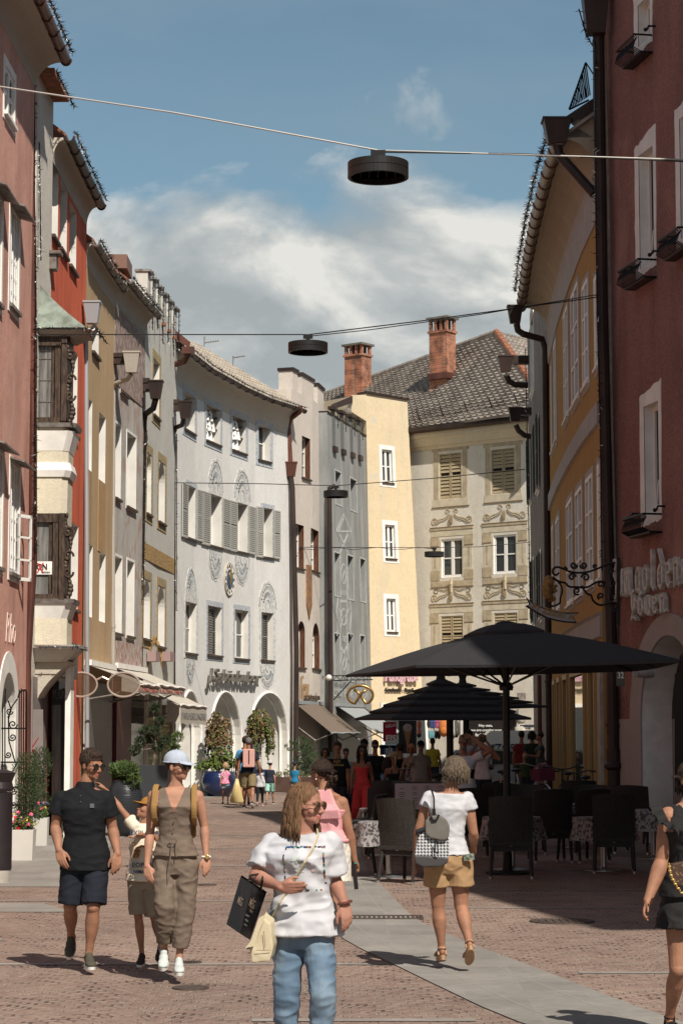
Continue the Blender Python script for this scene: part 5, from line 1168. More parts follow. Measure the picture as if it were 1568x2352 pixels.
def head(mb,H,fem=False,child=False):
 k=H.k
 def el(c,r,n=14):mb.ball(H(*c),tuple(x*k for x in r),n,M=H.M)
 jw=.9 if fem else 1.
 el((0,-.018,.036),(.075,.093,.080),20);el((0,.018,-.005),(.064,.070,.082),16);el((0,.022,-.060),(.052*jw,.058,.046),14)
 el((0,.066,-.086),(.020*jw,.017,.015));el((0,.05,-.075),(.034*jw,.03,.022))
 for s in(-1,1):
  el((s*.036,.052,-.022),(.026,.026,.028));el((s*.076,-.008,-.006),(.009,.019,.030));el((s*.013,.090,-.030),(.0085,.011,.008));el((s*.030,.072,.024),(.024,.013,.010))
 mb.tube([H(0,.080,.018),H(0,.094,-.006),H(0,.105,-.026)],[.008*k,.009*k,.012*k],8);el((0,.102,-.029),(.010,.011,.009))
 el((0,.084,-.050),(.023,.010,.0055));el((0,.081,-.062),(.019,.010,.007));el((0,.074,-.073),(.02,.012,.006))
def hand(mb,W,d,thumb,k=1.,curl=.5,spread=.0,grip=False):
 """wrist W, finger direction d, thumb side direction; palm normal = towards curl"""
 d=V(d).normalized();t=V(thumb);t=(t-d*t.dot(d)).normalized();n=d.cross(t).normalized()
 if grip is not False and grip<0:n=-n
 W=V(W);K=[]
 for i,o in enumerate((.030,.010,-.010,-.028)):
  b=W+(d*(.090-.006*abs(i-1))+t*o)*k;K.append(b)
  mb.tube([W+(t*o*.6)*k,W+(d*.045+t*o*.9)*k,b],[.015*k,.0150*k,.0115*k],8)
  L=(.072,.080,.074,.058)[i];p=b;a=curl*(.6+.18*i);dd=d;rr=.0093 if i<3 else .0082
  pts=[p];ang=0
  for j,(fr,ac)in enumerate(((.45,.7),(.30,1.0),(.25,.7))):
   ang+=a*ac;dir_=(d*cos(ang)+n*sin(ang)+t*spread*(1.5-i)*.3).normalized();p=p+dir_*L*fr*k;pts.append(p)
  mb.tube(pts,[rr*1.1*k,rr*k,rr*.92*k,rr*.75*k],8);mb.ball(pts[-1],rr*.78*k,8);mb.ball(b,rr*1.15*k,8)
 b=W+(d*.022+t*.024)*k;c=b+(d*.030+t*.024+n*.012)*k;e=c+(d*.030+t*.006+n*.012)*k;g=e+(d*.022-t*.002+n*.006)*k
 mb.tube([b,c,e,g],[.016*k,.0135*k,.0105*k,.0085*k],8);mb.ball(g,.0085*k,8);mb.ball(c,.013*k,8)
def limb(mb,a,b,prof,n=14,bulge=None):
 """prof: list of (t, r); bulge: (t, vector) offsets"""
 a,b=V(a),V(b);pts=[];rs=[]
 for t,r in prof:
  p=a.lerp(b,t)
  if bulge is not None:p=p+bulge*sin(pi*min(1,max(0,t)))
  pts.append(p);rs.append(r)
 mb.tube(pts,rs,n);mb.ball(pts[0],rs[0]*.98,n);mb.ball(pts[-1],rs[-1]*.98,n)
def torso(mb,secs,n=28):
 """secs: (centre, half width, half depth, right vector, forward vector)"""
 vs=[];fs=[]
 for c,a,b,r,f in secs:
  for j in range(n):
   t=2*pi*j/n;ct,st=cos(t),sin(t)
   e=.82;x=abs(ct)**e*(1 if ct>0 else-1);y=abs(st)**e*(1 if st>0 else-1)
   vs.append(V(c)+r*a*x+f*b*y)
 for i in range(len(secs)-1):
  for j in range(n):fs.append((i*n+j,i*n+(j+1)%n,(i+1)*n+(j+1)%n,(i+1)*n+j))
 fs.append(tuple(range(n-1,-1,-1)));fs.append(tuple((len(secs)-1)*n+j for j in range(n)))
 mb.add(vs,fs)
def gen_joints(loc,H,heading,legs=(20,-15),knees=(5,20),arms=(-10,12),elbows=(15,15),abd=(8,8),look=0,nod=0,child=False,lean=0,sit=False):
 """heading in degrees: 0 faces away from the camera (+Y), 180 faces the camera. index 0 = person's right"""
 rz=Matrix.Rotation(R(heading),3,'Z');J={};hs=.152 if child else .13
 def L(x,y,z):return V(loc)+rz@(V((x,y,z))*H)
 hipz=.50 if child else .52;shz=.80 if not child else .775
 drop=0
 if sit:drop=-(hipz-.28)
 for i,sgn in((0,1),(1,-1)):
  k='RL'[i];th,kn=R(legs[i]),R(knees[i]);hx=sgn*.052
  J['hip'+k]=L(hx,0,hipz+drop)
  J['kne'+k]=L(hx*1.05,.235*sin(th),hipz+drop-.235*cos(th));a2=th-kn
  y2=.235*sin(th)+.24*sin(a2);z2=hipz+drop-.235*cos(th)-.24*cos(a2)
  J['ank'+k]=L(hx,y2,z2);fa=max(-.9,min(.25,a2*.8 if a2<0 else a2*.3))if not sit else 0
  J['toe'+k]=L(hx*1.3,y2+.105*cos(fa),z2-.03+.105*sin(fa))
  sx=sgn*(.098 if not child else .088);sw=R(arms[i]);ab=R(abd[i]);el=R(elbows[i]);ly=lean*.3
  J['sho'+k]=L(sx,ly,shz+drop)
  ux,uy,uz=sgn*sin(ab)*.175,.175*sin(sw)*cos(ab),-.175*cos(sw)*cos(ab)
  J['elb'+k]=L(sx+ux,ly+uy,shz+drop+uz);b2=sw+el
  J['wri'+k]=L(sx+ux+sgn*sin(ab)*.08,ly+uy+.145*sin(b2),shz+drop+uz-.145*cos(b2))
 zmin=min(J['toeR'].z,J['toeL'].z,J['ankR'].z-.035*H,J['ankL'].z-.035*H)
 if not sit:
  dz=.012-zmin+loc[2]
  for k in J:J[k]=J[k]+V((0,0,dz))
 else:dz=0
 J['neck']=L(0,lean*.33-.008,shz+.022+drop)+V((0,0,dz));J['head']=L(0,lean*.40+.012,1-hs/2+drop)+V((0,0,dz))
 J['look']=rz@Matrix.Rotation(R(look),3,'Z')@V((0,cos(R(nod)),-sin(R(nod))));J['H']=H;J['child']=child
 return J
SK={}
def skin(c=(.30,.147,.09),name='skin'):
 if name not in SK:SK[name]=mat(name,c,.6,var=.2,vscale=9,spec=.22,sss=.12,bump=.08,bscale=90)
 return SK[name]
def cloth(name,c,**k):
 return mat(name,c,k.pop('rough',.85),var=k.pop('var',.10),vscale=k.pop('vscale',14),bump=k.pop('bump',.12),bscale=k.pop('bscale',260),spec=.2,**k)
M_['lips']=mat('lips',(.42,.13,.11),.4)
M_['lens']=mat('sunglass_lens',(.012,.010,.009),.06,spec=.9)
M_['rubber']=mat('pale_rubber_sole',(.62,.60,.56),.6)
def shoe(root,A,T,mat_,sole,k=1.,sandal=False,up=None,name='shoe',vox=.006):
 A,T=V(A),V(T);f=(T-A);f=f-V((0,0,1))*0;
 base=T-V((0,0,0));fl=(T-A);d=V((fl.x,fl.y,0));
 pitch=math.atan2(fl.z+.05*k,max(.01,d.length));f=(d.normalized()*cos(pitch)+V((0,0,sin(pitch))))if d.length>.01 else V((0,-.5,-.8)).normalized()
 F_=Frm(A,f,k=k);mb=MB()
 def el(c,r):mb.ball(F_(*c),tuple(x*k for x in r),14,M=F_.M)
 if not sandal:
  el((0,-.02,-.035),(.036,.048,.042));el((0,.045,-.045),(.039,.07,.036));el((0,.11,-.056),(.044,.062,.027));el((0,.15,-.060),(.040,.035,.021));el((0,.03,-.015),(.031,.035,.035))
  o=place(remesh(mb,vox,2),name,mat_,root)
 else:
  el((0,-.02,-.04),(.028,.04,.036));el((0,.05,-.052),(.032,.07,.024));el((0,.12,-.062),(.038,.05,.014))
  o=None;toes=mb
 s=MB();pts=[]
 for i in range(24):
  t=2*pi*i/24;y=.055+.130*cos(t);w_=(.042+.006*cos(t))*sin(t);pts.append((w_,y))
 th=.022 if not sandal else .045
 vs=[F_(x,y,-.072)for x,y in pts]+[F_(x,y,-.072-th)for x,y in pts];n=24
 s.add(vs,[tuple(range(n)),tuple(range(2*n-1,n-1,-1))]+[(i,n+i,n+(i+1)%n,(i+1)%n)for i in range(n)])
 if o is None:
  st=MB();st.add(vs,s.f)
  for y in(.10,.13):st.tube([F_(.046*cos(pi*k_/8),y,-.072+.045*sin(pi*k_/8))for k_ in range(9)],.012*k,6,flat=.4)
  st.tube([F_(.034*sin(2*pi*k_/12),-.015+.045*cos(2*pi*k_/12),-.01)for k_ in range(13)],.009*k,6)
  st.tube([F_(.035,-.03,-.07),F_(.03,0,-.01)],.01*k,6);st.tube([F_(-.035,-.03,-.07),F_(-.03,0,-.01)],.01*k,6)
  st.build(name,mat_,root,smooth=False);return toes
 so=s.build('sole',sole,o)
 lc=MB()
 for i in range(4):y=.045+i*.018;lc.tube([F_(-.02,y,-.022-i*.0068),F_(0,y+.006,-.012-i*.0072),F_(.02,y,-.022-i*.0068)],.0028*k,5)
 lc.build('laces',M_['rubber']if sole is M_['rubber']else M_['black_plastic'],o)
 return o
def build_person(label,J,o,group=None,vox=.007):
 H=J['H'];k=H/1.75;ch=J['child'];fem=o.get('fem',False);foot=(J['ankR']+J['ankL'])/2
 root=thing('person',label,'person',(foot.x,foot.y,lift(foot.x,foot.y)),group)
 sk=o.get('skin')or skin();B=o.get('bulk',1.)*(.86 if ch else 1)*(.90 if fem else 1.)
 sh=(J['shoR']-J['shoL']);hp=(J['hipR']-J['hipL']);up=V((0,0,1));pel=(J['hipR']+J['hipL'])/2;nk=J['neck']
 def RF(t):
  r=(hp.normalized().lerp(sh.normalized(),t));r.z*=.5;r.normalize();f=up.cross(r).normalized();return r,f
 sw=sh.length/2
 ws=(.118,.172,.168,.142 if not fem else .125,.158 if not fem else .140,.178 if not fem else .150);
 hw=hp.length/2
 wk=k*B;top_c=(J['shoR']+J['shoL'])/2
 S=[]
 def sec(t,dz,a,b,fo=0.):
  c=(pel+V((0,0,.02*k))).lerp(top_c,t);r,f=RF(t);S.append((c+V((0,0,dz*k))+f*fo*k,a,b,r,f))
 belly=o.get('belly',0);bust=.028 if fem and not ch else 0
 sec(0,-.075,.115*wk,.085*wk);sec(0,-.02,.160*wk,.110*wk,-.012);sec(0.10,0,.165*wk,.115*wk,-.010+belly*.3)
 sec(.38,0,(.142 if not fem else .122)*wk,(.095+belly)*wk,belly*.6);sec(.62,0,(.158 if not fem else .135)*wk,(.108+belly*.5)*wk,.004+bust*.2)
 sec(.80,0,min(sw+.02*k,.175*wk),(.112+bust)*wk,.006+bust*.5);sec(.91,.0,sw*.99,.092*wk,-.004);sec(1.0,0,sw*.86,.074*wk,-.008)
 r1,f1=RF(1);S.append((nk.lerp(top_c,.5)+f1*-.006*k,.125*wk,.069*wk,r1,f1));S.append((nk+f1*-.006*k-V((0,0,.012*k)),.072*wk,.060*wk,r1,f1));S.append((nk+V((0,0,.02*k)),.056*wk,.055*wk,r1,f1))
 mb=MB();torso(mb,S)
 hk=(H*(.152 if ch else .13))/.235*o.get('headk',1.)
 lk=J['look'];HF=Frm(J['head'],lk,k=hk,up=J.get('headup',(0,0,1)))
 head(mb,HF,fem,ch);mb.tube([nk-V((0,0,.03*k)),nk.lerp(J['head'],.35),HF(0,-.018,-.045)],[.060*wk,.052*wk,.050*wk],14)
 A=o.get('arm',1.)*B*k;Lg=o.get('leg',1.)*B*k;bare=o.get('legs_bare',True)
 for s in 'RL':
  s_,e_,w_=J['sho'+s],J['elb'+s],J['wri'+s];side=(s_-top_c).normalized()
  s_=s_-side*.024*k-V((0,0,.032*k));mb.ball(s_,.054*A,14)
  limb(mb,s_,e_,[(0,.052*A),(.25,.052*A),(.55,.047*A),(.85,.040*A),(1,.038*A)])
  limb(mb,e_,w_,[(0,.039*A),(.22,.044*A),(.5,.037*A),(.8,.028*A),(1,.0255*A)])
  hd=J.get('hnd'+s);d=(hd-w_)if hd is not None else(w_-e_).normalized()*.8+V((0,0,-.5))
  th=J.get('thm'+s);th=th if th is not None else RF(1)[1]
  if not J.get('nohand'+s):hand(mb,w_,d,th,k*(1.if not fem else .93)*(.92 if ch else 1),curl=J.get('curl'+s,.45),grip=J.get('grip'+s,False))
  h_,n_,a_=J['hip'+s],J['kne'+s],J['ank'+s];r0,f0=RF(0)
  limb(mb,h_,n_,[(0,.088*Lg),(.2,.086*Lg),(.5,.074*Lg),(.8,.060*Lg),(1,.055*Lg)])
  fl=(n_-h_).cross(a_-n_);bk=-f0
  limb(mb,n_,a_,[(0,.052*Lg),(.12,.051*Lg),(.3,.057*Lg),(.5,.051*Lg),(.75,.036*Lg),(.93,.031*Lg),(1,.033*Lg)],bulge=bk*.012*k)
  mb.ball(n_+f0*.012*k,.050*Lg,12)
  mb.ball(a_-f0*.012*k-V((0,0,.02*k)),.034*Lg,10)
  st=J['toe'+s]-a_
  if o.get('sandal'):
   tb=shoe(root,a_,J['toe'+s],o['shoe'],o.get('sole',M_['rubber']),k*o.get('footk',1)*(.9 if fem else 1),sandal=True);mb.add(tb.v,tb.f)
  elif o.get('shoe'):shoe(root,a_,J['toe'+s],o['shoe'],o.get('sole',M_['rubber']),k*o.get('footk',1)*(.9 if fem else 1),vox=vox)
 me=remesh(mb,min(vox,.0055 if vox<.009 else vox),2 if vox<.009 else 1)
 lip=HF(0,.092,-.056)
 bo=place(me,'body',[sk,M_['lips']],root)
 off=WL[root.name]
 for p in bo.data.polygons:
  dlt=p.center+off-lip;a,b_,c_=dlt.dot(HF.r),dlt.dot(HF.f),dlt.dot(HF.u)
  if(a/(.022*hk))**2+(c_/(.0095*hk))**2<1 and abs(b_)<.02*hk:p.material_index=1
# ---- clothing
 hem_z=None
 t=o.get('top')
 if t:
  mb=MB();e=t.get('ease',.012)*k;S2=[]
  z0=t.get('hem',.0)
  lo=[x for x in S];r0,f0=RF(0);fl=t.get('flare',0)
  if z0 is not None:
   S2.append((pel+V((0,0,-z0*k))+f0*(-.01+belly*.2)*k,.172*wk+e*1.3+.008*k+fl,.122*wk+e*1.3+.008*k+fl*.7,r0,f0));S2.append((S[2][0],S[2][1]+e*1.25+.008*k+fl*.7,S[2][2]+e*1.25+.008*k+fl*.5,r0,f0))
  start=3
  for(c,a,b,r,f)in S[start:9 if not t.get('tank')else 6]:
   if c.z>S2[0][0].z+.03 if S2 else True:bx_=t.get('box',0)*k*(1 if c.z<S[4][0].z+.02 else .35);S2.append((c,a+e+bx_,b+e+bx_*.5,r,f))
  if not t.get('tank'):S2.append((nk+f1*-.006*k-V((0,0,(.014 if not t.get('wide')else .03)*k)),.076*wk+(.035*k if t.get('wide')else 0),.064*wk+e*.6+(.012*k if t.get('wide')else 0),r1,f1))
  torso(mb,S2,32)
  if t.get('collar'):mb.tube([nk-V((0,0,.03*k)),nk+V((0,0,.030*k))+f1*-.004],[.088*wk,.066*wk],18)
  sl=t.get('sleeve',.6)
  for s in 'RL':
   s_,e_,w_=J['sho'+s],J['elb'+s],J['wri'+s];side=(s_-top_c).normalized()
   if t.get('tank')or t.get('vest'):continue
   es=min(e,.013*k);s_=s_-side*.024*k-V((0,0,.032*k));mb.ball(s_,.050*A+es,14);sr=t.get('sr',.012)*k
   mb.tube([s_,s_.lerp(e_,sl*.5),s_.lerp(e_,min(1,sl))],[.050*A+es,.051*A+es+sr*.5,.048*A+es+sr],16)
   if sl>1:mb.ball(e_,.044*A+e,12);mb.tube([e_,e_.lerp(w_,sl-1)],[.044*A+e,.033*A+e],14)
  me=remesh(mb,vox,9 if vox<.009 else 3);folds(me,t.get('fold',.006)*k,t.get('ff',9),t.get('fs',(1,1,1.6)),seed=hash(label)%17)
  if t.get('vest'):
   vd,hw_,so=[x*k for x in t['vest']];bm=bmesh.new();bm.from_mesh(me);dl=[]
   for f in bm.faces:
    p=f.calc_center_median();x,z=abs((p-top_c).dot(r1)),p.z-nk.z
    if((p-top_c).dot(f1)>-.01 and z>-vd and x<hw_*(z+vd)/vd)or((p-top_c).dot(f1)<=-.01 and z>-.07*k and x<hw_*.9)or(x>so and z>-.20*k):dl.append(f)
   bmesh.ops.delete(bm,geom=dl,context='FACES');bm.to_mesh(me);bm.free()
  to=place(me,t.get('name','shirt'),t['m'],root);root_top=to
  if t.get('tank'):
   st=MB();c7=S[6]
   for sg_ in(-1,1):
    x=sg_*t.get('strap',.075)*k
    st.tube([S[5][0]+RF(1)[0]*x+RF(1)[1]*(S[5][2]+.004),S[6][0]+RF(1)[0]*x+RF(1)[1]*(S[6][2]+.008),S[7][0]+RF(1)[0]*x*.96+V((0,0,.034*k))+f1*.01,S[6][0]+RF(1)[0]*x-RF(1)[1]*(S[6][2]+.01),S[5][0]+RF(1)[0]*x-RF(1)[1]*(S[5][2]+.004)],t.get('sw',.014)*k,8,flat=.5)
   st.build('shoulder_strap',t['m'],to,smooth=True)
 b=o.get('bottom')
 if b:
  mb=MB();e=b.get('ease',.014)*k;kd=b['kind'];r0,f0=RF(0);wz=b.get('waist',.12)
  cw=pel+V((0,0,wz*k))
  S2=[(S[0][0]+V((0,0,-.02*k)),.13*wk+e,.09*wk+e,r0,f0),(S[1][0],S[1][1]+e,S[1][2]+e,r0,f0),(S[2][0],S[2][1]+e,S[2][2]+e,r0,f0),(cw,.150*wk+e*.7,(.100+belly)*wk+e*.7,r0,f0)]
  ln=b.get('len',.5)
  if kd=='skirt':
   zc=pel.z-ln*.9*k;c0=V((pel.x,pel.y,zc));S2[0]=(c0,.19*wk+b.get('flare',.05),.14*wk+b.get('flare',.05),r0,f0);torso(mb,S2,36)
  else:
   torso(mb,S2,28)
   for s in 'RL':
    h_,n_,a_=J['hip'+s],J['kne'+s],J['ank'+s];wd=b.get('wide',.012)*k
    l1=min(1,ln*2);pts=[h_,h_.lerp(n_,l1*.5),h_.lerp(n_,l1)];rs=[.090*Lg+e,(.086-.012*l1)*Lg+e+wd*.5,(.086-.026*l1)*Lg+e+wd]
    if ln>.5:
     l2=(ln-.5)*2;pts+=[n_.lerp(a_,l2*.35),n_.lerp(a_,l2*.7),n_.lerp(a_,l2)];rs+=[.058*Lg+e+wd*1.0,.047*Lg+e+wd,(.040*Lg if l2>.8 else .046*Lg)+e+wd*b.get('cuff',1.)]
    mb.tube(pts,rs,18);mb.ball(h_,.090*Lg+e,14)
  me=remesh(mb,vox,3);folds(me,b.get('fold',.006)*k,b.get('ff',9),b.get('fs',(1,1,1.4)),seed=hash(label)%11+3)
  place(me,b.get('name','trousers' if ln>.6 else 'shorts'),b['m'],root)
 if o.get('glasses'):sunglasses(root,HF,o['glasses'])
 elif vox<.012:
  ey=MB()
  for s in(-1,1):ey.ball(HF(s*.031,.0795,.008),(.011*hk,.006*hk,.006*hk),8,M=HF.M)
  ey.build('eyes',mat('eye',(.06,.045,.04),.2),root,smooth=True)
 if o.get('brow',True)and vox<.012:
  eb=MB()
  for s in(-1,1):eb.tube([HF(s*.016,.088,.026),HF(s*.032,.086,.031),HF(s*.048,.074,.026)],[.003*hk,.004*hk,.002*hk],5)
  eb.build('eyebrows',o['hair'][1]if o.get('hair')else M_['dark'],root)
 if o.get('hair'):hair(root,HF,o['hair'][0],o['hair'][1],J,k,bool(o.get('hat')))
 if o.get('hat'):hat(root,HF,*o['hat'])
 return root,HF,S,RF
def sunglasses(root,HF,kind='dark',name='sunglasses'):
 mb=MB();k=HF.k;fr=MB()
 for s in(-1,1):
  mb.ball(HF(s*.033,.092,.006),(.027*k,.005*k,.023*k),14,M=HF.M)
  fr.tube([HF(s*.033+.028*cos(t),.0935-abs(.028*cos(t))*.1,.006+.024*sin(t))for t in[2*pi*i/14 for i in range(15)]],.0022*k,5)
  fr.tube([HF(s*.060,.088,.012),HF(s*.076,.05,.012),HF(s*.081,-.01,.006)],.0025*k,5)
 fr.tube([HF(-.008,.098,.012),HF(.008,.098,.012)],.0025*k,5)
 o=fr.build(name,M_['black_plastic']if kind!='gold' else mat('thin_gold_frame',(.35,.22,.12),.3,metal=.8),root)
 mb.build('lens',M_['lens']if kind!='gold' else mat('brown_lens',(.05,.026,.018),.06,spec=.9),o,smooth=True)
def hairmat(name,c,c2):
 if name in MATS:return MATS[name]
 return mat(name,c,.55,c2=c2,vscale=26,stretch=(5,5,.5),spec=.22,bump=.5,bscale=60)
def hair(root,HF,kind,m,J,k,cap=False):
 mb=MB();h=HF.k;rnd=random.Random(5);dn=V((0,0,-1))
 def el(c,r,n=18):mb.ball(HF(*c),tuple(x*h for x in r),n,M=HF.M)
 def shell(f0,up_,rad,rows,lock,r0,length=0.,flare=0.,wav=0.):
  """locks that follow the skull from the crown down"""
  for i in range(lock):
   a=-pi/2+f0*(2*(i+.5)/lock-1)+rnd.uniform(-.05,.05)
   pts=[];
   for j in range(rows):
    t=j/(rows-1)*rad;x,y=cos(a),sin(a)
    pts.append(HF(.084*sin(t)*x,-.018+.102*sin(t)*y,.036+.090*cos(t)))
   if length:
    e=pts[-1];out_=(HF.r*cos(a)+HF.f*sin(a))
    for j in range(1,6):pts.append(e+dn*length*rnd.uniform(.9,1.08)*j/5*h+out_*(.012*sin(j*.9)+flare*(j/5)**2+wav*rnd.uniform(-1,1)*.01)*h)
   n=len(pts);rs=[r0*(.8+.3*sin(i_*2.2/n))*h*rnd.uniform(.85,1.15)for i_ in range(n)];rs[-1]*=.35
   mb.tube(pts,rs,6)
 if kind in('short','crop','buzz'):
  g={'short':.010,'crop':.004,'buzz':.002}[kind]
  vs=[]
  el((0,-.024,.044),(.077+g,.094+g,.080+g),24)
  el((0,.028,.088),(.056+g,.046,.030+g),16)
  if kind=='short':
   for i in range(70):
    a,t=rnd.uniform(0,6.28),rnd.uniform(.1,1.25)
    if sin(a)>.2 and t>1.0:continue
    p=(.082*sin(t)*cos(a),-.022+.098*sin(t)*sin(a),.044+.084*cos(t));mb.ball(HF(*p),rnd.uniform(.012,.019)*h,6)
  me=remesh(mb,.005,1);folds(me,.003,60,(1,1,.5))
  bm=bmesh.new();bm.from_mesh(me)
  dl=[]
  for f in bm.faces:
   d=f.calc_center_median()-HF.c;x,y,z=d.dot(HF.r)/h,d.dot(HF.f)/h,d.dot(HF.u)/h
   lim=.058 if y>.05 else(.020+(y-.02)*.9 if y>.02 else(-.005 if y>-.02 else-.055))
   if z<lim or(cap and z>.052):dl.append(f)
  bmesh.ops.delete(bm,geom=dl,context='FACES');bm.to_mesh(me);bm.free()
  return place(me,'hair',m,root)
 if kind=='bob':
  el((0,-.026,.046),(.082,.095,.082),22);shell(2.2,0,1.5,7,54,.0145,.125,flare=.018,wav=2.);el((0,-.05,-.04),(.074,.06,.085))
 if kind=='long':
  el((0,-.026,.046),(.083,.095,.083),22);shell(1.80,0,1.5,7,64,.0125,.22,flare=.05,wav=.8);el((0,-.055,-.07),(.07,.05,.11))
 if kind=='verylong':
  el((0,-.026,.046),(.084,.097,.084),22);shell(2.2,0,1.5,7,50,.017,.42,wav=1.5);el((0,-.05,-.1),(.08,.055,.2))
 if kind=='bun':
  el((0,-.026,.044),(.081,.097,.083),22);shell(2.1,0,1.75,8,40,.011)
  for i in range(26):
   a,t=rnd.uniform(0,6.28),rnd.uniform(0,3.1);p=HF(.045*sin(t)*cos(a),-.125+.035*sin(t)*sin(a),-.035+.045*cos(t));mb.ball(p,rnd.uniform(.014,.022)*h,7)
  for i in range(10):a=rnd.uniform(-.05,.05);mb.tube([HF(a,-.12,-.06),HF(a*1.4,-.125,-.10),HF(a*1.2+.01,-.11,-.125)],[.008*h,.006*h,.002*h],5)
 if kind=='top':el((0,-.026,.046),(.081,.096,.083),20);shell(2.1,0,1.6,7,36,.012);el((0,-.07,.125),(.035,.035,.035))
 if kind=='pony':el((0,-.026,.044),(.080,.096,.082),20);shell(2.1,0,1.7,7,36,.011);mb.tube([HF(0,-.12,.03),HF(0,-.16,0),HF(0,-.15,-.1),HF(0,-.13,-.2)],[.02*h,.028*h,.024*h,.006*h],9)
 if kind in('long','bob','bun','pony'):
  ln={'long':.30,'bob':.15}.get(kind,.02)
  for i in range(170 if h>.9 else 60):
   a=-pi/2+rnd.uniform(-1,1)*(1.8 if kind=='long' else 2.15);u=1.02+rnd.random()**3*.12;pts=[HF(.086*u*sin(t)*cos(a),-.018+.104*u*sin(t)*sin(a),.036+.092*u*cos(t))for t in(.3,.8,1.3,1.6)]
   o_=(HF.r*cos(a)+HF.f*sin(a));e=pts[-1];pts+=[e+(dn*ln*x+o_*rnd.uniform(-.01,.05)*x)*h for x in(.5,1.)];mb.tube(pts,[.0026*h]*5+[.001*h],3,caps=False)
 mb.build('hair',m,root,smooth=True)
def hat(root,HF,kind,m,rot=0):
 mb=MB();h=HF.k;RM=Matrix.Rotation(R(rot),3,HF.u)
 n=24;rows=8;vs=[];fs=[]
 for i in range(rows+1):
  t=pi/2*i/rows
  for j in range(n):
   a=2*pi*j/n;vs.append(HF((.089+.0025*cos(6*a))*sin(t)*cos(a),-.018+.110*sin(t)*sin(a),.036+.101*cos(t)**.9))
 for i in range(rows):
  for j in range(n):fs.append((i*n+j,(i+1)*n+j,(i+1)*n+(j+1)%n,i*n+(j+1)%n))
 mb.add(vs,fs)
 mb.tube([HF(.090*cos(a),-.018+.111*sin(a),.038)for a in[2*pi*j/n for j in range(n+1)]],.005*h,6)
 for a in(0,1,2):mb.tube([HF(.0895*sin(t)*cos(a*1.047),-.018+.1105*sin(t)*sin(a*1.047),.036+.1015*abs(cos(t))**.9)for t in[pi*(j/12-.5)for j in range(13)]],.0016*h,4)
 if kind in('cap','cap_back'):
  s=1 if kind=='cap' else-1;P_=[]
  for d in(0,-.005):
   for j in range(13):
    a=pi*(j/12);x=.070*cos(a);ext=.092*sin(a)**.8
    P_.append((HF(x,s*(.075-abs(x)*.35),.050+d),HF(x*.98,s*(.082+ext),.042+d-.35*ext*.5-(x/.07)**2*.008)))
  vs=[p for pr in P_ for p in pr];fs=[]
  for L in(0,26):
   for j in range(12):fs.append((L+j*2,L+j*2+1,L+j*2+3,L+j*2+2))
  for j in range(12):fs.append((j*2+1,26+j*2+1,26+j*2+3,j*2+3))
  mb.add(vs,fs);mb.ball(HF(0,-.018,.138),.007*h,8)
 mb.build('cap' if 'cap' in kind else 'hat',m,root,smooth=True)
def smoothp(P,k=2):
 for _ in range(k):
  Q=[P[0]]
  for a,b in zip(P,P[1:]):Q+=[a.lerp(b,.25),a.lerp(b,.75)]
  P=Q+[P[-1]]
 return P
def hero(crop,Y,P,H,child=False,**kw):
 J={'H':H,'child':child}
 for n_,v in P.items():
  if n_ in('hnd','thm'):continue
  J[n_]=at(*q(crop,v[0],v[1]),Y+(v[2]if len(v)>2 else 0))
 J.update(kw);J['look']=V(J['look']).normalized();return J
BLK=cloth('black_polo_fabric',(.008,.0085,.010));NAVY=cloth('navy_chino',(.012,.0145,.022));TAUPE=cloth('taupe_viscose',(.15,.112,.085));WHT=cloth('white_jersey',(.45,.445,.465),bump=.05)
CREAMT=cloth('cream_jersey',(.66,.58,.46),bump=.05);BEIGE=cloth('beige_linen',(.27,.215,.155));TANC=cloth('tan_chino',(.33,.205,.105));PINK=cloth('dusty_pink_cotton',(.62,.30,.31))
OFFW=cloth('offwhite_canvas',(.60,.56,.49));RED=cloth('coral_red_crepe',(.62,.055,.055));GREY=cloth('grey_marl',(.26,.25,.24));YEL=cloth('olive_yellow_jersey',(.33,.27,.03))
LBLUE=cloth('sky_blue_jersey',(.07,.26,.47));TEAL=cloth('teal_blue_jersey',(.02,.17,.30));DNAVY=cloth('dark_navy_jersey',(.02,.025,.04));KHAKI=cloth('khaki_twill',(.20,.155,.085));MINT=cloth('mint_cotton',(.30,.55,.48));DEN=cloth('pale_denim',(.27,.36,.44))
ORNG=cloth('orange_jersey',(.60,.12,.03));BLACKD=cloth('black_crepe',(.016,.015,.015));JEANS=None
def jeans():
 m=mat('washed_denim',(.10,.155,.22),.8,c2=(.25,.31,.355),vscale=2.6,stretch=(1.6,1.6,.8),bump=.25,bscale=300,thr=(.42,.68));return m
BRH=hairmat('dark_brown_hair',(.018,.010,.007),(.045,.026,.017));AUB=hairmat('light_auburn_hair',(.095,.047,.024),(.19,.105,.052));ASH=hairmat('ash_brown_hair',(.05,.036,.025),(.15,.11,.075));BLKH=hairmat('black_hair',(.010,.008,.007),(.022,.016,.014));GRYH=hairmat('greying_hair',(.05,.045,.04),(.22,.21,.2));BLO=hairmat('sandy_hair',(.30,.19,.10),(.45,.32,.19));REDH=hairmat('coppery_hair',(.28,.09,.035),(.40,.16,.07))
SKA=skin();SKB=skin((.37,.19,.125),'fair_skin');SKC=skin((.25,.122,.076),'tanned_skin')
shoeD=cloth('olive_knit_shoe',(.07,.062,.045));shoeG=cloth('pale_grey_knit_shoe',(.47,.50,.48));shoeB=cloth('dark_shoe',(.04,.03,.028));sandal=cloth('tan_suede_strap',(.36,.22,.13));
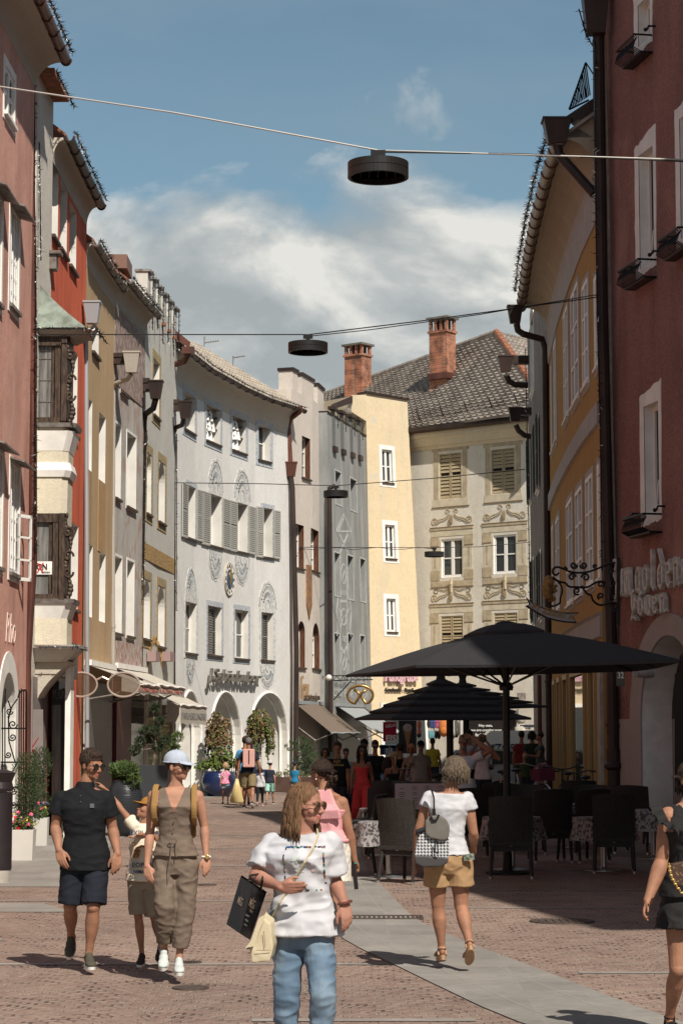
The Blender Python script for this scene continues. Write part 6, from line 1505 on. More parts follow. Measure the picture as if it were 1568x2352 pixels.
# --- man in black polo
J=hero('H',17.7,dict(head=(428,322,0),neck=(375,478,.02),shoR=(165,548,.02),shoL=(560,548,-.02),elbR=(142,800,.03),elbL=(588,815,.03),wriR=(168,985,-.08),wriL=(628,1015,-.05),hndR=(205,1130,-.14),hndL=(612,1170,-.1),hipR=(290,1085,.02),hipL=(462,1085,-.0),kneR=(256,1430,.02),kneL=(438,1430,-.08),ankR=(262,1655,.38),ankL=(402,1800,.0),toeR=(246,1790,.26),toeL=(425,1878,-.17)),1.82,look=(.72,-.66,-.18),thmR=V((1,-.5,0)),thmL=V((-1,-.5,0)),gripR=-1,curlR=.5,curlL=.45)
r_,HF,S_,RF_=build_person('man in black polo shirt and navy shorts with sunglasses, leftmost of the walkers',J,dict(skin=SKA,arm=1.06,leg=.98,top=dict(m=BLK,name='polo_shirt',hem=.055,sleeve=.58,sr=.018,collar=True,ease=.014),bottom=dict(kind='shorts',m=NAVY,len=.47,wide=.026,ease=.014),shoe=shoeD,hair=('short',BRH),glasses='dark'))
def on_chest(S_,RF_,x,z,dy=.02,t=.6):
 c=S_[5][0];r,f=RF_(t);z0=c.z;return c+r*x+f*(S_[5][2]+dy)+V((0,0,z))
mb=MB();mb.box(on_chest(S_,RF_,-.095,.02,.012),(.034,.006,.034));mb.build('chest_badge',mat('badge_grey',(.10,.10,.11),.6),r_)
mb=MB()
for z in(.05,.10):mb.ball(on_chest(S_,RF_,.0,z,.010),.005,8)
mb.build('button',M_['oldmetal'],r_)
# --- woman in taupe jumpsuit
J=hero('H',17.05,dict(head=(1100,332,0),neck=(1085,478,.02),shoR=(886,528,.0),shoL=(1280,528,.0),elbR=(882,860,.05),elbL=(1308,800,.06),wriR=(856,1110,-.02),wriL=(1322,1040,-.0),hndR=(882,1240,-.06),hndL=(1332,1190,-.03),hipR=(990,1100,.02),hipL=(1168,1100,.0),kneR=(1000,1430,-.05),kneL=(1155,1430,.0),ankR=(992,1765,.10),ankL=(1108,1835,.0),toeR=(982,1905,-.08),toeL=(1112,1930,-.18)),1.75,look=(.84,-.52,-.03),thmR=V((1,-.5,0)),thmL=V((-1,-.6,0)),gripR=-1)
r_,HF,S_,RF_=build_person('woman in taupe sleeveless jumpsuit, pale blue cap and mustard backpack straps',J,dict(fem=True,skin=SKB,bulk=.98,top=dict(m=TAUPE,name='jumpsuit_top',vest=(.21,.085,.125),hem=-.07,ease=.015,flare=.012,fold=.008),bottom=dict(kind='p',name='jumpsuit_trousers',m=TAUPE,len=.90,wide=.016,ease=.016,fold=.010,cuff=.4),shoe=shoeG,footk=1.1,hair=('crop',BRH),glasses='dark',hat=('cap',cloth('pale_blue_cap_cotton',(.38,.42,.49)))))
mb=MB();r,f=RF_(.5);pw=S_[3][0]-V((0,0,.035));mb.tube([pw+f*.135+r*.01,pw+f*.15-V((0,0,.16))+r*.02,pw+f*.14-V((0,0,.30))+r*.03],.004,5);mb.tube([pw+f*.135-r*.02,pw+f*.15-V((0,0,.12))-r*.03],.004,5)
mb.tube([pw+f*.14+r*.03*cos(t)+V((0,0,.02*sin(t)))for t in[k*.6 for k in range(11)]],.004,5);mb.build('drawstring',TAUPE,r_)
mb=MB();r,f=RF_(.8)
for k in range(4):mb.ball(S_[4][0]+f*(S_[4][2]+.026)+V((0,0,.09-.055*k)),.006,8)
mb.build('button',M_['darkwood'],r_)
mb=MB();w_=J['wriL'];mb.tube([w_+V((.031*cos(t),.031*sin(t),.004))for t in[k*pi/8 for k in range(17)]],.009,6);wt=mb.build('wristwatch',M_['white'],None);tag(wt,'white wristwatch on the arm of the woman in the cap','watch')
mb=MB();mb.lathe(w_+V((.01,-.036,.004)),[(.018,0),(.018,.008),(.014,.010)],14,M=Matrix.Rotation(R(90),3,'X'));mb.build('watch_case',mat('gold',(.45,.30,.1)),wt)
MUST=cloth('mustard_strap',(.27,.155,.055));rt=thing('backpack','mustard strapped backpack worn by the woman in the pale blue cap','backpack',(S_[4][0].x,S_[4][0].y+.2,S_[4][0].z))
r,f=RF_(.7);mb=MB();mb.box(S_[4][0]-f*.20+V((0,0,.03)),(.28,.13,.38));me=remesh(mb,.012,4);place(me,'bag_body',MUST,rt)
for s_ in(-1,1):
 mb=MB();x=s_*.150;pts=[S_[4][0]-f*.14+r*x*.8+V((0,0,.16)),S_[7][0]+r*x*.98+V((0,0,.060))-f*.05,S_[7][0]+r*x+f*.075+V((0,0,.045)),S_[6][0]+r*x*1.02+f*.112-V((0,0,.01)),S_[5][0]+r*x*1.04+f*.11-V((0,0,.02)),S_[4][0]+r*x*1.02+f*.07-V((0,0,.03)),S_[4][0]+r*x*.9-f*.12-V((0,0,.06))]
 mb.tube(smoothp(pts)if 'smoothp' in globals()else pts,.022,8,flat=.3);mb.build('strap',MUST,rt)
# --- boy
J=hero('H',17.85,dict(head=(858,665,.02),neck=(845,765,.02),shoR=(765,800,.0),shoL=(900,800,.03),elbR=(655,665,.05),elbL=(930,900,.0),wriR=(545,520,.10),wriL=(815,858,-.10),hndR=(480,450,.10),hndL=(715,905,-.16),hipR=(775,1225,.0),hipL=(893,1225,.0),kneR=(790,1500,-.02),kneL=(915,1510,.02),ankR=(818,1800,.05),ankL=(965,1720,.28),toeR=(800,1868,-.08),toeL=(945,1830,.2)),1.40,child=True,look=(-.80,-.45,.38),gripR=-1)
r_,HF,S_,RF_=build_person('boy in cream printed tee reaching up to the shoulder of the man in black',J,dict(skin=SKA,bulk=.98,headk=.9,top=dict(m=CREAMT,hem=.0,sleeve=.55,sr=.02,ease=.020,flare=.01),bottom=dict(kind='shorts',m=BEIGE,len=.48,wide=.03,ease=.016),shoe=shoeB,footk=1.0,hair=('short',BRH),hat=('cap',cloth('mustard_cap',(.30,.14,.03)))))
for txt,sz,x0,z0,cm in(('EXPLORA',.055,.115,.02,'dark'),('LEOPARD',.052,.12,-.235,'dark'),('ANIMALS',.038,.11,-.285,'dark')):
 vs,fs=text_geo(txt,sz,.002,bold=.001);r,f=RF_(.5);o_=S_[5][0]+f*(S_[5][2]+.034)+V((0,0,z0));mb=MB();mb.add([o_+r*(x0-v.x)+V((0,0,v.y+.0))+f*v.z for v in vs],fs);mb.build('shirt_print',cloth('print_navy',(.05,.06,.10)),r_)
mb=MB();o_=S_[4][0]+f*(S_[4][2]+.034)+V((0,0,-.01))
sp_=MB();leo=cloth('print_leopard_tan',(.36,.17,.04),c2=(.10,.05,.02),vscale=90)
def cat(mb,pts,rr):mb.tube([o_+r*-a+V((0,0,b))for a,b in pts],rr,6,flat=.25)
cat(mb,((-.07,.0),(-.02,.02),(.05,.01)),[.028,.034,.026]);cat(mb,((-.08,.02),(-.10,.05)),[.022,.018])
for x in(-.07,-.045,.03,.055):cat(mb,((x,-.01),(x-.008,-.075)),[.013,.009])
cat(mb,((.05,.02),(.09,.0),(.10,-.04),(.08,-.05)),.006);mb.build('shirt_print',leo,r_)
# --- front woman
J=hero('I',11.7,dict(head=(815,480,0),neck=(775,705,.03),shoR=(470,765,.06),shoL=(1050,755,-.04),elbR=(365,1085,.0),elbL=(1048,1125,.02),wriR=(588,1180,-.20),wriL=(1135,1330,-.10),hndR=(760,1190,-.26),hndL=(1168,1560,-.14),hipR=(655,1590,.02),hipL=(905,1590,.0),kneR=(635,2130,.0),kneL=(945,2120,-.12),ankR=(635,2720,.1),ankL=(925,2740,.0),toeR=(640,2840,-.05),toeL=(930,2850,-.16)),1.67,look=(.86,-.50,-.08),thmR=V((0,-.3,1)),thmL=V((-1,-.4,0)),curlR=.35,gripR=-1,curlL=.55)
SKF=skin((.35,.17,.118),'rosy_skin')
r_,HF,S_,RF_=build_person('woman in white sparkly print tee and washed jeans walking in front with two bags',J,dict(fem=True,skin=SKF,bulk=1.08,arm=1.0,leg=1.0,top=dict(m=WHT,hem=-.0,sleeve=.78,sr=.020,ease=.018,flare=.034,box=.020,fold=.015,ff=8),bottom=dict(kind='p',name='jeans',m=jeans(),len=.95,wide=.004,ease=.010,fold=.010,ff=9,fs=(.9,.9,1.9)),shoe=shoeG,hair=('long',AUB),glasses='gold'))
FW=dict(S=S_,RF=RF_,J=J,root=r_)
def pushed(o,lift=.003):
 """surface point of a garment hit along direction d from outside"""
 from mathutils.bvhtree import BVHTree
 me=o.data;off=WL[o.name];return BVHTree.FromPolygons([v.co+off for v in me.vertices],[tuple(p.vertices)for p in me.polygons]),lift
def decal(bvh,pts,faces,o_,ax,ay,d,lift=.003):
 """pts: 2-D points laid on a garment: cast towards it along -d"""
 vs=[]
 for x,y in pts:
  p=o_+ax*x+ay*y;h=bvh.ray_cast(p+d*.5,-d);vs.append((h[0]if h[0]is not None else p)+d*lift)
 return vs,faces
GL=[mat('glitter_dark',(.05,.06,.08),.25,metal=.6),mat('glitter_green',(.12,.45,.30),.2,metal=.6),mat('glitter_orange',(.60,.24,.10),.2,metal=.6),mat('glitter_blue',(.08,.14,.5),.2,metal=.6),mat('leaf_print',(.42,.46,.42),.8),mat('pink_print',(.66,.45,.46),.8)]
def kid(root,name):return[c for c in root.children if c.name.split('.')[0]==name][0]
bvh,_=pushed(kid(r_,'shirt'));r,f=RF_(.8);zc=at(*q('I',750,1030),11.5);rnd=random.Random(3);mb=MB();up_=V((0,0,1));rr_=-r
def dec_quad(cx,cy,w_,h_,mi,a=0):
 c,s=cos(a),sin(a);P_=[(cx+x*c-y*s,cy+x*s+y*c)for x,y in((-w_/2,-h_/2),(w_/2,-h_/2),(w_/2,h_/2),(-w_/2,h_/2))]
 vs,fs=decal(bvh,P_,None,zc,rr_,up_,f)
 if max(v.y for v in vs)-min(v.y for v in vs)<.015:mb.poly(vs,mi)
W_,H_=.205,.225
for k in range(30):
 t=(k+.5)/30;L4=[(-W_/2+W_*t,H_/2,.9),(-W_/2+W_*t,-H_/2,.4)]
 for x,y,pr in L4:
  if rnd.random()<pr:dec_quad(x,y+rnd.gauss(0,.0015),.0085,.008,rnd.choice([0,0,0,0,1,2,3]))
 for x,pr in((-W_/2,.75),(W_/2,.9)):
  if rnd.random()<pr:dec_quad(x,-H_/2+H_*t,.008,.0085,rnd.choice([0,0,0,1,2,3]))
for(x,y,a,l)in((-.055,.045,.5,.05),(-.03,.03,1.2,.045),(-.045,.0,-.35,.055),(-.01,.02,.1,.04)):
 for k in range(6):t=k/6;dec_quad(x+l*t*cos(a),y+l*t*sin(a),l/5,.022*sin(pi*(t+.12)),4,a)
for(x,y)in((.03,.01),(.055,.025),(.05,-.01)):dec_quad(x,y,.018,.014,5,.5)
mb.build('shirt_print',GL,r_,recalc=False)
w_=J['wriL'];mb=MB();mb.tube([w_+V((.034*cos(t),.034*sin(t),.01+.008*cos(t)))for t in[k*pi/9 for k in range(19)]],.0075,6);tag(mb.build('wristwatch',mat('brown_leather',(.12,.04,.03),.5)),'brown leather wristwatch on the lowered arm of the woman in white tee','watch')
rb=thing('shopping_bag','black glossy paper carrier bag hanging from the bent arm of the front woman','carrier bag',at(*q('I',290,1380),11.75))
BP=mat('black_glossy_paper',(.010,.009,.009),.35,spec=.4)
c8=[(240,1095),(452,1235),(310,1630),(120,1500)];mb=MB()
A_=[at(*q('I',*p),11.62)for p in((345,1165),(458,1240),(330,1640),(255,1590))]
F1_=[at(*q('I',*p),Y)for p,Y in(((345,1160),11.56),((458,1238),11.70),((322,1635),11.70),((235,1580),11.56))]
F2_=[at(*q('I',*p),Y)for p,Y in(((240,1093),11.66),((345,1160),11.56),((235,1580),11.56),((118,1500),11.66))]
mb.poly(F1_);mb.poly(F2_);bk=[p+V((.0,.14,.0))for p in(F2_[0],F1_[1],F1_[2],F2_[3])];mb.poly(bk)
mb.poly([F2_[0],F2_[3],bk[3],bk[0]]);mb.poly([F1_[1],F1_[2],bk[2],bk[1]]);mb.poly([F2_[3],F1_[3],F1_[2],bk[2],bk[3]])
mb.build('bag_body',BP,rb);mb=MB()
mb.tube([F1_[0].lerp(F1_[1],.6)+V((0,-.004,0)),at(*q('I',428,1120),11.55),J['elbR'].lerp(J['wriR'],.3)+V((0,0,.03)),at(*q('I',330,1080),11.6),F2_[0].lerp(F2_[1],.6)+V((0,-.004,0))],.006,6);mb.build('handle',M_['black_plastic'],rb)
goldp=mat('gold_foil_print',(.34,.25,.18),.4,metal=.4)
def on_quad(Q,vs,x0,y0,sx,sy):
 a,b,c,d=Q;n_=(b-a).cross(d-a).normalized();n_=n_ if n_.y<0 else-n_;return[a.lerp(b,x0+v.x*sx).lerp(d.lerp(c,x0+v.x*sx),y0-v.y*sy)+n_*.003 for v in vs]
for Q,tx_,x0,y0,s_ in((F1_,'MÉG',.05,.42,.34),(F1_,'fashion',.22,.51,.15),(F1_,'Hauptstraße 14',.02,.62,.085),(F1_,'info@meg.com',.08,.71,.085),(F1_,'www.meg.com',.08,.80,.085),(F2_,'MÉG',.30,.50,.30)):
 vs,fs=text_geo(tx_,1,0,bold=.01);vs=[V((v.x*(.55 if s_<.1 else .62),v.y,0))for v in vs]
 mb=MB();mb.add(on_quad(Q,vs,x0,y0,s_,s_*.72),fs);mb.build('bag_print',goldp if s_>.1 else mat('pale_print',(.30,.30,.30),.5),rb)
rb=thing('handbag','cream leather shoulder bag with flap and long strap across the front woman','handbag',at(*q('I',430,1650),11.6));CRL=mat('cream_leather',(.50,.43,.29),.42,var=.06,bump=.12,bscale=120)
fr_=[at(*q('I',*p),11.5)for p in((425,1435),(498,1500),(518,1700),(492,1820),(335,1835),(318,1700),(355,1620))]
bk_=[p+V((.02,.13,.02))for p in fr_];mb=MB();n=len(fr_);mb.add(fr_+bk_,[tuple(range(n)),tuple(range(2*n-1,n-1,-1))]+[(i,(i+1)%n,n+(i+1)%n,n+i)for i in range(n)])
me=remesh(mb,.006,5);folds(me,.003,12);place(me,'bag_body',CRL,rb)
mb=MB();fl_=[at(*q('I',*p),11.46)for p in((430,1425),(395,1450),(330,1640),(270,1715),(300,1700),(352,1690),(400,1560),(452,1440))];n=len(fl_);mb.add(fl_+[p+V((0,.02,0))for p in fl_],[tuple(range(n)),tuple(range(2*n-1,n-1,-1))]+[(i,(i+1)%n,n+(i+1)%n,n+i)for i in range(n)]);mb.build('flap',CRL,rb)
mb=MB();mb.tube([at(*q('I',370,1722),11.478),at(*q('I',500,1722),11.485)],.002,4);mb.tube([at(*q('I',440,1560),11.48),at(*q('I',452,1700),11.485)],.002,4);mb.build('seam',mat('seam_tan',(.28,.22,.13),.6),rb)
pth=[(500,1465),(545,1380),(620,1240),(700,1120),(790,970),(860,850),(905,735),(900,690)];pv=[]
for x,y in pth:
 o_=V((0,0,CAMH));d_=ray(*q('I',x,y)).normalized();h=bvh.ray_cast(o_,d_);pv.append((h[0]if h[0]is not None else at(*q('I',x,y),11.55))-d_*.012)
pv[-1]=at(*q('I',900,690),11.68);mb=MB();mb.tube(pv,.013,6,flat=.35);mb.build('strap',CRL,rb)
mb=MB();mb.tube([pv[0]+V((.012*cos(t),-.006,.014*sin(t)))for t in[k*.55 for k in range(12)]],.003,5);mb.build('ring',mat('brass',(.45,.3,.12)),rb)
# --- backpack woman
J=hero('J',17.9,dict(head=(535,482,0),neck=(518,640,-.0),shoL=(322,672,-.0),shoR=(672,680,.0),elbL=(262,940,-.02),elbR=(702,985,.0),wriL=(222,1215,.06),wriR=(702,1120,.16),hndL=(240,1310,.10),hndR=(680,1180,.24),hipL=(405,1250,.0),hipR=(590,1250,.0),kneL=(412,1585,.05),kneR=(600,1590,.02),ankL=(442,1925,.08),ankR=(668,1888,-.16),toeL=(418,1985,.26),toeR=(648,2060,.02)),1.68,look=(-.86,.50,-.05),thmL=V((.3,1,0)),thmR=V((-1,.2,0)),gripL=-1)
r_,HF,S_,RF_=build_person('woman seen from behind in white cap-sleeve top and tan shorts with a checked backpack',J,dict(fem=True,skin=SKA,bulk=1.10,leg=1.08,arm=1.04,top=dict(m=WHT,hem=-.10,sleeve=.34,sr=.016,ease=.013,flare=-.006,wide=True,fold=.007),bottom=dict(kind='shorts',m=TANC,len=.25,wide=.022,ease=.020,waist=.14,fold=.008),shoe=sandal,sandal=True,sole=mat('tan_sole',(.30,.22,.14),.7),footk=1.05,hair=('bob',ASH),glasses='dark'))
bvs,_=pushed(kid(r_,'shorts'));o_=at(*q('J',668,1190),17.7);mb=MB();mb.box(o_+V((0,.06,0)),(.085,.02,.05),Matrix.Rotation(R(-8),3,'Y'));tag(mb.build('phone',mat('camo_case',(.22,.25,.2),.4,c2=(.05,.06,.04),vscale=45)),'patterned phone sticking out of the tan shorts back pocket','phone')
rb=thing('backpack','black and white houndstooth backpack with grey flap on the woman in tan shorts','backpack',at(*q('J',360,1060),17.65))
def hound():
 m=bpy.data.materials.new('houndstooth');m.use_nodes=True;t=m.node_tree;b=t.nodes['Principled BSDF'];b.inputs['Roughness'].default_value=.9
 tcx=t.nodes.new('ShaderNodeTexCoord');s=t.nodes.new('ShaderNodeSeparateXYZ');t.links.new(tcx.outputs['Object'],s.inputs[0])
 P_=.026;fx=math_(t,'FRACT',math_(t,'DIVIDE',s.outputs[0],P_));fz=math_(t,'FRACT',math_(t,'DIVIDE',s.outputs[2],P_*.95));dg=math_(t,'FRACT',math_(t,'DIVIDE',math_(t,'ADD',s.outputs[0],s.outputs[2]),P_/2))
 a=math_(t,'GREATER_THAN',fx,.5);c=math_(t,'GREATER_THAN',fz,.5);d=math_(t,'GREATER_THAN',dg,.5)
 both=math_(t,'MULTIPLY',a,c);one=math_(t,'ABSOLUTE',math_(t,'SUBTRACT',a,c));f_=math_(t,'ADD',both,math_(t,'MULTIPLY',one,d),clamp=True)
 t.links.new(mixc(t,f_,(.55,.55,.56),(.02,.02,.022)),b.inputs['Base Color']);return m
def slab_from(crop,pts,Y,th,vox=.008,sm=5):
 a=[at(*q(crop,*p),Y)for p in pts];b=[p+V((0,th,0))for p in a];n=len(a);mb=MB();mb.add(a+b,[tuple(range(n)),tuple(range(2*n-1,n-1,-1))]+[(i,(i+1)%n,n+(i+1)%n,n+i)for i in range(n)]);return remesh(mb,vox,sm)
place(slab_from('J',((250,1010),(310,940),(490,940),(505,1040),(500,1200),(240,1200),(215,1190)),17.58,.15),'bag_body',hound(),rb)
place(slab_from('J',((212,1170),(500,1190),(492,1235),(440,1265),(290,1272),(225,1240)),17.565,.17),'bag_base',mat('grey_leather',(.05,.045,.046),.5),rb)
place(slab_from('J',((305,895),(345,850),(430,845),(480,875),(508,930),(505,1010),(480,1050),(430,1052),(350,1035),(308,1000)),17.545,.05),'flap',cloth('grey_felt',(.135,.125,.11)),rb)
mb=MB();L5=lambda pts,Y,r_2,fl=1:mb.tube([at(*q('J',*p),Y)for p in pts],r_2,8,flat=fl)
L5(((345,620),(360,640),(378,700),(380,800)),17.72,.030,.25);L5(((352,850),(370,885),(400,880),(420,840)),17.53,.009);L5(((378,790),(380,850)),17.60,.014);mb.build('strap',M_['black_plastic'],rb)
mb=MB();L5(((390,1050),(388,1140),(405,1160)),17.53,.005);L5(((400,1050),(415,1160)),17.53,.005);L5(((245,1010),(240,980),(300,960)),17.58,.02);mb.build('drawcord',M_['black_plastic'],rb)
# --- woman in pink halter top
J=hero('I',18.4,dict(head=(925,212,0),neck=(968,352,-.02),shoL=(840,455,.05),shoR=(1130,425,-.03),elbL=(800,700,.0),elbR=(1168,700,-.02),wriL=(820,900,.15),wriR=(1218,955,.06),hndL=(840,1000,.2),hndR=(1240,1090,.12),hipL=(905,860,.03),hipR=(1075,860,.0),kneL=(930,1230,.1),kneR=(1048,1250,.0),ankL=(950,1640,.15),ankR=(1020,1700,.0),toeL=(945,1690,.32),toeR=(1020,1745,.18)),1.69,look=(-.78,.60,-.08),thmR=V((-1,.3,0)),thmL=V((1,.3,0)),curlR=.9,gripR=-1)
r_,HF,S_,RF_=build_person('woman with braided bun and pink halter top, half hidden behind the front woman',J,dict(fem=True,skin=SKA,bulk=1.1,arm=1.1,top=dict(m=PINK,name='halter_top',tank=True,hem=-.09,ease=.014,flare=.0,strap=.045,sw=.03,fold=.008,ff=22,fs=(1,1,.2)),bottom=dict(kind='shorts',m=OFFW,len=.34,wide=.05,ease=.022),shoe=shoeG,hair=('bun',BRH)))
mb=MB();r,f=RF_(.8)
for k in range(11):mb.tube([S_[4][0]-f*(S_[4][2]+.018)+r*(-.13+.026*k),S_[5][0]-f*(S_[5][2]+.012)+r*(-.12+.024*k),S_[6][0]-f*(S_[6][2]+.004)+r*(-.085+.017*k),J['neck']-f*.055+r*(-.05+.010*k)+V((0,0,.01))],[.020,.022,.019,.010],8)
me=remesh(mb,.006,2);place(me,'halter_top',PINK,r_)
mb=MB();mb.ball(HF(-.078,-.01,-.042),.007,8);mb.build('earring',M_['white'],r_)
wl_=J['hndR'];mb=MB();c=at(*q('I',1222,1085),18.45);mb.box(c,(.035,.10,.215),Matrix.Rotation(R(-6),3,'Y'));bm_=mb.build('wallet',mat('black_leather',(.012,.01,.01),.4));tag(bm_,'long black wallet with green lining held by the woman in pink halter top','wallet')
mb=MB();mb.box(c+V((.006,-.02,.108)),(.022,.07,.006),Matrix.Rotation(R(-6),3,'Y'));mb.build('lining',mat('green_lining',(.03,.25,.19),.6),bm_)
# --- woman cut by the right edge
J=hero('N',13.75,dict(head=(1010,260,.05),neck=(1000,440,.05),shoR=(772,530,.0),shoL=(1190,540,.05),elbR=(742,960,.02),elbL=(1240,940,.05),wriR=(622,1300,-.10),wriL=(1230,1300,.0),hndR=(560,1450,-.16),hndL=(1230,1400,.0),hipR=(880,1290,.05),hipL=(1090,1290,.05),kneR=(880,1890,.0),kneL=(1060,1880,.1),ankR=(812,2290,.22),ankL=(1040,2420,-.1),toeR=(850,2400,.05),toeL=(1040,2500,-.3)),1.66,look=(.3,-.9,-.05),thmR=V((-.2,-1,0)),curlR=.7,gripR=-1)
r_,HF,S_,RF_=build_person('woman in black ruffled sleeveless dress at the right picture edge, mostly cut off',J,dict(fem=True,skin=SKA,bulk=1.16,arm=1.15,top=dict(m=BLACKD,name='dress_bodice',vest=(.16,.09,.15),hem=-.02,ease=.016),bottom=dict(kind='skirt',name='dress_skirt',m=BLACKD,len=.20,flare=.035,fold=.012),shoe=cloth('black_sandal',(.012,.011,.01)),sandal=True,sole=M_['black_plastic'],hair=('bun',BRH)))
mb=MB();rnd=random.Random(9);r,f=RF_(1)
pts=[S_[7][0]+r*.165+V((0,0,.035))-f*.06,S_[7][0]+r*.185+V((0,0,.045)),S_[6][0]+r*.17+f*.10,S_[5][0]+r*.12+f*.14,S_[4][0]+r*.08+f*.14];n=40
def lp(P_,t):
 t*=len(P_)-1;i=min(int(t),len(P_)-2);return P_[i].lerp(P_[i+1],t-i)
A_=[lp(pts,k/n)for k in range(n+1)];B_=[p+r*(.075*sin(pi*min(1,.25+k/n)))+f*.018*sin(k*1.15)+V((0,0,.012*cos(k*1.15)-.02))for k,p in enumerate(A_)]
for k in range(n):
 mb.quad(A_[k],A_[k+1],B_[k+1],B_[k]);mb.quad(A_[k]-V((0,0,.008)),A_[k+1]-V((0,0,.008)),B_[k+1]-V((0,0,.008)),B_[k]-V((0,0,.008)))
mb.build('ruffle',BLACKD,r_,smooth=True)
rb=thing('handbag','small brown monogram pattern handbag with gold chain at the right picture edge','handbag',at(*q('N',900,1090),13.4))
MONO=mat('brown_monogram_canvas',(.055,.028,.018),.5,c2=(.16,.10,.05),vscale=75,det=0,thr=(.60,.64));place(slab_from('N',((805,1010),(840,980),(1000,950),(1000,1170),(890,1175),(830,1120)),13.38,.08,.006),'bag_body',MONO,rb)
mb=MB();P_=[at(*q('N',806+6*t+120*t*t,985+265*t),13.36)for t in[k/14 for k in range(15)]]
for k,p in enumerate(P_):mb.ball(p,(.012,.005,.007)if k%2 else(.006,.009,.010),7)
mb.build('chain',mat('gold',(.45,.30,.10)),rb)
# ---------------- other walkers and guests ----------------
def folk(label,x,yt,Y,H=None,heading=180,X=None,**o):
 """x, yt: where the crown of the head stands in the picture"""
 p=at(x,yt,Y);z_=lift(p.x,Y);Hh=H or p.z-z_;g=o.pop('pose',{});J=gen_joints((p.x,Y,o.pop('z',0)+z_),Hh,heading,child=o.pop('child',False),**g)
 if 'fix' in o:o.pop('fix')(J)
 o.setdefault('skin',SKC if Y>30 else SKA);o.setdefault('shoe',shoeB);v=.012 if Y<48 else .014
 return build_person(label,J,o,vox=v),J
def tee(m,**k):d_=dict(m=m,hem=.02,sleeve=.55,sr=.016,ease=.018,fold=.006);d_.update(k);return d_
def sh_(m,**k):d_=dict(kind='shorts',m=m,len=.46,wide=.03,ease=.016);d_.update(k);return d_
def tr_(m,**k):d_=dict(kind='p',m=m,len=.95,wide=.012,ease=.014);d_.update(k);return d_
W1_=dict(legs=(22,-14),knees=(4,28),arms=(-14,14),elbows=(12,18));W2_=dict(legs=(-14,22),knees=(30,4),arms=(14,-12),elbows=(18,10));ST_P=dict(legs=(3,-3),knees=(2,4),arms=(4,-4),elbows=(12,12))
(rA,HFA,SA,RFA),JA=folk('man from behind in dark tee and khaki shorts carrying a pink backpack among the children',571,1694,55.4,heading=4,skin=SKA,pose=dict(legs=(-16,20),knees=(22,6),arms=(8,-6),elbows=(10,10),abd=(16,12)),top=tee(DNAVY),bottom=sh_(KHAKI),hair=('short',GRYH))
(rB,_,_,_),JB=folk('man from behind in sky blue tee walking just ahead of the pink backpack man',563,1690,57.2,heading=2,skin=SKA,pose=W1_,top=tee(LBLUE),bottom=sh_(NAVY),hair=('short',BRH))
folk('small girl in pink patterned top and denim shorts with a grey cap',518,1752,58.1,heading=5,child=True,skin=SKB,pose=W2_,top=tee(cloth('pink_patterned_cotton',(.50,.10,.22),c2=(.66,.45,.48),vscale=40,det=0,thr=(.52,.56)),flare=.02),bottom=sh_(DEN,len=.25),hair=('bob',BLO),hat=('hat',GREY))
folk('smallest girl in long-sleeved white top and black leggings walking beside her father',597,1764,56.7,heading=-3,child=True,skin=SKB,pose=W1_,top=tee(WHT,sleeve=1.8),bottom=tr_(BLACKD,wide=0),shoe=cloth('pink_boot',(.62,.25,.33)),hair=('bob',BRH),hat=('hat',cloth('grey_blue_cap',(.25,.30,.38))))
folk('small boy in dark tee and mint shorts wearing a white sun cap',620,1748,58.1,heading=-6,child=True,skin=SKB,pose=W1_,top=tee(DNAVY),bottom=sh_(MINT),hair=('crop',BRH),hat=('hat',WHT))
folk('small boy in teal tee and dark cap near the juniper',677,1752,58.5,heading=-30,child=True,skin=SKB,pose=ST_P,top=tee(TEAL),bottom=sh_(BEIGE),hair=('crop',BRH),hat=('cap',DNAVY))
rb=thing('backpack','dusty pink roll-top backpack on the man in khaki shorts','backpack',tuple(SA[4][0]));r,f=RFA(.8)
mb=MB();mb.box(SA[4][0]-f*(SA[4][2]+.10)+V((0,0,.04)),(.30,.15,.46));me=remesh(mb,.015,5);place(me,'bag_body',cloth('pink_canvas',(.56,.31,.27)),rb)
mb=MB();mb.tube([SA[4][0]-f*(SA[4][2]+.185)+V((0,0,.24)),SA[4][0]-f*(SA[4][2]+.185)-V((0,0,.1))],.012,5);mb.build('buckle_strap',M_['black_plastic'],rb)
mb=MB()
for s_ in(-1,1):mb.tube([SA[4][0]-f*(SA[4][2]+.10)+r*s_*.07+V((0,0,.22)),SA[7][0]+r*s_*.12+V((0,0,.06))-f*.04,SA[6][0]+r*s_*.14+f*.13],.028,6,flat=.3)
mb.build('strap',cloth('pink_canvas',(.56,.31,.27)),rb)
mb=MB();p=JA['wriL']+V((-.02,0,-.10));
pr=((-.03,0),(.03,0),(.07,-.16),(.17,-.55),(.15,-.62),(-.15,-.60),(-.18,-.55),(-.08,-.16));n=8;mb.add([p+V((x,y,z))for y in(-.03,.03)for x,z in pr],[tuple(range(n)),tuple(range(2*n-1,n-1,-1))]+[(i,(i+1)%n,n+(i+1)%n,n+i)for i in range(n)]);tag(mb.build('carrier_bag',mat('yellow_translucent_plastic',(.55,.43,.20),.4),smooth=True),'yellowish plastic carrier bag hanging from the left hand of the khaki shorts man','carrier bag')
(rC,HFC,SC,RFC),JC=folk('stocky man in black tee with gold print holding hands with the woman in red',775,1702,43.4,heading=176,bulk=1.12,belly=.03,pose=W1_,top=tee(BLK),bottom=tr_(JN:=cloth('dark_jeans',(.03,.035,.05))),hair=('short',BRH))
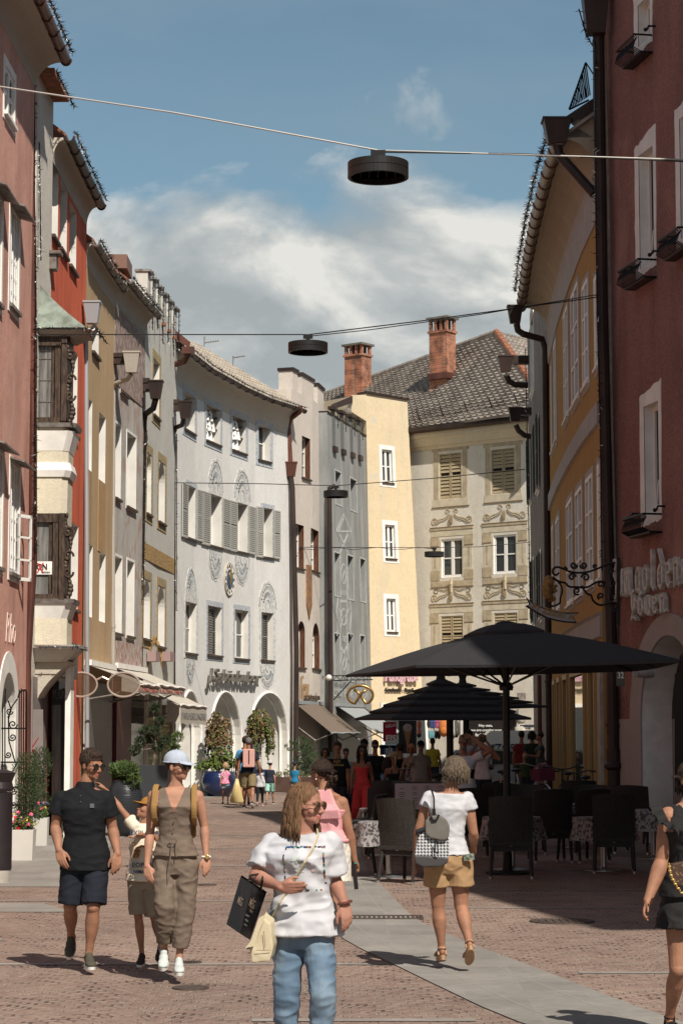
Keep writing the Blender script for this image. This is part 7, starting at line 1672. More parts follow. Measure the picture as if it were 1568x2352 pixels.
for txt,sz,dz in(('A|X',.09,.04),('EXCHANGE',.05,-.02)):
 vs,fs=text_geo(txt,sz,.003,bold=.003,align='CENTER');r,f=RFC(.8);mb=MB();mb.add([SC[5][0]+f*(SC[5][2]+.03)-r*v.x+V((0,0,v.y+dz))for v in vs],fs);mb.build('shirt_print',mat('gold_print',(.45,.32,.14),.5),rC)
(rD,HFD,SD,RFD),JD=folk('woman with long black hair in coral red strapless jumpsuit and sunglasses',831,1708,43.2,heading=184,fem=True,pose=W2_,top=dict(m=RED,name='jumpsuit_top',tank=True,hem=-.05,ease=.010,fold=.004,strap=.08,sw=.006),bottom=tr_(RED,wide=.05,ease=.012,len=.98,name='jumpsuit_trousers',cuff=1.6),hair=('verylong',BLKH),glasses='dark')
(rE,HFE,SE,RFE),JE=folk('bald man in black tee looking down at his phone',861,1701,46,heading=186,skin=SKC,pose=dict(legs=(3,-3),knees=(2,4),arms=(18,18),elbows=(88,80),nod=22),top=tee(BLK),bottom=tr_(JN),hair=('buzz',BRH),glasses='dark')
mb=MB();mb.box((JE['wriR']+JE['wriL'])/2+V((0,-.08,.03)),(.08,.012,.15),Matrix.Rotation(R(40),3,'X'));tag(mb.build('phone',M_['black_plastic']),'dark phone held by the bald man in black','phone')
folk('man in dark cap half hidden behind the woman in red',836,1699,48.5,heading=200,pose=ST_P,top=tee(WHT),bottom=tr_(JN),hair=('crop',BRH),hat=('cap',BLK))
folk('woman with curly dark hair and sunglasses behind the braided bun',747,1719,48.5,heading=170,fem=True,skin=SKA,pose=ST_P,top=tee(cloth('lime_print',(.35,.38,.10))),bottom=tr_(JN),hair=('bob',BRH),glasses='dark')
folk('person with glasses glimpsed behind the shoulder of the stocky man',794,1721,49.5,heading=185,skin=SKA,pose=ST_P,top=tee(GREY),bottom=tr_(JN),hair=('short',BRH),glasses='gold')
(rF,HFF,SF,RFF),JF=folk('man in grey marl polo with dark cap and sunglasses standing behind the menu board',966,1703,41.5,heading=188,pose=dict(legs=(3,-3),knees=(2,4),arms=(26,-4),elbows=(30,12),abd=(24,8)),top=tee(GREY,collar=True),bottom=tr_(BEIGE),hair=('crop',GRYH),hat=('cap',BLK),glasses='dark')
folk('red-haired woman in patterned sleeveless dress with sunglasses',944,1711,43.5,heading=170,fem=True,pose=dict(legs=(2,-2),arms=(18,4),elbows=(30,20)),top=dict(m=cloth('mottled_print',(.05,.045,.05),c2=(.35,.33,.33),vscale=30),tank=True,hem=.02,ease=.016,name='dress_bodice'),bottom=dict(kind='skirt',name='dress_skirt',m=MATS['mottled_print'],len=.25,flare=.04),hair=('bob',REDH),glasses='dark')
folk('man from behind in olive yellow tee facing the shop wall',993,1697,55,heading=-10,pose=ST_P,top=tee(YEL),bottom=sh_(JN),hair=('short',BLKH))
def hand_on_head(J):
 J['elbL']=J['shoL']+V((.24,-.16,.10));J['wriL']=J['head']+V((.10,-.08,.10));J['hndL']=J['head']+V((-.03,-.12,.10));J['thmL']=V((0,0,-1))
(rG,HFG,SG,RFG),JG=folk('grey-bearded man in white, black and orange sports shirt with a hand on his head',1064,1689,36.0,heading=172,fix=hand_on_head,belly=.02,pose=dict(legs=(2,-4),arms=(2,0),elbows=(12,10)),top=tee(WHT,hem=.04,sleeve=.6),bottom=tr_(cloth('mid_jeans',(.07,.09,.12))),hair=('buzz',GRYH),glasses='gold')
r,f=RFG(.6)
mb=MB();torso(mb,[(c,a+.022,b+.024,rr,ff)for c,a,b,rr,ff in[(SG[1][0]-V((0,0,.03)),*SG[1][1:]),*SG[2:5]]]);place(remesh(mb,.012,2),'shirt_lower_panel',BLK,rG)
mb=MB()
for s in 'RL':mb.tube([JG['sho'+s]-V((0,0,.01)),JG['sho'+s].lerp(JG['elb'+s],.5)],[.072,.078],12)
place(remesh(mb,.012,2),'orange_sleeve',ORNG,rG)
mb=MB();mb.ball(HFG(0,.070,-.095),(.03,.026,.036),10,M=HFG.M);mb.build('beard',GRYH,rG,smooth=True)
def both_up(J):
 for s,x in(('R',-.05),('L',.05)):
  J['elb'+s]=J['sho'+s]+V(((-.12 if s=='R' else .14),-.18,-.12));J['wri'+s]=J['head']+V((x*1.6,-.16,-.03));J['hnd'+s]=J['head']+V((x,-.13,.05))
(rH,HFH,_,_),JH=folk('woman in pale pink sleeveless top raising both hands to her face',1106,1687,40.0,heading=178,fem=True,fix=both_up,pose=ST_P,top=tee(cloth('pale_pink_jersey',(.52,.42,.42)),sleeve=.25),bottom=tr_(cloth('charcoal_trousers',(.03,.03,.035))),hair=('crop',BLO),glasses='dark')
folk('dark-haired man glimpsed behind the bearded man',1076,1679,45.5,heading=20,pose=ST_P,top=tee(cloth('pale_blue_shirt',(.35,.38,.42))),bottom=tr_(JN),hair=('short',BLKH))
def eating(J):
 for s in 'RL':J['elb'+s]=J['sho'+s]+V((-.06,-.02,-.26));J['wri'+s]=J['sho'+s]+V((-.30,0,-.22));J['hnd'+s]=J['sho'+s]+V((-.40,0,-.16))
(rI,HFI,_,_),JI=folk('woman with hair bun in grey top and beige shorts eating beside the bicycles',1240,1684,53.0,heading=90,fem=True,fix=eating,skin=SKC,pose=ST_P,top=tee(cloth('slate_jersey',(.055,.065,.07)),sleeve=.3),bottom=sh_(BEIGE,len=.28),hair=('top',BRH))
folk('person in dark red top with black rucksack strap left of the group by the shop',1197,1681,54.5,heading=-20,pose=ST_P,top=tee(cloth('dark_red_jersey',(.13,.012,.012))),bottom=tr_(JN),hair=('short',BLKH))
folk('dark-haired person from behind standing between red top and the eating woman',1221,1680,54.0,heading=10,pose=ST_P,top=tee(cloth('dark_green_jersey',(.02,.03,.02))),bottom=tr_(JN),hair=('bob',BLKH))
folk('child with green rucksack between the bicycles and the group',1205,1735,52.0,heading=-10,child=True,pose=ST_P,top=tee(cloth('green_jersey',(.045,.07,.03))),bottom=sh_(JN),hair=('short',BLO))
SIT=dict(sit=True,legs=(84,84),knees=(86,86),arms=(24,24),elbows=(60,60))
folk('seated woman from behind with ponytail and dark straps at a terrace table',905,1744,44.5,H=1.72,heading=10,fem=True,pose=SIT,skin=SKC,z=0.0,top=dict(m=BLACKD,tank=True,hem=.0,ease=.012),bottom=tr_(JN),hair=('pony',BLO))
folk('seated dark-haired person turned away beside the ponytail woman',919,1734,46.5,H=1.72,heading=40,pose=SIT,skin=SKC,z=0.06,top=tee(BLK),bottom=tr_(JN),hair=('short',BLKH))
folk('seated woman with dark hair left of the ponytail woman',890,1746,45.2,H=1.68,heading=-50,fem=True,pose=SIT,skin=SKC,top=tee(LBLUE),bottom=tr_(JN),hair=('long',BRH))
# ---------------- street lamps on cables ----------------
LM=mat('lamp_anthracite',(.035,.034,.034),.38,metal=.5,var=.2);LG=mat('lamp_glass',(.22,.19,.16),.2,spec=.7,c2=(.10,.085,.07),vscale=5)
def street_lamp(x,y,Y,lab,r=.35):
 c=at(x,y,Y);t=thing('street_lamp',lab,'street lamp',tuple(c),'round street lamps hung on cables');k=r/.35
 mb=MB();mb.lathe(c,[(r*.9,.0),(r,.0),(r,.085*k),(r*.985,.09*k),(r,.095*k),(r,.175*k),(.1,.185*k),(.1,.17*k),(r*.96,.16*k),(r*.92,.02)],48,caps=False);mb.build('housing',LM,t,smooth=False)
 mb=MB();mb.lathe(c,[(r*.95,.07),(.01,.07)],40);mb.build('diffuser',LG,t)
 mb=MB()
 for i in range(5):mb.box(c+V(((i-2)*.10*k,0,.06)),(.012,r*1.2,.012))
 mb.build('led_divider',M_['dark'],t)
 mb=MB();mb.box(c+V((0,0,.22*k)),(.08,.06,.09));mb.box(c+V((0,0,.29*k)),(.17,.05,.07));mb.build('bracket',M_['black_plastic'],t);return c+V((0,0,.325*k))
def wire(pts,r,lab,m=None):
 mb=MB();mb.tube(pts,r,6);tag(mb.build('cable',m or M_['black_plastic']),lab,'cable')
stc=mat('steel_cable',(.42,.40,.37),.4,metal=.6)
a=street_lamp(868,408,24.5,'large round street lamp hanging nearest, high against the blue sky');wire([at(-160,160,24.5),at(0,198,24.5),at(400,258,24.5),a,at(1568,366,24.5),at(1780,374,24.5)],.010,'twisted steel cable carrying the nearest round lamp',stc);wire([a-V((0,0,.02)),at(1200,353,24.5),at(1568,370,24.5),at(1780,378,24.5)],.009,'black power cable running right from the nearest lamp')
a=street_lamp(707,810,38,'second round street lamp hanging before the grey clouds');wire([at(90,768,38),at(700,768,38),a,at(980,735,38),at(1372,682,38)],.011,'dark cable carrying the second lamp across the street');wire([a-V((.0,0,.03)),at(850,757,38),at(1100,722,38),at(1372,676,38)],.009,'thinner power line running right from the second lamp')
a=street_lamp(771,1142,61,'third round street lamp hanging in front of the grey mural house');wire([at(325,1108,60.9),at(600,1111,61),a,at(1000,1098,61),at(1205,1078,61)],.013,'cable carrying the third lamp in front of the pale yellow house')
a=street_lamp(997,1279,77,'farthest small round street lamp in front of the cream house');wire([at(686,1257,75),a,at(1100,1256,77),at(1230,1244,77)],.013,'cable carrying the farthest lamp');wire([at(686,1257,74.8)]+[at(690+30*k,1260+3*sin(k*1.9),75+.2*k)for k in range(11)],.011,'loose wavy wire left of the farthest lamp')
# ---------------- fairy lights ----------------
def edge(F,s0,s1,z,d,n=8):return[F.P(s0+(s1-s0)*k/n,z,d)for k in range(n+1)]
garland(edge(F0,F0.L-5,F0.L,14.22,.66),'fairy lights along the gutter of the pink house',60,.12,seed=2)
garland([at(*q('A',232,430),38.5),at(*q('A',232,1300),38.5),at(*q('A',240,1800),38.5),at(*q('A',245,2350),38.4),at(*q('B',240,900),38.4),at(*q('B',240,1540),38.4)],'long fairy light string hanging beside the brown downpipe and the oriel',24,.10,seed=3)
garland([at(*q('A',265,950),38.9),at(*q('A',275,1750),38.9)],'pale icicle light string on the narrow white house',26,.09,seed=4,spark=.9)
garland(edge(F2,0,F2.L,13.32,.42),'fairy lights along the gutter of the vivid red house',46,.12,seed=5);garland([F1.P(.2,14.0,.3),F1.P(F1.L,13.8,.4)],'fairy lights bunched on the roof edge of the narrow white house',60,.12,seed=6)
garland(edge(F3,0,F3.L,12.46,.32),'fairy lights along the gutter of the ochre house',40,.12,seed=7);garland(edge(F4,0,F4.L,12.66,.44),'fairy lights along the gutter of the fresco house',40,.12,seed=8)
for k in range(6):garland([F5.P(.45+k*1.0,13.85,.12),F5.P(.45+k*1.0,12.3+.2*(k%2),.12)],'fairy light drop, number %s from the near end of the notched parapet'%('first second third fourth fifth sixth'.split()[k]),30,.10,seed=20+k)
garland(edge(F6,.3,F6.L-.1,12.88,.66,16),'fairy lights along the curved eave of the clock house',34,.12,seed=9)
garland([at(*q('B',985,600),55),at(*q('B',960,1850),55)],'fairy light string beside the dark pipe of the ornamented grey house',18,.10,seed=10);garland([at(*q('C',168,840),60.9),at(*q('C',165,1950),60.9)],'fairy light string beside the dark pipe at the clock house corner',16,.10,seed=11)
oe=[V((-5.6,38.98,zo(762))),V((-4.45,38.98,zo(762))),V((-4.42,40.5,zo(762)))];garland(oe,'fairy lights round the copper roof edge of the oriel',34,.09,seed=12);oe=[p+V((-.02,.12,zo(1485)-zo(762)))for p in oe];garland([V((-5.4,38.97,zo(1488))),V((-4.72,38.97,zo(1488))),V((-4.72,40.4,zo(1488)))],'fairy lights below the oriel',36,.08,seed=13)
garland(edge(F12,1,F12.L,12.93,.86,16),'thick fairy lights on the gutter of the curved yellow house',60,.13,seed=14);garland(edge(F12,1,F12.L,13.0,.70,16),'second row of fairy lights on the roof edge of the yellow house',40,.13,seed=15)
garland([at(*q('E',868,300),38),at(*q('E',872,1500),38),at(*q('E',885,2300),38),at(*q('F',785,800),38),at(*q('F',795,1700),38)],'long fairy light string beside the big dark downpipe of the inn',16,.12,seed=16)
garland([at(*q('E',750,60),38),at(*q('E',800,240),38),at(*q('E',850,330),38)],'fairy light tangle hanging from the hopper at the top right',40,.14,seed=17);garland([at(*q('F',315,300),58),at(*q('F',330,1100),58),at(*q('F',345,2000),58)],'fairy light string on the corner of the rough grey house',16,.10,seed=18)
garland([F10.P(s,13.9,.5)for s in(2.6,4,6,8)],'fairy lights along the gutter of the cream house',14,.10,seed=19)
for x in(368,420,475,525):garland([F8.P(*F8.q('D',x,690+(x-365)*.42),.15),F8.P(*F8.q('D',x,800+(x-365)*.5),.15)],'fairy light drop in the %s parapet notch of the mural house'%{368:'leftmost',420:'second',475:'third',525:'rightmost'}[x],30,.1,seed=x)
# ---------------- plants ----------------
def leafmat(n,c,c2):return mat(n,c,.6,c2=c2,vscale=7,spec=.25)
def leaves(mb,c,rad,n,sz,rnd,mi=0,needle=False,fill=.55):
 for _ in range(n):
  d=V((rnd.gauss(0,1),rnd.gauss(0,1),rnd.gauss(0,1))).normalized();u=(fill+(1-fill)*rnd.random());p=V(c)+V((d.x*rad[0],d.y*rad[1],d.z*rad[2]))*u
  a=V((rnd.gauss(0,1),rnd.gauss(0,1),rnd.gauss(0,1))).normalized()if not needle else(d+V((0,0,.8))+V((rnd.gauss(0,.4),rnd.gauss(0,.4),rnd.gauss(0,.4)))).normalized()
  b=a.orthogonal().normalized();s=sz*rnd.uniform(.6,1.3);w_=.12 if needle else .42
  mb.add([p-a*s*.5,p+b*s*w_,p+a*s*.5,p-b*s*w_],[(0,1,2,3)],mi)
YEW=leafmat('yew_green',(.045,.065,.025),(.022,.036,.014));PINE=leafmat('pine_green',(.09,.13,.035),(.03,.055,.02));DPINE=leafmat('dark_pine',(.035,.05,.022),(.015,.025,.012));BIRL=leafmat('birch_leaf',(.11,.15,.03),(.05,.08,.018));BIRD=leafmat('dry_birch_leaf',(.19,.12,.05),(.11,.07,.035));BARK=mat('bark',(.16,.12,.09),.9,var=.4,vscale=9)
WPOT=mat('white_fibre_planter',(.50,.48,.44),.6,var=.05);rnd=random.Random(4)
def boxpot(root,c,w_,h_,m,taper=.92):
 mb=MB();c=V(c);b=[c+V((x*w_/2*taper,y*w_/2*taper,0))for x,y in((-1,-1),(1,-1),(1,1),(-1,1))];t=[c+V((x*w_/2,y*w_/2,h_))for x,y in((-1,-1),(1,-1),(1,1),(-1,1))];mb.hexa(b+t);mb.build('planter',m,root)
 mb=MB();mb.box(c+V((0,0,h_+.004)),(w_*.86,w_*.86,.012));mb.build('soil',mat('soil',(.03,.022,.016),.95),root)
for i,(x0,x1,yb,yt_,ytop)in enumerate(((22,75,1978,1908,1735),(74,108,1944,1880,1722))):
 g_=gnd((x0+x1)/2,yb);s_=FPX/g_.y;w_=(x1-x0)/s_*1.0;hh=(yb-yt_)/s_;rt=thing('potted_yew',('columnar yew with red and pink flowers in the nearer white square planter','columnar yew with pink flowers in the farther white square planter')[i],'potted plant',(g_.x,g_.y+.2,0),'yews in white planters')
 c=V((g_.x,g_.y+w_/2,0));boxpot(rt,c,w_,hh,WPOT);top=at(60,ytop,g_.y).z;c2=c+V((.06 if i==0 else-.04,.05,0))
 mb=MB();mb.tube([c2,c2+V((0,0,top*.8))],[.03,.01],6);mb.build('stem',BARK,rt)
 mb=MB()
 for k in range(9):z=hh+.15+(top-hh-.25)*k/8;leaves(mb,c2+V((rnd.gauss(0,.03),rnd.gauss(0,.03),z)),(.19+.03*sin(k*2),.19,.16),420,.045,rnd,needle=True)
 mb.build('foliage',YEW,rt,recalc=False)
 mb=MB();FM=[mat('red_petal',(.50,.02,.03),.6),mat('pink_petal',(.62,.13,.20),.6),mat('violet_petal',(.13,.11,.30),.6),mat('yellow_petal',(.55,.40,.08),.6),leafmat('herb_green',(.08,.12,.03),(.04,.06,.02))]
 for k in range(26):
  p=c+V((rnd.uniform(-.5,.5)*w_,rnd.uniform(-.6,.1)*w_,hh+rnd.uniform(.02,.26)));mi=rnd.choice([0,1,1,2,3,3])if i==0 else rnd.choice([1,1,2,2,3]);leaves(mb,p,(.025,.025,.02),9,.05 if mi<2 else .028,rnd,mi,fill=.2)
 leaves(mb,c+V((0,-.05,hh+.08)),(w_*.48,w_*.48,.12),260,.05,rnd,4);mb.build('flowers',FM,rt,recalc=False)
def pot(root,c,prof,m):mb=MB();mb.lathe(c,prof,24);mb.build('pot',m,root,smooth=True)
p=gnd(*q('G',925,1420));p=at(*q('G',925,1380),40.5);p.z=0;rt=thing('potted_pine','round cushion pine in a rippled black egg-shaped pot','potted plant',tuple(p));BPOT=mat('black_glazed_pot',(.025,.028,.032),.28,bump=.5,bscale=6,stretch=(.1,.1,8));pot(rt,p,[(.16,0),(.22,.1),(.32,.55),(.31,.85),(.25,1.02),(.20,1.0)],BPOT)
mb=MB();
for k in range(14):leaves(mb,p+V((rnd.gauss(0,.13),rnd.gauss(0,.13),1.17+rnd.gauss(0,.06))),(.17,.17,.15),240,.09,rnd,needle=True)
mb.build('foliage',PINE,rt,recalc=False)
p=at(*q('G',1130,1300),44.5);p.z=0;rt=thing('potted_pine','tall dark pine bonsai in a tall tapered anthracite planter','potted plant',tuple(p));mb=MB();z1=at(*q('G',1130,1035),44.5).z
mb.hexa([p+V((x*.20,y*.20,0))for x,y in((-1,-1),(1,-1),(1,1),(-1,1))]+[p+V((x*.34,y*.34,z1))for x,y in((-1,-1),(1,-1),(1,1),(-1,1))]);mb.build('planter',mat('anthracite_planter',(.045,.05,.055),.35),rt)
mb=MB();c=p+V((0,0,z1));mb.tube([c,c+V((.05,0,.4)),c+V((-.02,0,1.1))],[.04,.03,.012],6)
tips=[(x*.8,y,z*.92)for x,y,z in[(0,0,1.25),(-.22,0,.75),(.15,0,.95),(-.35,.05,.5),(.30,-.05,.55),(.52,0,.38),(-.1,.1,.55),(.05,-.1,.75),(-.48,0,.32),(.1,0,.4),(.6,.05,.62)]]
for x,y,z in tips:mb.tube([c+V((.02,0,.25+z*.3)),c+V((x*.9,y,z))],[.02,.006],5)
mb.build('branches',BARK,rt);mb=MB()
for x,y,z in tips:leaves(mb,c+V((x,y,z)),(.13,.14,.12),200,.085,rnd,1 if x>.3 else 0,needle=True)
mb.build('foliage',[DPINE,PINE],rt,recalc=False)
BLUEP=mat('blue_glazed_pot',(.012,.02,.07),.2,spec=.6,bump=.4,bscale=5,stretch=(.1,.1,8))
def birch(crop_pts,Y,lab,hang,dry):
 p=at(*q('O',crop_pts[0],1370),Y);p.z=0;rt=thing('potted_birch',lab,'potted plant',tuple(p),'weeping birches in blue pots');pot(rt,p,[(.30,0),(.46,.2),(.52,.45),(.46,.68),(.40,.74),(.38,.70)],BLUEP);top=at(*q('O',crop_pts[0],crop_pts[1]),Y).z
 mb=MB();mb.tube([p+V((0,0,.6)),p+V((.05,0,top*.55)),p+V((.1,0,top))],[.05,.04,.02],7);mb.build('trunk',mat('birch_bark',(.50,.47,.42),.8,c2=(.10,.09,.08),vscale=14,stretch=(1,1,3),thr=(.55,.62)),rt);tw=MB();lf=MB();r_=random.Random(int(top*100))
 for k in range(hang):
  a=r_.uniform(0,6.28);R1=r_.uniform(.25,crop_pts[2]);z0=top*r_.uniform(.72,1.0);L_=r_.uniform(.5,1.0)*crop_pts[3];ex=V((cos(a)*R1,sin(a)*R1*.7,0));pts=[p+V((.08,0,z0*.96)),p+ex*.6+V((0,0,z0+.12)),p+ex+V((0,0,z0-.1)),p+ex*1.08+V((0,0,z0-L_*.5)),p+ex*1.05+V((r_.gauss(0,.05),0,max(.8,z0-L_)))]
  tw.tube(pts,[.012,.009,.007,.005,.003],4)
  for _ in range(20):
   t=r_.uniform(.8,3.99);i=int(t);q_=pts[i].lerp(pts[i+1],t-i);dr=r_.random()<dry*(1.25 if q_.z>top*.62 else .35);leaves(lf,q_,(.05,.05,.06),2,.085,r_,1 if dr else 0,fill=.2)
 for k in range(crop_pts[4]):leaves(lf,p+V((r_.gauss(0,.26),r_.gauss(0,.2),r_.uniform(.85,top*.5))),(.20,.20,.16),26,.095,r_,0,fill=.2)
 tw.build('branches',BARK,rt);lf.build('foliage',[BIRL,BIRD],rt,recalc=False)
birch((355,470,.38,1.3,30),65.3,'weeping birch with bare brown top in a blue pot before the middle arch',48,.7);birch((815,445,.46,.95,2),68.2,'weeping birch with rusty green umbrella crown in a blue pot before the right arch',64,.45)
def bush(x,yb,yt_,Y,w_,lab,m,potm,pw,ph):
 p=at(x,yb,Y);p.z=0;rt=thing('potted_shrub',lab,'potted plant',tuple(p));boxpot(rt,p,pw,ph,potm);top=at(x,yt_,Y).z;mb=MB()
 for k in range(16):t=k/15;leaves(mb,p+V((rnd.gauss(0,w_*.22),rnd.gauss(0,w_*.2),ph+(top-ph)*t*.95)),(w_*.42*(1.1-.55*t),w_*.4,.2),150,.10,rnd,needle=True)
 mb.build('foliage',m,rt,recalc=False)
bush(694,1815,1700,71,.85,'dense green juniper beside the beige shop window',YEW,mat('stone_planter',(.32,.32,.31),.8),.7,.5);
p=at(649,1810,69.5);mb=MB();mb.box((p.x,p.y,.24),(1.9,.5,.48));rt=tag(mb.build('rust_planter',mat('rusty_steel',(.075,.04,.03),.8,var=.3)),'long rusty steel trough with low grasses before the right arch','planter');mb=MB();leaves(mb,(p.x,p.y,.52),(.9,.22,.14),500,.13,rnd,needle=True);mb.build('grasses',leafmat('dry_grass',(.14,.13,.06),(.06,.07,.03)),rt,recalc=False)
# ---------------- umbrellas ----------------
UB=cloth('charcoal_canvas',(.030,.030,.032));UF=mat('umbrella_frame',(.02,.019,.019),.45,metal=.3)
k_=.85;nl,fl_,nr,fr_=at(954,1528,32.9*k_),at(795,1550,38.5*k_),at(1562,1515,30.3*k_),at(1451,1537,35*k_+.2);tp=at(1157,1442,29.9);pole=at(1163,1700,29.9)
rt=thing('cafe_umbrella','large charcoal square umbrella over the front terrace','umbrella',(pole.x,pole.y,0));tp.x=pole.x;tp.y=29.9
mb=MB()
def canopy(mb,cs,tp,t0=0.,t1=1.,sag=.03,n=8,th=.0):
 C4=[cs[0],cs[1],cs[2],cs[3],cs[0]]
 for a,b in zip(C4,C4[1:]):
  g_=[[(tp.lerp(a.lerp(b,u/n),t0+(t1-t0)*v/n))+V((0,0,-sag*sin(pi*u/n)*(t0+(t1-t0)*v/n)*.6+.05*sin(pi*v/n)))for u in range(n+1)]for v in range(n+1)]
  for v in range(n):
   for u in range(n):mb.quad(g_[v][u],g_[v][u+1],g_[v+1][u+1],g_[v+1][u])
  for u in range(n):mb.quad(g_[n][u],g_[n][u+1],g_[n][u+1]-V((0,0,.035)),g_[n][u]-V((0,0,.035)))
cs=[nl,fl_,fr_,nr];canopy(mb,cs,tp);mb.build('canopy',UB,rt,smooth=False)
mb=MB();ct=tp+V((0,0,.045));canopy(mb,[ct.lerp(c+V((0,0,.06)),.25)+V((0,0,.012))for c in cs],ct,sag=-.02,n=6);mb.lathe(ct,[(.16,-.02),(.12,.03),(.03,.05)],14);mb.build('vent_cap',UB,rt)
mb=MB();mb.tube([(pole.x,pole.y,0),(pole.x,pole.y,2.9)],.048,14);mb.lathe((pole.x,pole.y,0),[(.3,0),(.3,.03),(.07,.05),(.06,.3)],20);mb.build('pole',UF,rt)
hub=V((pole.x,pole.y,at(1163,1578,29.9).z));mb=MB();mb.lathe(hub,[(.09,-.05),(.10,0),(.07,.06)],12);mb.build('hub',UF,rt)
for i in range(4):
 for e_ in(cs[i],cs[i].lerp(cs[(i+1)%4],.5)):mb=MB();mb.tube([tp-V((0,0,.06)),tp.lerp(e_,.5)+V((0,0,.0)),e_-V((0,0,.03))],.014,6);mb.tube([hub,tp.lerp(e_,.55)+V((0,0,-.02))],.014,6);mb.build('rib',UF,rt)
def tiered(cx,ctop,zb,w_,Y,rot,lab,px_):
 c=at(cx,ctop,Y);rt=thing('cafe_umbrella',lab,'umbrella',(at(px_,1700,Y).x,Y,0));M_r=Matrix.Rotation(R(rot),3,'Z');h=c.z-zb;n=6;mb=MB()
 for i in range(n):
  t0,t1=max(0,(i-.15)/n),(i+1.0)/n;A_=[];
  for t,dz in((t0,-.045 if i else 0),(t1,.015)):A_.append([V((c.x,c.y,c.z-h*t+dz))+M_r@V((x*w_/2*t,y*w_/2*t,0))for x,y in((-1,-1),(1,-1),(1,1),(-1,1))])
  for j in range(4):
   a,b,d_,e_=A_[0][j],A_[0][(j+1)%4],A_[1][(j+1)%4],A_[1][j];mb.quad(a,b,d_,e_);mb.quad(e_,d_,d_-V((0,0,.04)),e_-V((0,0,.04)))
 mb.lathe(c,[(.10,-.1),(.07,.06),(.09,.12),(.03,.2)],10);mb.build('canopy',UB,rt);p_=at(px_,1700,Y);mb=MB();mb.tube([(p_.x,Y,0),(p_.x,Y,c.z-.15)],.065,12);mb.build('pole',UF,rt)
tiered(1012,1556,2.16,2.62,40.5,14,'middle black umbrella with stepped slatted canopy',1033);tiered(1062,1566,2.45,2.9,47,12,'farther black stepped umbrella, its tip showing behind the middle one',1070)
rt=thing('cafe_umbrella','edge of a folded dark umbrella at the right picture border','umbrella',(4.35,26.5,0));mb=MB();canopy(mb,[at(1560,1507,26),at(1760,1500,24),at(1780,1480,28),at(1600,1490,28)],at(1680,1410,26.5));mb.build('canopy',UB,rt);mb=MB();mb.tube([(4.9,26.5,0),(4.9,26.5,3.2)],.05,10);mb.build('pole',UF,rt)
# ---------------- wicker chairs and tables ----------------
def weave():
 m=mat('dark_wicker',(.028,.023,.020),.6,var=.3,vscale=30);t=m.node_tree;b=t.nodes['Principled BSDF'];tcx=t.nodes.new('ShaderNodeTexCoord');mp=t.nodes.new('ShaderNodeMapping');mp.inputs['Rotation'].default_value=(R(90),0,0);t.links.new(tcx.outputs['Object'],mp.inputs[0])
 br=t.nodes.new('ShaderNodeTexBrick');br.inputs['Scale'].default_value=1;br.inputs['Brick Width'].default_value=.022;br.inputs['Row Height'].default_value=.010;br.inputs['Mortar Size'].default_value=.0022;t.links.new(mp.outputs[0],br.inputs[0]);br.inputs['Color1'].default_value=(.075,.063,.056,1);br.inputs['Color2'].default_value=(.04,.034,.030,1);br.inputs['Mortar'].default_value=(.004,.004,.004,1);t.links.new(br.outputs[0],b.inputs['Base Color'])
 bp=t.nodes.new('ShaderNodeBump');bp.invert=True;bp.inputs['Strength'].default_value=.7;bp.inputs['Distance'].default_value=.004;t.links.new(br.outputs['Fac'],bp.inputs['Height']);t.links.new(bp.outputs[0],b.inputs['Normal']);return m
WK=weave();ALU=mat('brushed_aluminium',(.45,.44,.43),.3,metal=.8)
def wicker_chair():
 rt=thing('wicker_chair','x','chair',(0,0,0),'wicker chairs on the cafe terrace');rt.scale=(1.06,1.06,1.08);w_,dp=.54,.50
 def arc(z,y0,bow,x):return V((x,y0-bow*(1-(x/(w_/2))**2),z))
 mb=MB();n=8;rows=[(.40,-.22,.02),(.60,-.24,.04),(.80,-.27,.06),(.96,-.30,.07),(.985,-.305,.07)]
 for th in(0,.035):
  g_=[[arc(z+(.02*(1-(x/.27)**2)if z>.9 else 0),y+th,b_,x)for x in[(-.5+k/n)*w_*(1+.04*(z-.4))for k in range(n+1)]]for z,y,b_ in rows]
  for i in range(len(rows)-1):
   for k in range(n):mb.quad(g_[i][k],g_[i][k+1],g_[i+1][k+1],g_[i+1][k])
  if th==0:g0=g_
 for i in range(len(rows)-1):
  for k in(0,n):mb.quad(g0[i][k],g0[i+1][k],g_[i+1][k],g_[i][k])
 for k in range(n):mb.quad(g0[-1][k],g0[-1][k+1],g_[-1][k+1],g_[-1][k])
 mb.build('backrest',WK,rt);mb=MB();mb.box((0,0,.42),(w_,dp,.05));mb.box((0,.23,.375),(w_-.04,.03,.09));mb.box((0,-.21,.375),(w_-.04,.03,.09));mb.build('seat',WK,rt)
 for x in(-1,1):
  for y in(-1,1):mb=MB();mb.tube([(x*.235,y*.215,.40),(x*.255,y*.25-(.03 if y<0 else 0),.03)],[.026,.020],8);l=mb.build('leg',WK,rt);mb=MB();mb.tube([(x*.255,y*.25-(.03 if y<0 else 0),.032),(x*.256,y*.252-(.03 if y<0 else 0),.0)],.021,8);mb.build('foot_cap',ALU,l)
  mb=MB();mb.tube([(x*.265,-.25,.66),(x*.275,-.05,.67),(x*.27,.17,.655),(x*.265,.235,.61),(x*.255,.24,.42)],[.024,.026,.026,.024,.02],8);mb.build('armrest',WK,rt)
 mb=MB();mb.ball((0,-.243,.40),(.03,.004,.012),10);mb.build('badge',ALU,rt);return rt
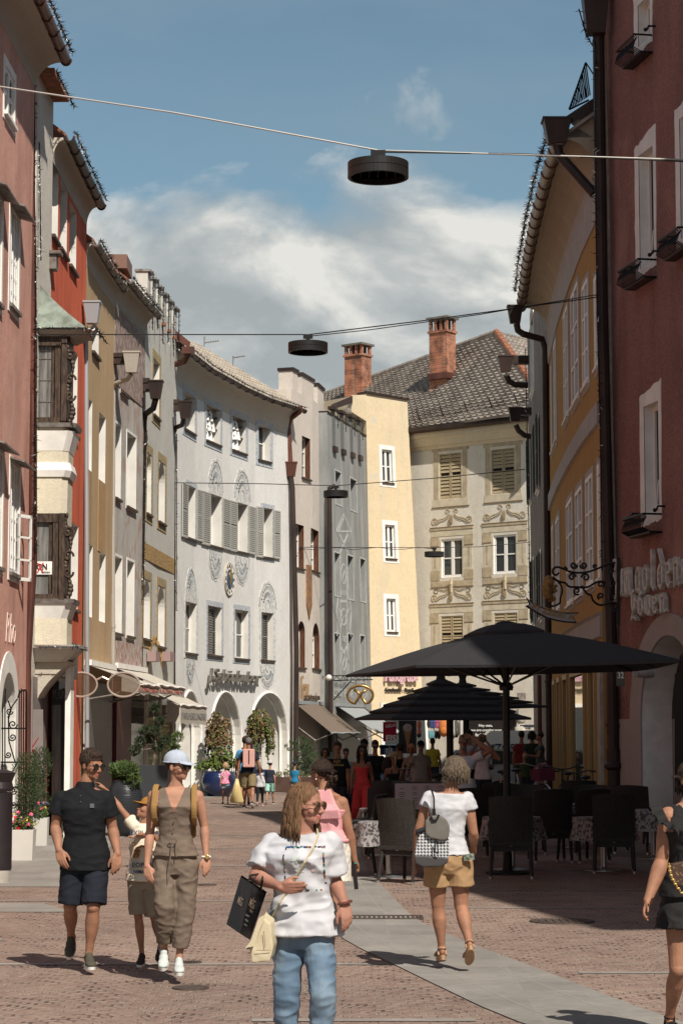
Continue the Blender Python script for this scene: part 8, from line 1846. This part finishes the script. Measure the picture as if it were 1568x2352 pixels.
CH=[(1175,2018,-4,'wicker chair nearest the backpack woman, its back lit, beside the umbrella pole'),(1264,1982,6,'wicker chair seen from behind just right of the umbrella pole'),(1412,2006,-6,'large wicker chair seen from behind in the middle of the front row'),(1466,1962,-28,'wicker chair turned slightly, right in the second row'),(1364,1965,172,'wicker chair facing the camera behind the middle table'),(1326,1935,5,'wicker chair by the shop front under the black handlebars'),(1418,1925,195,'broad curved wicker chair against the pale passage wall'),(1524,1945,160,'wicker chair half hidden behind the woman in the black dress'),(1139,1950,10,'wicker chair behind the lit chair, left of the umbrella pole'),(1212,1962,178,'wicker chair facing the camera behind the table by the umbrella pole'),(1085,1975,4,'wicker chair partly hidden behind the backpack woman'),(1340,1982,30,'wicker chair turned between the second row chairs left of the middle table'),(884,1972,4,'wicker chair seen from behind left of the menu board'),(890,1935,2,'farther wicker chair behind it, below the red trousers'),(940,2030,-38,'wicker chair turned to the left under the menu board'),(826,2010,74,'wicker chair in side view at the left edge of the terrace')]
c0=wicker_chair()
for i,(x,y,h_,lab)in enumerate(CH):
 g_=gnd(x,y);loc=(g_.x,g_.y+.1,0)
 if i==0:c0.location=loc;c0.rotation_euler=(0,0,R(h_));c0['label']=lab
 else:dup(c0,loc,R(h_),lab)
for nm,xx in(('a',0),):
 pass
CL=mat('scrolled_tablecloth',(.30,.28,.28),.7,c2=(.07,.065,.06),vscale=26,det=2,thr=(.50,.54))
def table_():
 rt=thing('cafe_table','x','table',(0,0,0),'round cafe tables');mb=MB();mb.lathe((0,0,0),[(.27,0),(.27,.012),(.06,.03),(.045,.05)],24);mb.build('base',ALU,rt);mb=MB();mb.tube([(0,0,.03),(0,0,.71)],.042,14);mb.build('column',ALU,rt);mb=MB();mb.lathe((0,0,.705),[(.40,0),(.40,.025)],28);mb.build('tabletop',M_['darkwood'],rt)
 mb=MB();n=56;R_=[]
 for i,(r_,z)in enumerate(((.0,.735),(.40,.735),(.415,.72),(.43,.62),(.45,.50),(.465,.42))):
  R_.append([V(((r_+(.03*sin(j*2*pi/8)+.012*sin(j*2*pi/5))*max(0,i-2)*.5)*cos(2*pi*j/n),(r_+(.03*sin(j*2*pi/8))*max(0,i-2)*.5)*sin(2*pi*j/n),z))for j in range(n)])
 for a,b in zip(R_,R_[1:]):
  for j in range(n):mb.quad(a[j],a[(j+1)%n],b[(j+1)%n],b[j])
 c=mb.build('tablecloth',CL,None,smooth=True,recalc=False);return rt,c
T0,C0=table_();tag(C0,'x','tablecloth','grey scrolled tablecloths')
TB=[(893,2016,'small cafe table behind the turned chair, left of the backpack woman'),(1176,1998,'cafe table behind the chair beside the umbrella pole'),(1386,2000,'cafe table in the middle of the terrace, steel foot visible'),(1310,1950,'cafe table between the shop front and the second row'),(886,1966,'cafe table in the back row below the red trousers'),(1500,1972,'cafe table in front of the pale passage wall')]
for i,(x,y,lab)in enumerate(TB):
 g_=gnd(x,y);loc=(g_.x,g_.y,0);cl_=lab.replace('cafe table','patterned grey tablecloth on the table')
 if i==0:T0.location=loc;T0['label']=lab;C0.location=loc;C0['label']=cl_
 else:dup(T0,loc,None,lab);dup(C0,loc,i*.7,cl_)
# ---------------- menu board ----------------
a,b=at(907,1800,32.5),at(1030,1860,32.5);rt=thing('menu_board','wide pale menu board on a dark stand beside the backpack woman','menu board',((a.x+b.x)/2,32.5,0));mb=MB();mb.box(((a.x+b.x)/2,32.53,(a.z+b.z)/2),(b.x-a.x+.05,.04,a.z-b.z+.06));mb.box(((a.x+b.x)/2,32.55,.4),(.08,.05,.8));mb.build('frame',M_['black_plastic'],rt);mb=MB();mb.box(((a.x+b.x)/2,32.50,(a.z+b.z)/2),(b.x-a.x,.01,a.z-b.z));pn=mb.build('menu_panel',mat('menu_paper',(.40,.34,.37),.5),rt);mb=MB()
for c_ in range(4):
 for k in range(11):
  if rnd.random()<.8:mb.box((a.x+.05+c_*.19+.05,32.492,a.z-.05-k*.028),(.05+.06*rnd.random(),.004,.006))
mb.build('menu_text',M_['dark'],pn)
# ---------------- bicycles ----------------
def bicycle(x,yb,Y,h_,lab,col_,basket=None,mtb=False):
 p=at(x,yb,Y);rt=thing('bicycle',lab,'bicycle',(p.x,Y,lift(p.x,Y)-.012),'bicycles parked by the terrace',rz=R(h_));fm=mat(col_+'_bike_paint',dict(white=(.62,.60,.58),pink=(.60,.20,.30),black=(.015,.015,.016),cream=(.55,.48,.38))[col_],.35);L=dict(local=True)
 for y in(-.52,.52):
  mb=MB();pts=[V((0,y+.33*cos(t),.345+.33*sin(t)))for t in[2*pi*k/32 for k in range(33)]];mb.tube(pts,.020 if not mtb else .027,6,caps=False);wh=mb.build('wheel',M_['black_plastic'],rt,local=True);mb=MB();mb.tube([V((0,y+.305*cos(t),.345+.305*sin(t)))for t in[2*pi*k/24 for k in range(25)]],.008,4,caps=False);mb.tube([(-.05,y,.345),(.05,y,.345)],.018,8)
  for k in range(16):t=pi*k/8;mb.tube([(0,y,.345),(0,y+.305*cos(t),.345+.305*sin(t))],.0016,3)
  mb.build('rim',ALU,wh,local=True)
  if not mtb:mb=MB();mb.tube([V((0,y+.37*cos(t),.345+.37*sin(t)))for t in[R(10+160*k/12)for k in range(13)]],.026,6,flat=.4);mb.build('mudguard',fm,rt,local=True)
 mb=MB();bb,st,hd=V((0,-.10,.30)),V((0,-.24,.86)),V((0,.40,.84))
 for A_,B_ in((bb,st),(bb,hd-V((0,0,.08))),(bb,V((0,-.52,.345))),(V((0,-.22,.70)),V((0,-.52,.345)))):mb.tube([A_,B_],.018,8)
 if mtb:mb.tube([V((0,-.2,.72)),hd],.02,8)
 else:mb.tube([V((0,-.16,.45)),hd-V((0,0,.15))],.018,8)
 for x_ in(-.05,.05):mb.tube([(x_,.52,.345),(x_*.8,.44,.72),(0,.42,.76)],.011,6)
 mb.tube([(0,.44,.70),(0,.37,1.0)],.018,8);mb.build('frame',fm,rt,local=True)
 mb=MB();hb=V((0,.37,1.02));mb.tube([hb+V((-.30,-.22 if not mtb else-.03,.03)),hb+V((-.26,-.05,.05)),hb+V((-.08,.05,.0)),hb,hb+V((.08,.05,0)),hb+V((.26,-.05,.05)),hb+V((.30,-.22 if not mtb else-.03,.03))],.012,7);mb.build('handlebar',ALU if not mtb else M_['black_plastic'],rt,local=True)
 mb=MB()
 for s_ in(-1,1):mb.tube([hb+V((s_*.29,-.14 if not mtb else-.04,.035)),hb+V((s_*.30,-.26 if not mtb else-.03,.03))+(V((s_*.09,0,0))if mtb else V((0,0,0)))],.018,8)
 mb.build('grip',mat('tan_grip',(.24,.16,.08),.6)if not mtb else M_['black_plastic'],rt,local=True)
 mb=MB();mb.ball((0,-.27,.93),(.085,.13,.04),12);mb.tube([(0,-.24,.84),(0,-.265,.92)],.014,6);mb.build('saddle',M_['black_plastic'],rt,local=True)
 if basket:
  mb=MB();mb.box((0,.58,.86),(.36,.26,.22));bs=mb.build('basket',mat('magenta_basket',(.16,.03,.06),.7),rt,local=True);mb=MB();leaves(mb,(0,.58,1.0),(.2,.15,.09),160,.05,rnd,0,fill=.2);mb.build('basket_flowers',mat('pale_pink_flower',(.48,.22,.28),.6),bs,local=True,recalc=False)
bicycle(1205,1880,41.5,212,'white city bicycle with pink flowers on its magenta basket','white',True);bicycle(1128,1890,41,118,'cream bicycle in side view with tan handlebar grips','cream');bicycle(1090,1880,42.5,104,'pink bicycle with pink mudguards behind the cream one','pink');bicycle(1300,1890,40.5,165,'black mountain bicycle with wide handlebar leaning by the shop front','black',mtb=True);bicycle(1335,1895,39.5,155,'second black mountain bicycle nearer the middle wicker chairs','black',mtb=True);bicycle(975,1880,40,96,'black bicycle whose handlebar shows above the menu board','black',mtb=True)
# ---------------- van, car ----------------
def van(x0,Y,L,H,w_,prof,lab,body,cat_,name):
 p=V((x0,Y,0));rt=thing(name,lab,cat_,tuple(p));mb=MB();n=len(prof)
 mb.add([p+V((x*L,y,z*H))for y in(0,w_)for x,z in prof],[tuple(range(n)),tuple(range(2*n-1,n-1,-1))]+[(i,(i+1)%n,n+(i+1)%n,n+i)for i in range(n)]);mb.build('body',body,rt)
 for x in(.2,.82):mb=MB();mb.lathe(p+V((x*L,-.03,.32)),[(.33,0),(.33,.2),(.02,.2),(.02,-.01)],20,M=Matrix.Rotation(R(-90),3,'X'));wh=mb.build('wheel',M_['black_plastic'],rt);mb=MB();mb.lathe(p+V((x*L,-.04,.32)),[(.19,0),(.05,-.02)],14,M=Matrix.Rotation(R(-90),3,'X'));mb.build('rim',ALU,wh)
 return rt,p
VW=mat('van_white_paint',(.62,.60,.56),.3,coat=.5);rt,p=van(4.65,71.5,4.3,1.98,1.8,((0,.15),(0,.70),(.012,.90),(.05,.98),(.70,1.),(.80,.95),(.93,.55),(1.,.45),(1.,.15)),'white van with dark blue ZORZI lettering parked beyond the bicycles',VW,'van','van')
mb=MB();mb.poly([p+V((x*4.3,-.006,z*1.98))for x,z in((.66,.55),(.66,.90),(.77,.88),(.86,.55))]);mb.build('side_window',M_['glass'],rt);mb=MB();mb.poly([p+V((x*4.3+.015,y,z*1.98))for x,z,y in((.932,.56,.15),(.81,.93,.15),(.81,.93,1.65),(.932,.56,1.65))]);mb.build('windscreen',M_['glass'],rt)
mb=MB();mb.tube([p+V((1.3,.1,2.08)),p+V((4.2,.1,2.08))],.03,6);mb.tube([p+V((1.3,1.5,2.12)),p+V((4.2,1.5,2.12))],.03,6)
for x in(1.5,3.9):mb.box(p+V((x,.8,2.02)),(.05,1.5,.06))
mb.build('roof_rack',ALU,rt)
for tx_,s_,xo,zo_ in(('ZORZI',.34,.36,1.28),('GEBÄUDETECHNIK',.09,.38,1.18),('www.zorzi.it',.09,.72,.90)):
 vs,fs=text_geo(tx_,s_,.002,bold=.008 if s_>.3 else 0);mb=MB();mb.add([p+V((xo+v.x,-.012-v.z,zo_+v.y))for v in vs],fs);mb.build('van_lettering',mat('navy_lettering',(.02,.035,.10),.4),rt)
mb=MB()
for k in range(6):a_=k*.5-1.2;mb.tube([p+V((.31,-.01,1.36)),p+V((.31+.15*cos(a_+2.2),-.01,1.36+.15*sin(a_+2.2)))],[.006,.025],4,flat=.3)
mb.build('van_emblem',mat('navy_lettering',(.02,.035,.1)),rt)
rt,p=van(2.35,66,3.9,1.42,1.7,((0,.2),(0,.55),(.05,.62),(.16,.66),(.28,.96),(.45,1.),(.80,.97),(.95,.66),(1.,.60),(1.,.2)),'silver grey small car parked behind the people near the shop wall',mat('silver_paint',(.33,.36,.35),.3,metal=.4,coat=.5),'car','parked_car')
mb=MB();mb.poly([p+V((x*3.9,-.006,z*1.42))for x,z in((.20,.66),(.30,.92),(.54,.95),(.54,.66))]);mb.poly([p+V((x*3.9,-.006,z*1.42))for x,z in((.56,.66),(.56,.95),(.78,.92),(.90,.66))]);mb.build('side_window',M_['glass'],rt)
# ---------------- awnings ----------------
AWC=cloth('cream_awning',(.46,.42,.36));AWG=cloth('taupe_awning',(.15,.115,.09));AWB=cloth('grey_awning',(.26,.275,.28))
def awning(F,s0,s1,z,out_,drop,m,lab,txt=None,val=.0,tm=None):
 m_=F.P((s0+s1)/2,z,0);rt=thing('awning',lab,'awning',tuple(m_));n=10;mb=MB();A_=[F.P(s0+(s1-s0)*k/n,z,.06)for k in range(n+1)];B_=[F.P(s0+(s1-s0)*k/n,z-drop+.015*sin(k*1.7),out_)for k in range(n+1)]
 for k in range(n):mb.quad(A_[k],A_[k+1],B_[k+1],B_[k]);mb.quad(*[v-V((0,0,.012))for v in(A_[k],A_[k+1],B_[k+1],B_[k])])
 mb.build('fabric',m,rt);mb=MB();mb.tube(B_,.035,6);F.box(mb,s0,s1,z-.02,z+.10,0,.16);mb.build('rail',M_['white']if m is AWC else AWB,rt)
 for s in(s0+.12,s1-.12):mb=MB();mb.tube([F.P(s,z-.75,.04),F.P(s,z-drop-.25,out_*.55),F.P(s,z-drop-.03,out_-.05)],.022,5);mb.build('folding_arm',M_['oldmetal'],rt)
 if val:
  mb=MB()
  for k in range(n):mb.quad(B_[k],B_[k+1],B_[k+1]-V((0,0,val+.02*sin(k))),B_[k]-V((0,0,val+.02*sin(k-1))))
  e0=A_[0].lerp(B_[0],1);mb.quad(B_[0],B_[0]-V((0,0,val)),B_[0]-V((0,0,val))+(A_[0]-B_[0])*.0+V((-.35,0,.05)),B_[0]+V((-.35,0,.12)));v_=mb.build('valance',m,rt)
  if txt:
   vs,fs=text_geo(txt,val*.5,.003);W_=max(v.x for v in vs);mb=MB();mb.add([F.P(s0+.2+(s1-s0-.4)*v.x/W_,z-drop-val*.72+v.y,out_+.012+v.z)for v in vs],fs);mb.build('awning_letters',tm or mat('print_grey',(.22,.21,.2),.8),v_)
za=F4.q('G',850,300)[1]
awning(F3,.6,4.8,at(*q('G',665,290),46.5).z,1.15,.40,AWC,'long cream awning over the ochre and fresco house shops','LUXURY',.22,mat('print_red',(.5,.08,.06),.8));awning(F4,.1,4.3,F4.q('G',900,325)[1],1.1,.42,AWC,'second cream awning with red lettering on its valance','LUXURY',.22,MATS['print_red'])
awning(F5,.2,5.6,at(*q('G',1270,525),60).z+.12,.95,.42,AWC,'cream awning with PARFUMERIE LINGERIE valance beside the clock house','PARFUMERIE LINGERIE',.48);awning(F7,.35,4.2,F7.q('O',1280,330)[1],1.35,1.0,AWG,'steep taupe awning over the beige shop window')
awning(F8,.3,4.9,F8.q('K',262,635)[1],1.5,.95,AWB,'pale grey awning under the pretzel sign')
c_=at(*q('G',1400,635),60.3);vs,fs=text_geo('PARFUMERIE LINGERIE',.30,.004);W_=max(v.x for v in vs);mb=MB();A_=[at(*q('G',*p_),60.3)for p_ in((1300,592),(1490,590),(1470,680),(1310,684))];mb.poly(A_);mb.poly([v+V((0,.02,0))for v in A_]);ap=mb.build('awning_valance',AWC);tag(ap,'front valance reading PARFUMERIE LINGERIE at the clock house corner','awning valance');mb=MB();mb.add([A_[0]+(A_[1]-A_[0])*(.1+.8*v.x/W_)+V((0,-.012-v.z,-.62+v.y))for v in vs],fs);mb.build('awning_letters',mat('print_grey',(.22,.21,.2)),ap)
mb=MB();F3.box(mb,.5,F3.L-.1,0,3.0,.01,.05);F3.box(mb,.4,.6,0,3.3,.02,.10,1);mb.build('shop_front',[mat('shop_grey',(.11,.10,.09),.4,var=.2),M_['stone']],h3);mb=MB();F4.box(mb,.3,2.4,0,3.1,.02,.10,0);F4.box(mb,2.5,F4.L-.1,0,3.0,.02,.06,1);mb.build('shop_front',[mat('oxblood_wood',(.085,.008,.012),.45),M_['glass']],h4);mb=MB();F5.box(mb,.3,5.2,0,2.9,.01,.05,0)
for s in(.2,2.7,5.1):F5.box(mb,s,s+.25,0,3.0,.02,.10,1)
mb.build('shop_front',[M_['glass'],MATS['beige_plaster']],h5);mb=MB();F7.box(mb,.3,4.3,.3,2.9,.01,.03);mb.build('shop_window',M_['glass'],h7);mb=MB();F8.box(mb,.4,4.5,0,2.7,.01,.03);mb.build('shop_window',mat('shop_dark',(.03,.03,.03),.3),h8)
# ---------------- hanging signs ----------------
c=at(*q('G',755,442),45.2);mb=MB()
for s_ in(-1,1):mb.tube([c+V((s_*.44+.33*cos(t),0,.25*sin(t)))for t in[2*pi*k/28 for k in range(29)]],.022,6,caps=False)
mb.tube([c+V((-.12,0,.10)),c+V((0,0,.16)),c+V((.12,0,.10))],.022,6);mb.tube([c+V((-.77,0,0)),c+V((-.88,.02,-.02)),c+V((-.86,.1,-.35))],.02,6);mb.tube([c+V((.77,0,0)),c+V((.86,0,.0))],.02,6);gs=mb.build('spectacles_sign',mat('champagne_metal',(.60,.52,.44),.35,metal=.6));tag(gs,'giant metal spectacles hanging as an optician sign under the awning','sign');mb=MB()
for s_ in(-1,1):mb.ball(c+V((s_*.44,.0,0)),(.31,.01,.23),18)
al_=mat('amber_lens',(.10,.06,.035),.12);al_.node_tree.nodes['Principled BSDF'].inputs['Alpha'].default_value=.45;mb.build('lens',al_,gs)
c=at(827,1597,75.5);mb=MB();gold=mat('gilded_metal',(.34,.20,.07),.3,metal=.75,var=.4,vscale=5);P_=[c+V((.44*cos(t),0,.30*sin(t)*(1.0 if sin(t)>0 else 1.05)))for t in[R(-70+320*k/30)for k in range(31)]];P_+=[c+V((x,-.05,z))for x,z in((-.02,-.05),(.06,.08),(.22,.22))];mb.tube([c+V((-.22,.05,.2)),c+V((-.06,.04,.08)),c+V((.04,.02,-.05))]+[c+V((.44*cos(t),0,.33*sin(t)))for t in[R(-64+308*k/30)for k in range(31)]]+[c+V((-.04,-.03,-.06)),c+V((.06,-.05,.08)),c+V((.24,-.06,.2))],.048,9);tag(mb.build('pretzel_sign',gold,smooth=True),'gilded pretzel hanging as a bakery sign on the mural house','sign')
mb=MB();L6=lambda pts,r_:mb.tube([at(*q('K',*p_),75.8)for p_ in pts],r_,5);L6(((258,400),(570,395)),.02);L6(((258,436),(570,430)),.02);L6(((262,590),(400,440)),.02)
for k in range(12):L6(((262+k*25,402 if k%2 else 434),(287+k*25,434 if k%2 else 402)),.01)
for cx_,cy_ in((285,470),(320,480),(350,465),(285,530),(300,560)):L6([(cx_+18*(1-k/16)*cos(k*.6),cy_+18*(1-k/16)*sin(k*.6))for k in range(15)],.010)
for x_ in(438,503):L6(((x_,430),(x_,478)),.01)
tag(mb.build('sign_bracket',M_['black_iron']),'wrought iron bracket carrying the gilded pretzel','bracket')
Yp=33.5;mb=MB();L7=lambda pts,r_=.018:mb.tube(smoothp([at(*q('U',*p_),Yp)for p_ in pts],2),r_,6)
L7(((895,125),(800,150),(700,195),(600,228),(460,228),(390,190),(310,165),(270,195),(275,240),(310,255),(335,225)));L7(((265,270),(340,320),(400,325),(430,370),(520,370),(620,378),(700,320),(760,310),(800,330)))
L7(((560,355),(610,440),(655,445),(670,510),(740,555),(800,540),(900,520),(915,560),(880,610)));L7(((200,300),(250,270),(340,320),(375,400),(345,480),(350,530),(290,560),(240,560)),.016)
for cx_,cy_,r0,a0,sg_2 in((482,152,36,0,1),(580,152,36,3.1,-1),(465,270,38,0,-1),(600,275,42,3.1,1),(515,410,38,1,1),(750,460,34,2,1),(750,345,36,1,-1),(850,200,30,0,1),(865,330,30,2,-1),(880,590,30,0,1),(400,180,16,0,1),(690,165,18,0,-1),(865,460,36,1,1)):
 mb.tube([at(*q('U',cx_+r0*(1-k/24)*cos(a0+sg_2*k*.42),cy_+r0*(1-k/24)*sin(a0+sg_2*k*.42)),Yp)for k in range(20)],[.018-.004*k/20 for k in range(20)],6)
mb.tube([at(*q('U',925,80),Yp+.5),at(*q('U',925,740),Yp+.5)],.03,6);tag(mb.build('sign_bracket',M_['black_iron']),'large scrolled wrought iron bracket projecting from the dark red inn','bracket')
mb=MB();n=14;T_=[(8,465),(60,520),(140,560),(230,590),(330,612),(430,625),(540,620),(480,665),(515,730),(420,725),(320,710),(210,680),(110,630),(0,560),(38,540)];A_=[at(*q('U',*p_),33.4)for p_ in T_];n=len(A_)
mb.add(A_+[v+V((0,.05,0))for v in A_],[tuple(range(n)),tuple(range(2*n-1,n-1,-1))]+[(i,(i+1)%n,n+(i+1)%n,n+i)for i in range(n)]);ps=mb.build('pizzeria_sign',M_['black_iron']);tag(ps,'curved ribbon sign reading PIZZERIA below the golden lion','sign');cc=sum(A_,V((0,0,0)))/n;I_=[cc+(v-cc)*.93+V((0,-.012,0))for v in A_]
cen=[(75,568),(140,600),(210,628),(280,650),(350,668),(420,678),(455,680)];I_=[at(*q('U',*p_),33.385)for p_ in((25,495),(70,535),(150,575),(240,604),(335,626),(430,639),(515,633),(470,668),(500,712),(420,710),(320,695),(215,665),(120,615),(25,553),(52,540))];mb=MB();mb.poly(I_);mb.build('sign_face',mat('aged_white_enamel',(.34,.32,.32),.5,var=.2),ps);mb=MB()
for i,ch in enumerate('PIZZERIA'):
 t=i/7;x_=58+(425-58)*t;y_=580+150*t-42*t*t;vs,fs=text_geo(ch,.13,.004,bold=.004);an=-.42+.34*t;o_=at(*q('U',x_,y_),33.37);mb.add([o_+V((v.x*cos(an)-v.y*sin(an),-v.z,v.x*sin(an)+v.y*cos(an)))for v in vs],fs)
mb.build('sign_letters',mat('ochre_gold_paint',(.30,.18,.06),.5),ps)
mb=MB();L8=lambda pts,rr:mb.tube([at(*q('U',*p_),33.5)for p_ in pts],rr,10)
L8(((225,320),(215,380),(225,440),(240,480)),[.06,.085,.08,.07]);mb.ball(at(*q('U',232,315),33.48),(.085,.06,.10),12);mb.ball(at(*q('U',258,308),33.46),(.04,.035,.03),8);L8(((250,370),(285,375),(318,350)),[.045,.03,.024]);L8(((245,405),(290,412),(318,405)),[.045,.03,.024]);L8(((240,470),(285,490),(305,480)),[.06,.035,.024]);L8(((230,470),(255,505),(270,520)),[.05,.03,.026]);L8(((215,470),(190,430),(195,390),(175,365)),[.02,.02,.02,.045])
for k in range(14):a_=k*.45+1.2;mb.ball(at(*q('U',222+20*cos(a_),322+30*sin(a_)),33.49),.03,6)
me=remesh(mb,.014,2);o=bpy.data.objects.new('lion_figure',me);col.objects.link(o);WL[o.name]=V((0,0,0));me.materials.append(gold2:=mat('dull_gold_paint',(.30,.17,.05),.55,metal=.2,c2=(.16,.09,.03),vscale=16));tag(o,'golden rearing lion figure on the scrolled iron inn bracket','figure')
# ---------------- goods and banners at the end of the street ----------------
def flag(x0,y0,x1,y1,Y,m,lab,nm='banner',cat_='banner'):
 a,b=at(*q('K',x0,y0),Y),at(*q('K',x1,y1),Y);mb=MB();mb.box(((a.x+b.x)/2,Y,(a.z+b.z)/2),(b.x-a.x,.04,a.z-b.z));o=mb.build(nm,m);tag(o,lab,cat_);return o,a,b
o,a,b=flag(650,762,755,916,60,cloth('crimson_banner',(.32,.012,.04)),'crimson banner reading GELATO and EIS')
for tx_,s_,dx,dz,an in(('EIS',.24,.07,-.53,0),('GELATO',.11,.06,-.16,.12)):
 vs,fs=text_geo(tx_,s_,.004,bold=.010 if s_>.2 else .002);mb=MB();mb.add([a+V((dx+v.x,-.03-v.z,dz+v.y+v.x*an))for v in vs],fs);mb.build('banner_letters',mat('banner_white',(.62,.58,.56),.7),o)
o,a,b=flag(772,752,912,1010,59.5,mat('cone_board_black',(.018,.016,.016),.5),'tall black board with a large ice cream cone','ice_cream_board','board');mb=MB();cx_=(a.x+b.x)/2;mb.ball((cx_,59.47,a.z-.20),(.125,.02,.115),16);mb.build('ice_scoop',mat('pale_ice_cream',(.42,.35,.32),.7,c2=(.25,.19,.17),vscale=20),o);mb=MB();mb.add([V((cx_+x,y,a.z-z))for y in(59.46,59.49)for x,z in((-.105,.27),(.105,.27),(0,.78))],[(0,1,2),(5,4,3),(0,2,5,3),(1,4,5,2)]);mb.build('wafer_cone',mat('wafer',(.26,.14,.06),.7),o)
rk=[(1008,765,'dark'),(1030,768,'blue'),(1048,770,'blue'),(1072,768,'pink'),(1090,770,'pink'),(1018,850,'cyan'),(1040,855,'cyan'),(1066,850,'dark'),(1088,852,'dark')];CC=dict(dark=(.03,.03,.035),blue=(.05,.06,.16),pink=(.35,.08,.14),cyan=(.10,.25,.28))
mb=MB();L9=lambda pts:mb.tube([at(*q('K',*p_),82.6)for p_ in pts],.02,5);L9(((995,750),(1110,748)));L9(((1048,735),(1048,835)));L9(((1000,838),(1110,838)));tag(mb.build('display_rack',ALU),'metal rails on the cream wall holding small bags and pouches','rack')
for i,(x,y,cc_)in enumerate(rk):c=at(*q('K',x,y+12),82.4);mb=MB();mb.ball(c,(.075,.05,.17),10);tag(mb.build('hanging_bag',cloth(cc_+'_nylon',CC[cc_])),'%s pouch hanging on the %s rail of the wall rack'%(cc_ if cc_!='dark' else 'black','upper' if y<800 else 'lower'),'bag','pouches on the wall rack')
for x,y,c1,lab,w_ in((1126,812,(.42,.14,.04),'bright orange backpack hanging on the cream wall',.21),(1200,825,(.28,.25,.22),'pale grey backpack hanging right of the orange one',.15),(1224,818,(.06,.06,.055),'dark backpack hanging beside the pale grey one',.14)):
 c=at(*q('K',x,y),82);t=thing('backpack',lab,'backpack',tuple(c));mb=MB();mb.ball(c,(w_*.95,.15,.33),14);mb.build('bag_body',cloth('rucksack_%d'%x,c1),t,smooth=True);mb=MB();mb.ball(c+V((0,-.12,-.1)),(w_*.7,.08,.15),12);mb.build('front_pocket',MATS['rucksack_%d'%x],t,smooth=True)
TC=[(.05,.05,.08),(.06,.20,.42),(.60,.60,.60),(.55,.57,.62),(.58,.58,.58),(.05,.15,.40),(.10,.06,.10)];mb=MB();mb.tube([at(*q('K',625,945),62),at(*q('K',765,945),62)],.02,5);mb.tube([at(*q('K',700,945),62),V((at(*q('K',700,945),62).x,62,0))],.03,6);tag(mb.build('clothes_rail',ALU),'chrome clothes rail with small shirts below the crimson banner','rack')
for i in range(7):c=at(*q('K',640+i*19,985),62);mb=MB();mb.box(c,(.10,.05,.26));mb.box(c+V((0,0,.1)),(.15,.05,.07));tag(mb.build('hanging_shirt',cloth('shirt_stock_%d'%i,TC[i])),'small shirt on the clothes rail, %s from the left'%'first second third fourth fifth sixth seventh'.split()[i],'shirt','shirts on the clothes rail')
for i,(y,cc_)in enumerate(((785,(.55,.16,.12)),(845,(.55,.16,.12)),(865,(.04,.04,.04)))):c=at(*q('K',932,y),64);mb=MB();mb.ball(c,(.07,.05,.13 if i<2 else .08),10);tag(mb.build('swim_fin',cloth('fin_%d'%i,cc_)),('upper salmon toy pack beside the ice cream board','lower salmon toy pack beside the ice cream board','black toy pack under the salmon ones')[i],'goods')
g_=at(-8,2018,28.2);rt=thing('litter_bin','dark brown cylindrical litter bin on a stone foot at the left edge','bin',(g_.x,28.2,0));c=V((g_.x,28.2,0));BN=mat('bin_brown',(.030,.024,.026),.45,metal=.3,var=.2);mb=MB();mb.lathe(c,[(.19,.17),(.19,1.15)],28);mb.build('drum',BN,rt,smooth=False);mb=MB();mb.lathe(c,[(.17,0),(.18,.165)],28);mb.build('stone_foot',M_['stone'],rt);mb=MB();mb.lathe(c,[(.19,1.16),(.20,1.2),(.18,1.28),(.22,1.38),(.23,1.40),(.10,1.44)],28);mb.build('lid',BN,rt)
p=at(*q('K',226,415),76);mb=MB();mb.ball(p,.11,12);gl_=mb.build('globe_lamp',mat('opal_glass',(.62,.60,.55),.3),smooth=True);tag(gl_,'small white globe lamp beside the dark pipe left of the pretzel','wall lamp');mb=MB();mb.box(p+V((-.16,.05,0)),(.16,.1,.12));mb.build('mount',M_['oldmetal'],gl_)
a=at(*q('M',600,340),56);mb=MB();mb.tube([V((a.x,56,lift(a.x,56))),V((a.x,56,a.z))],.055,10)
tag(mb.build('sign_post',mat('oxide_red_paint',(.11,.03,.025),.5)),'dark red post standing beside the group near the yellow shop','post')
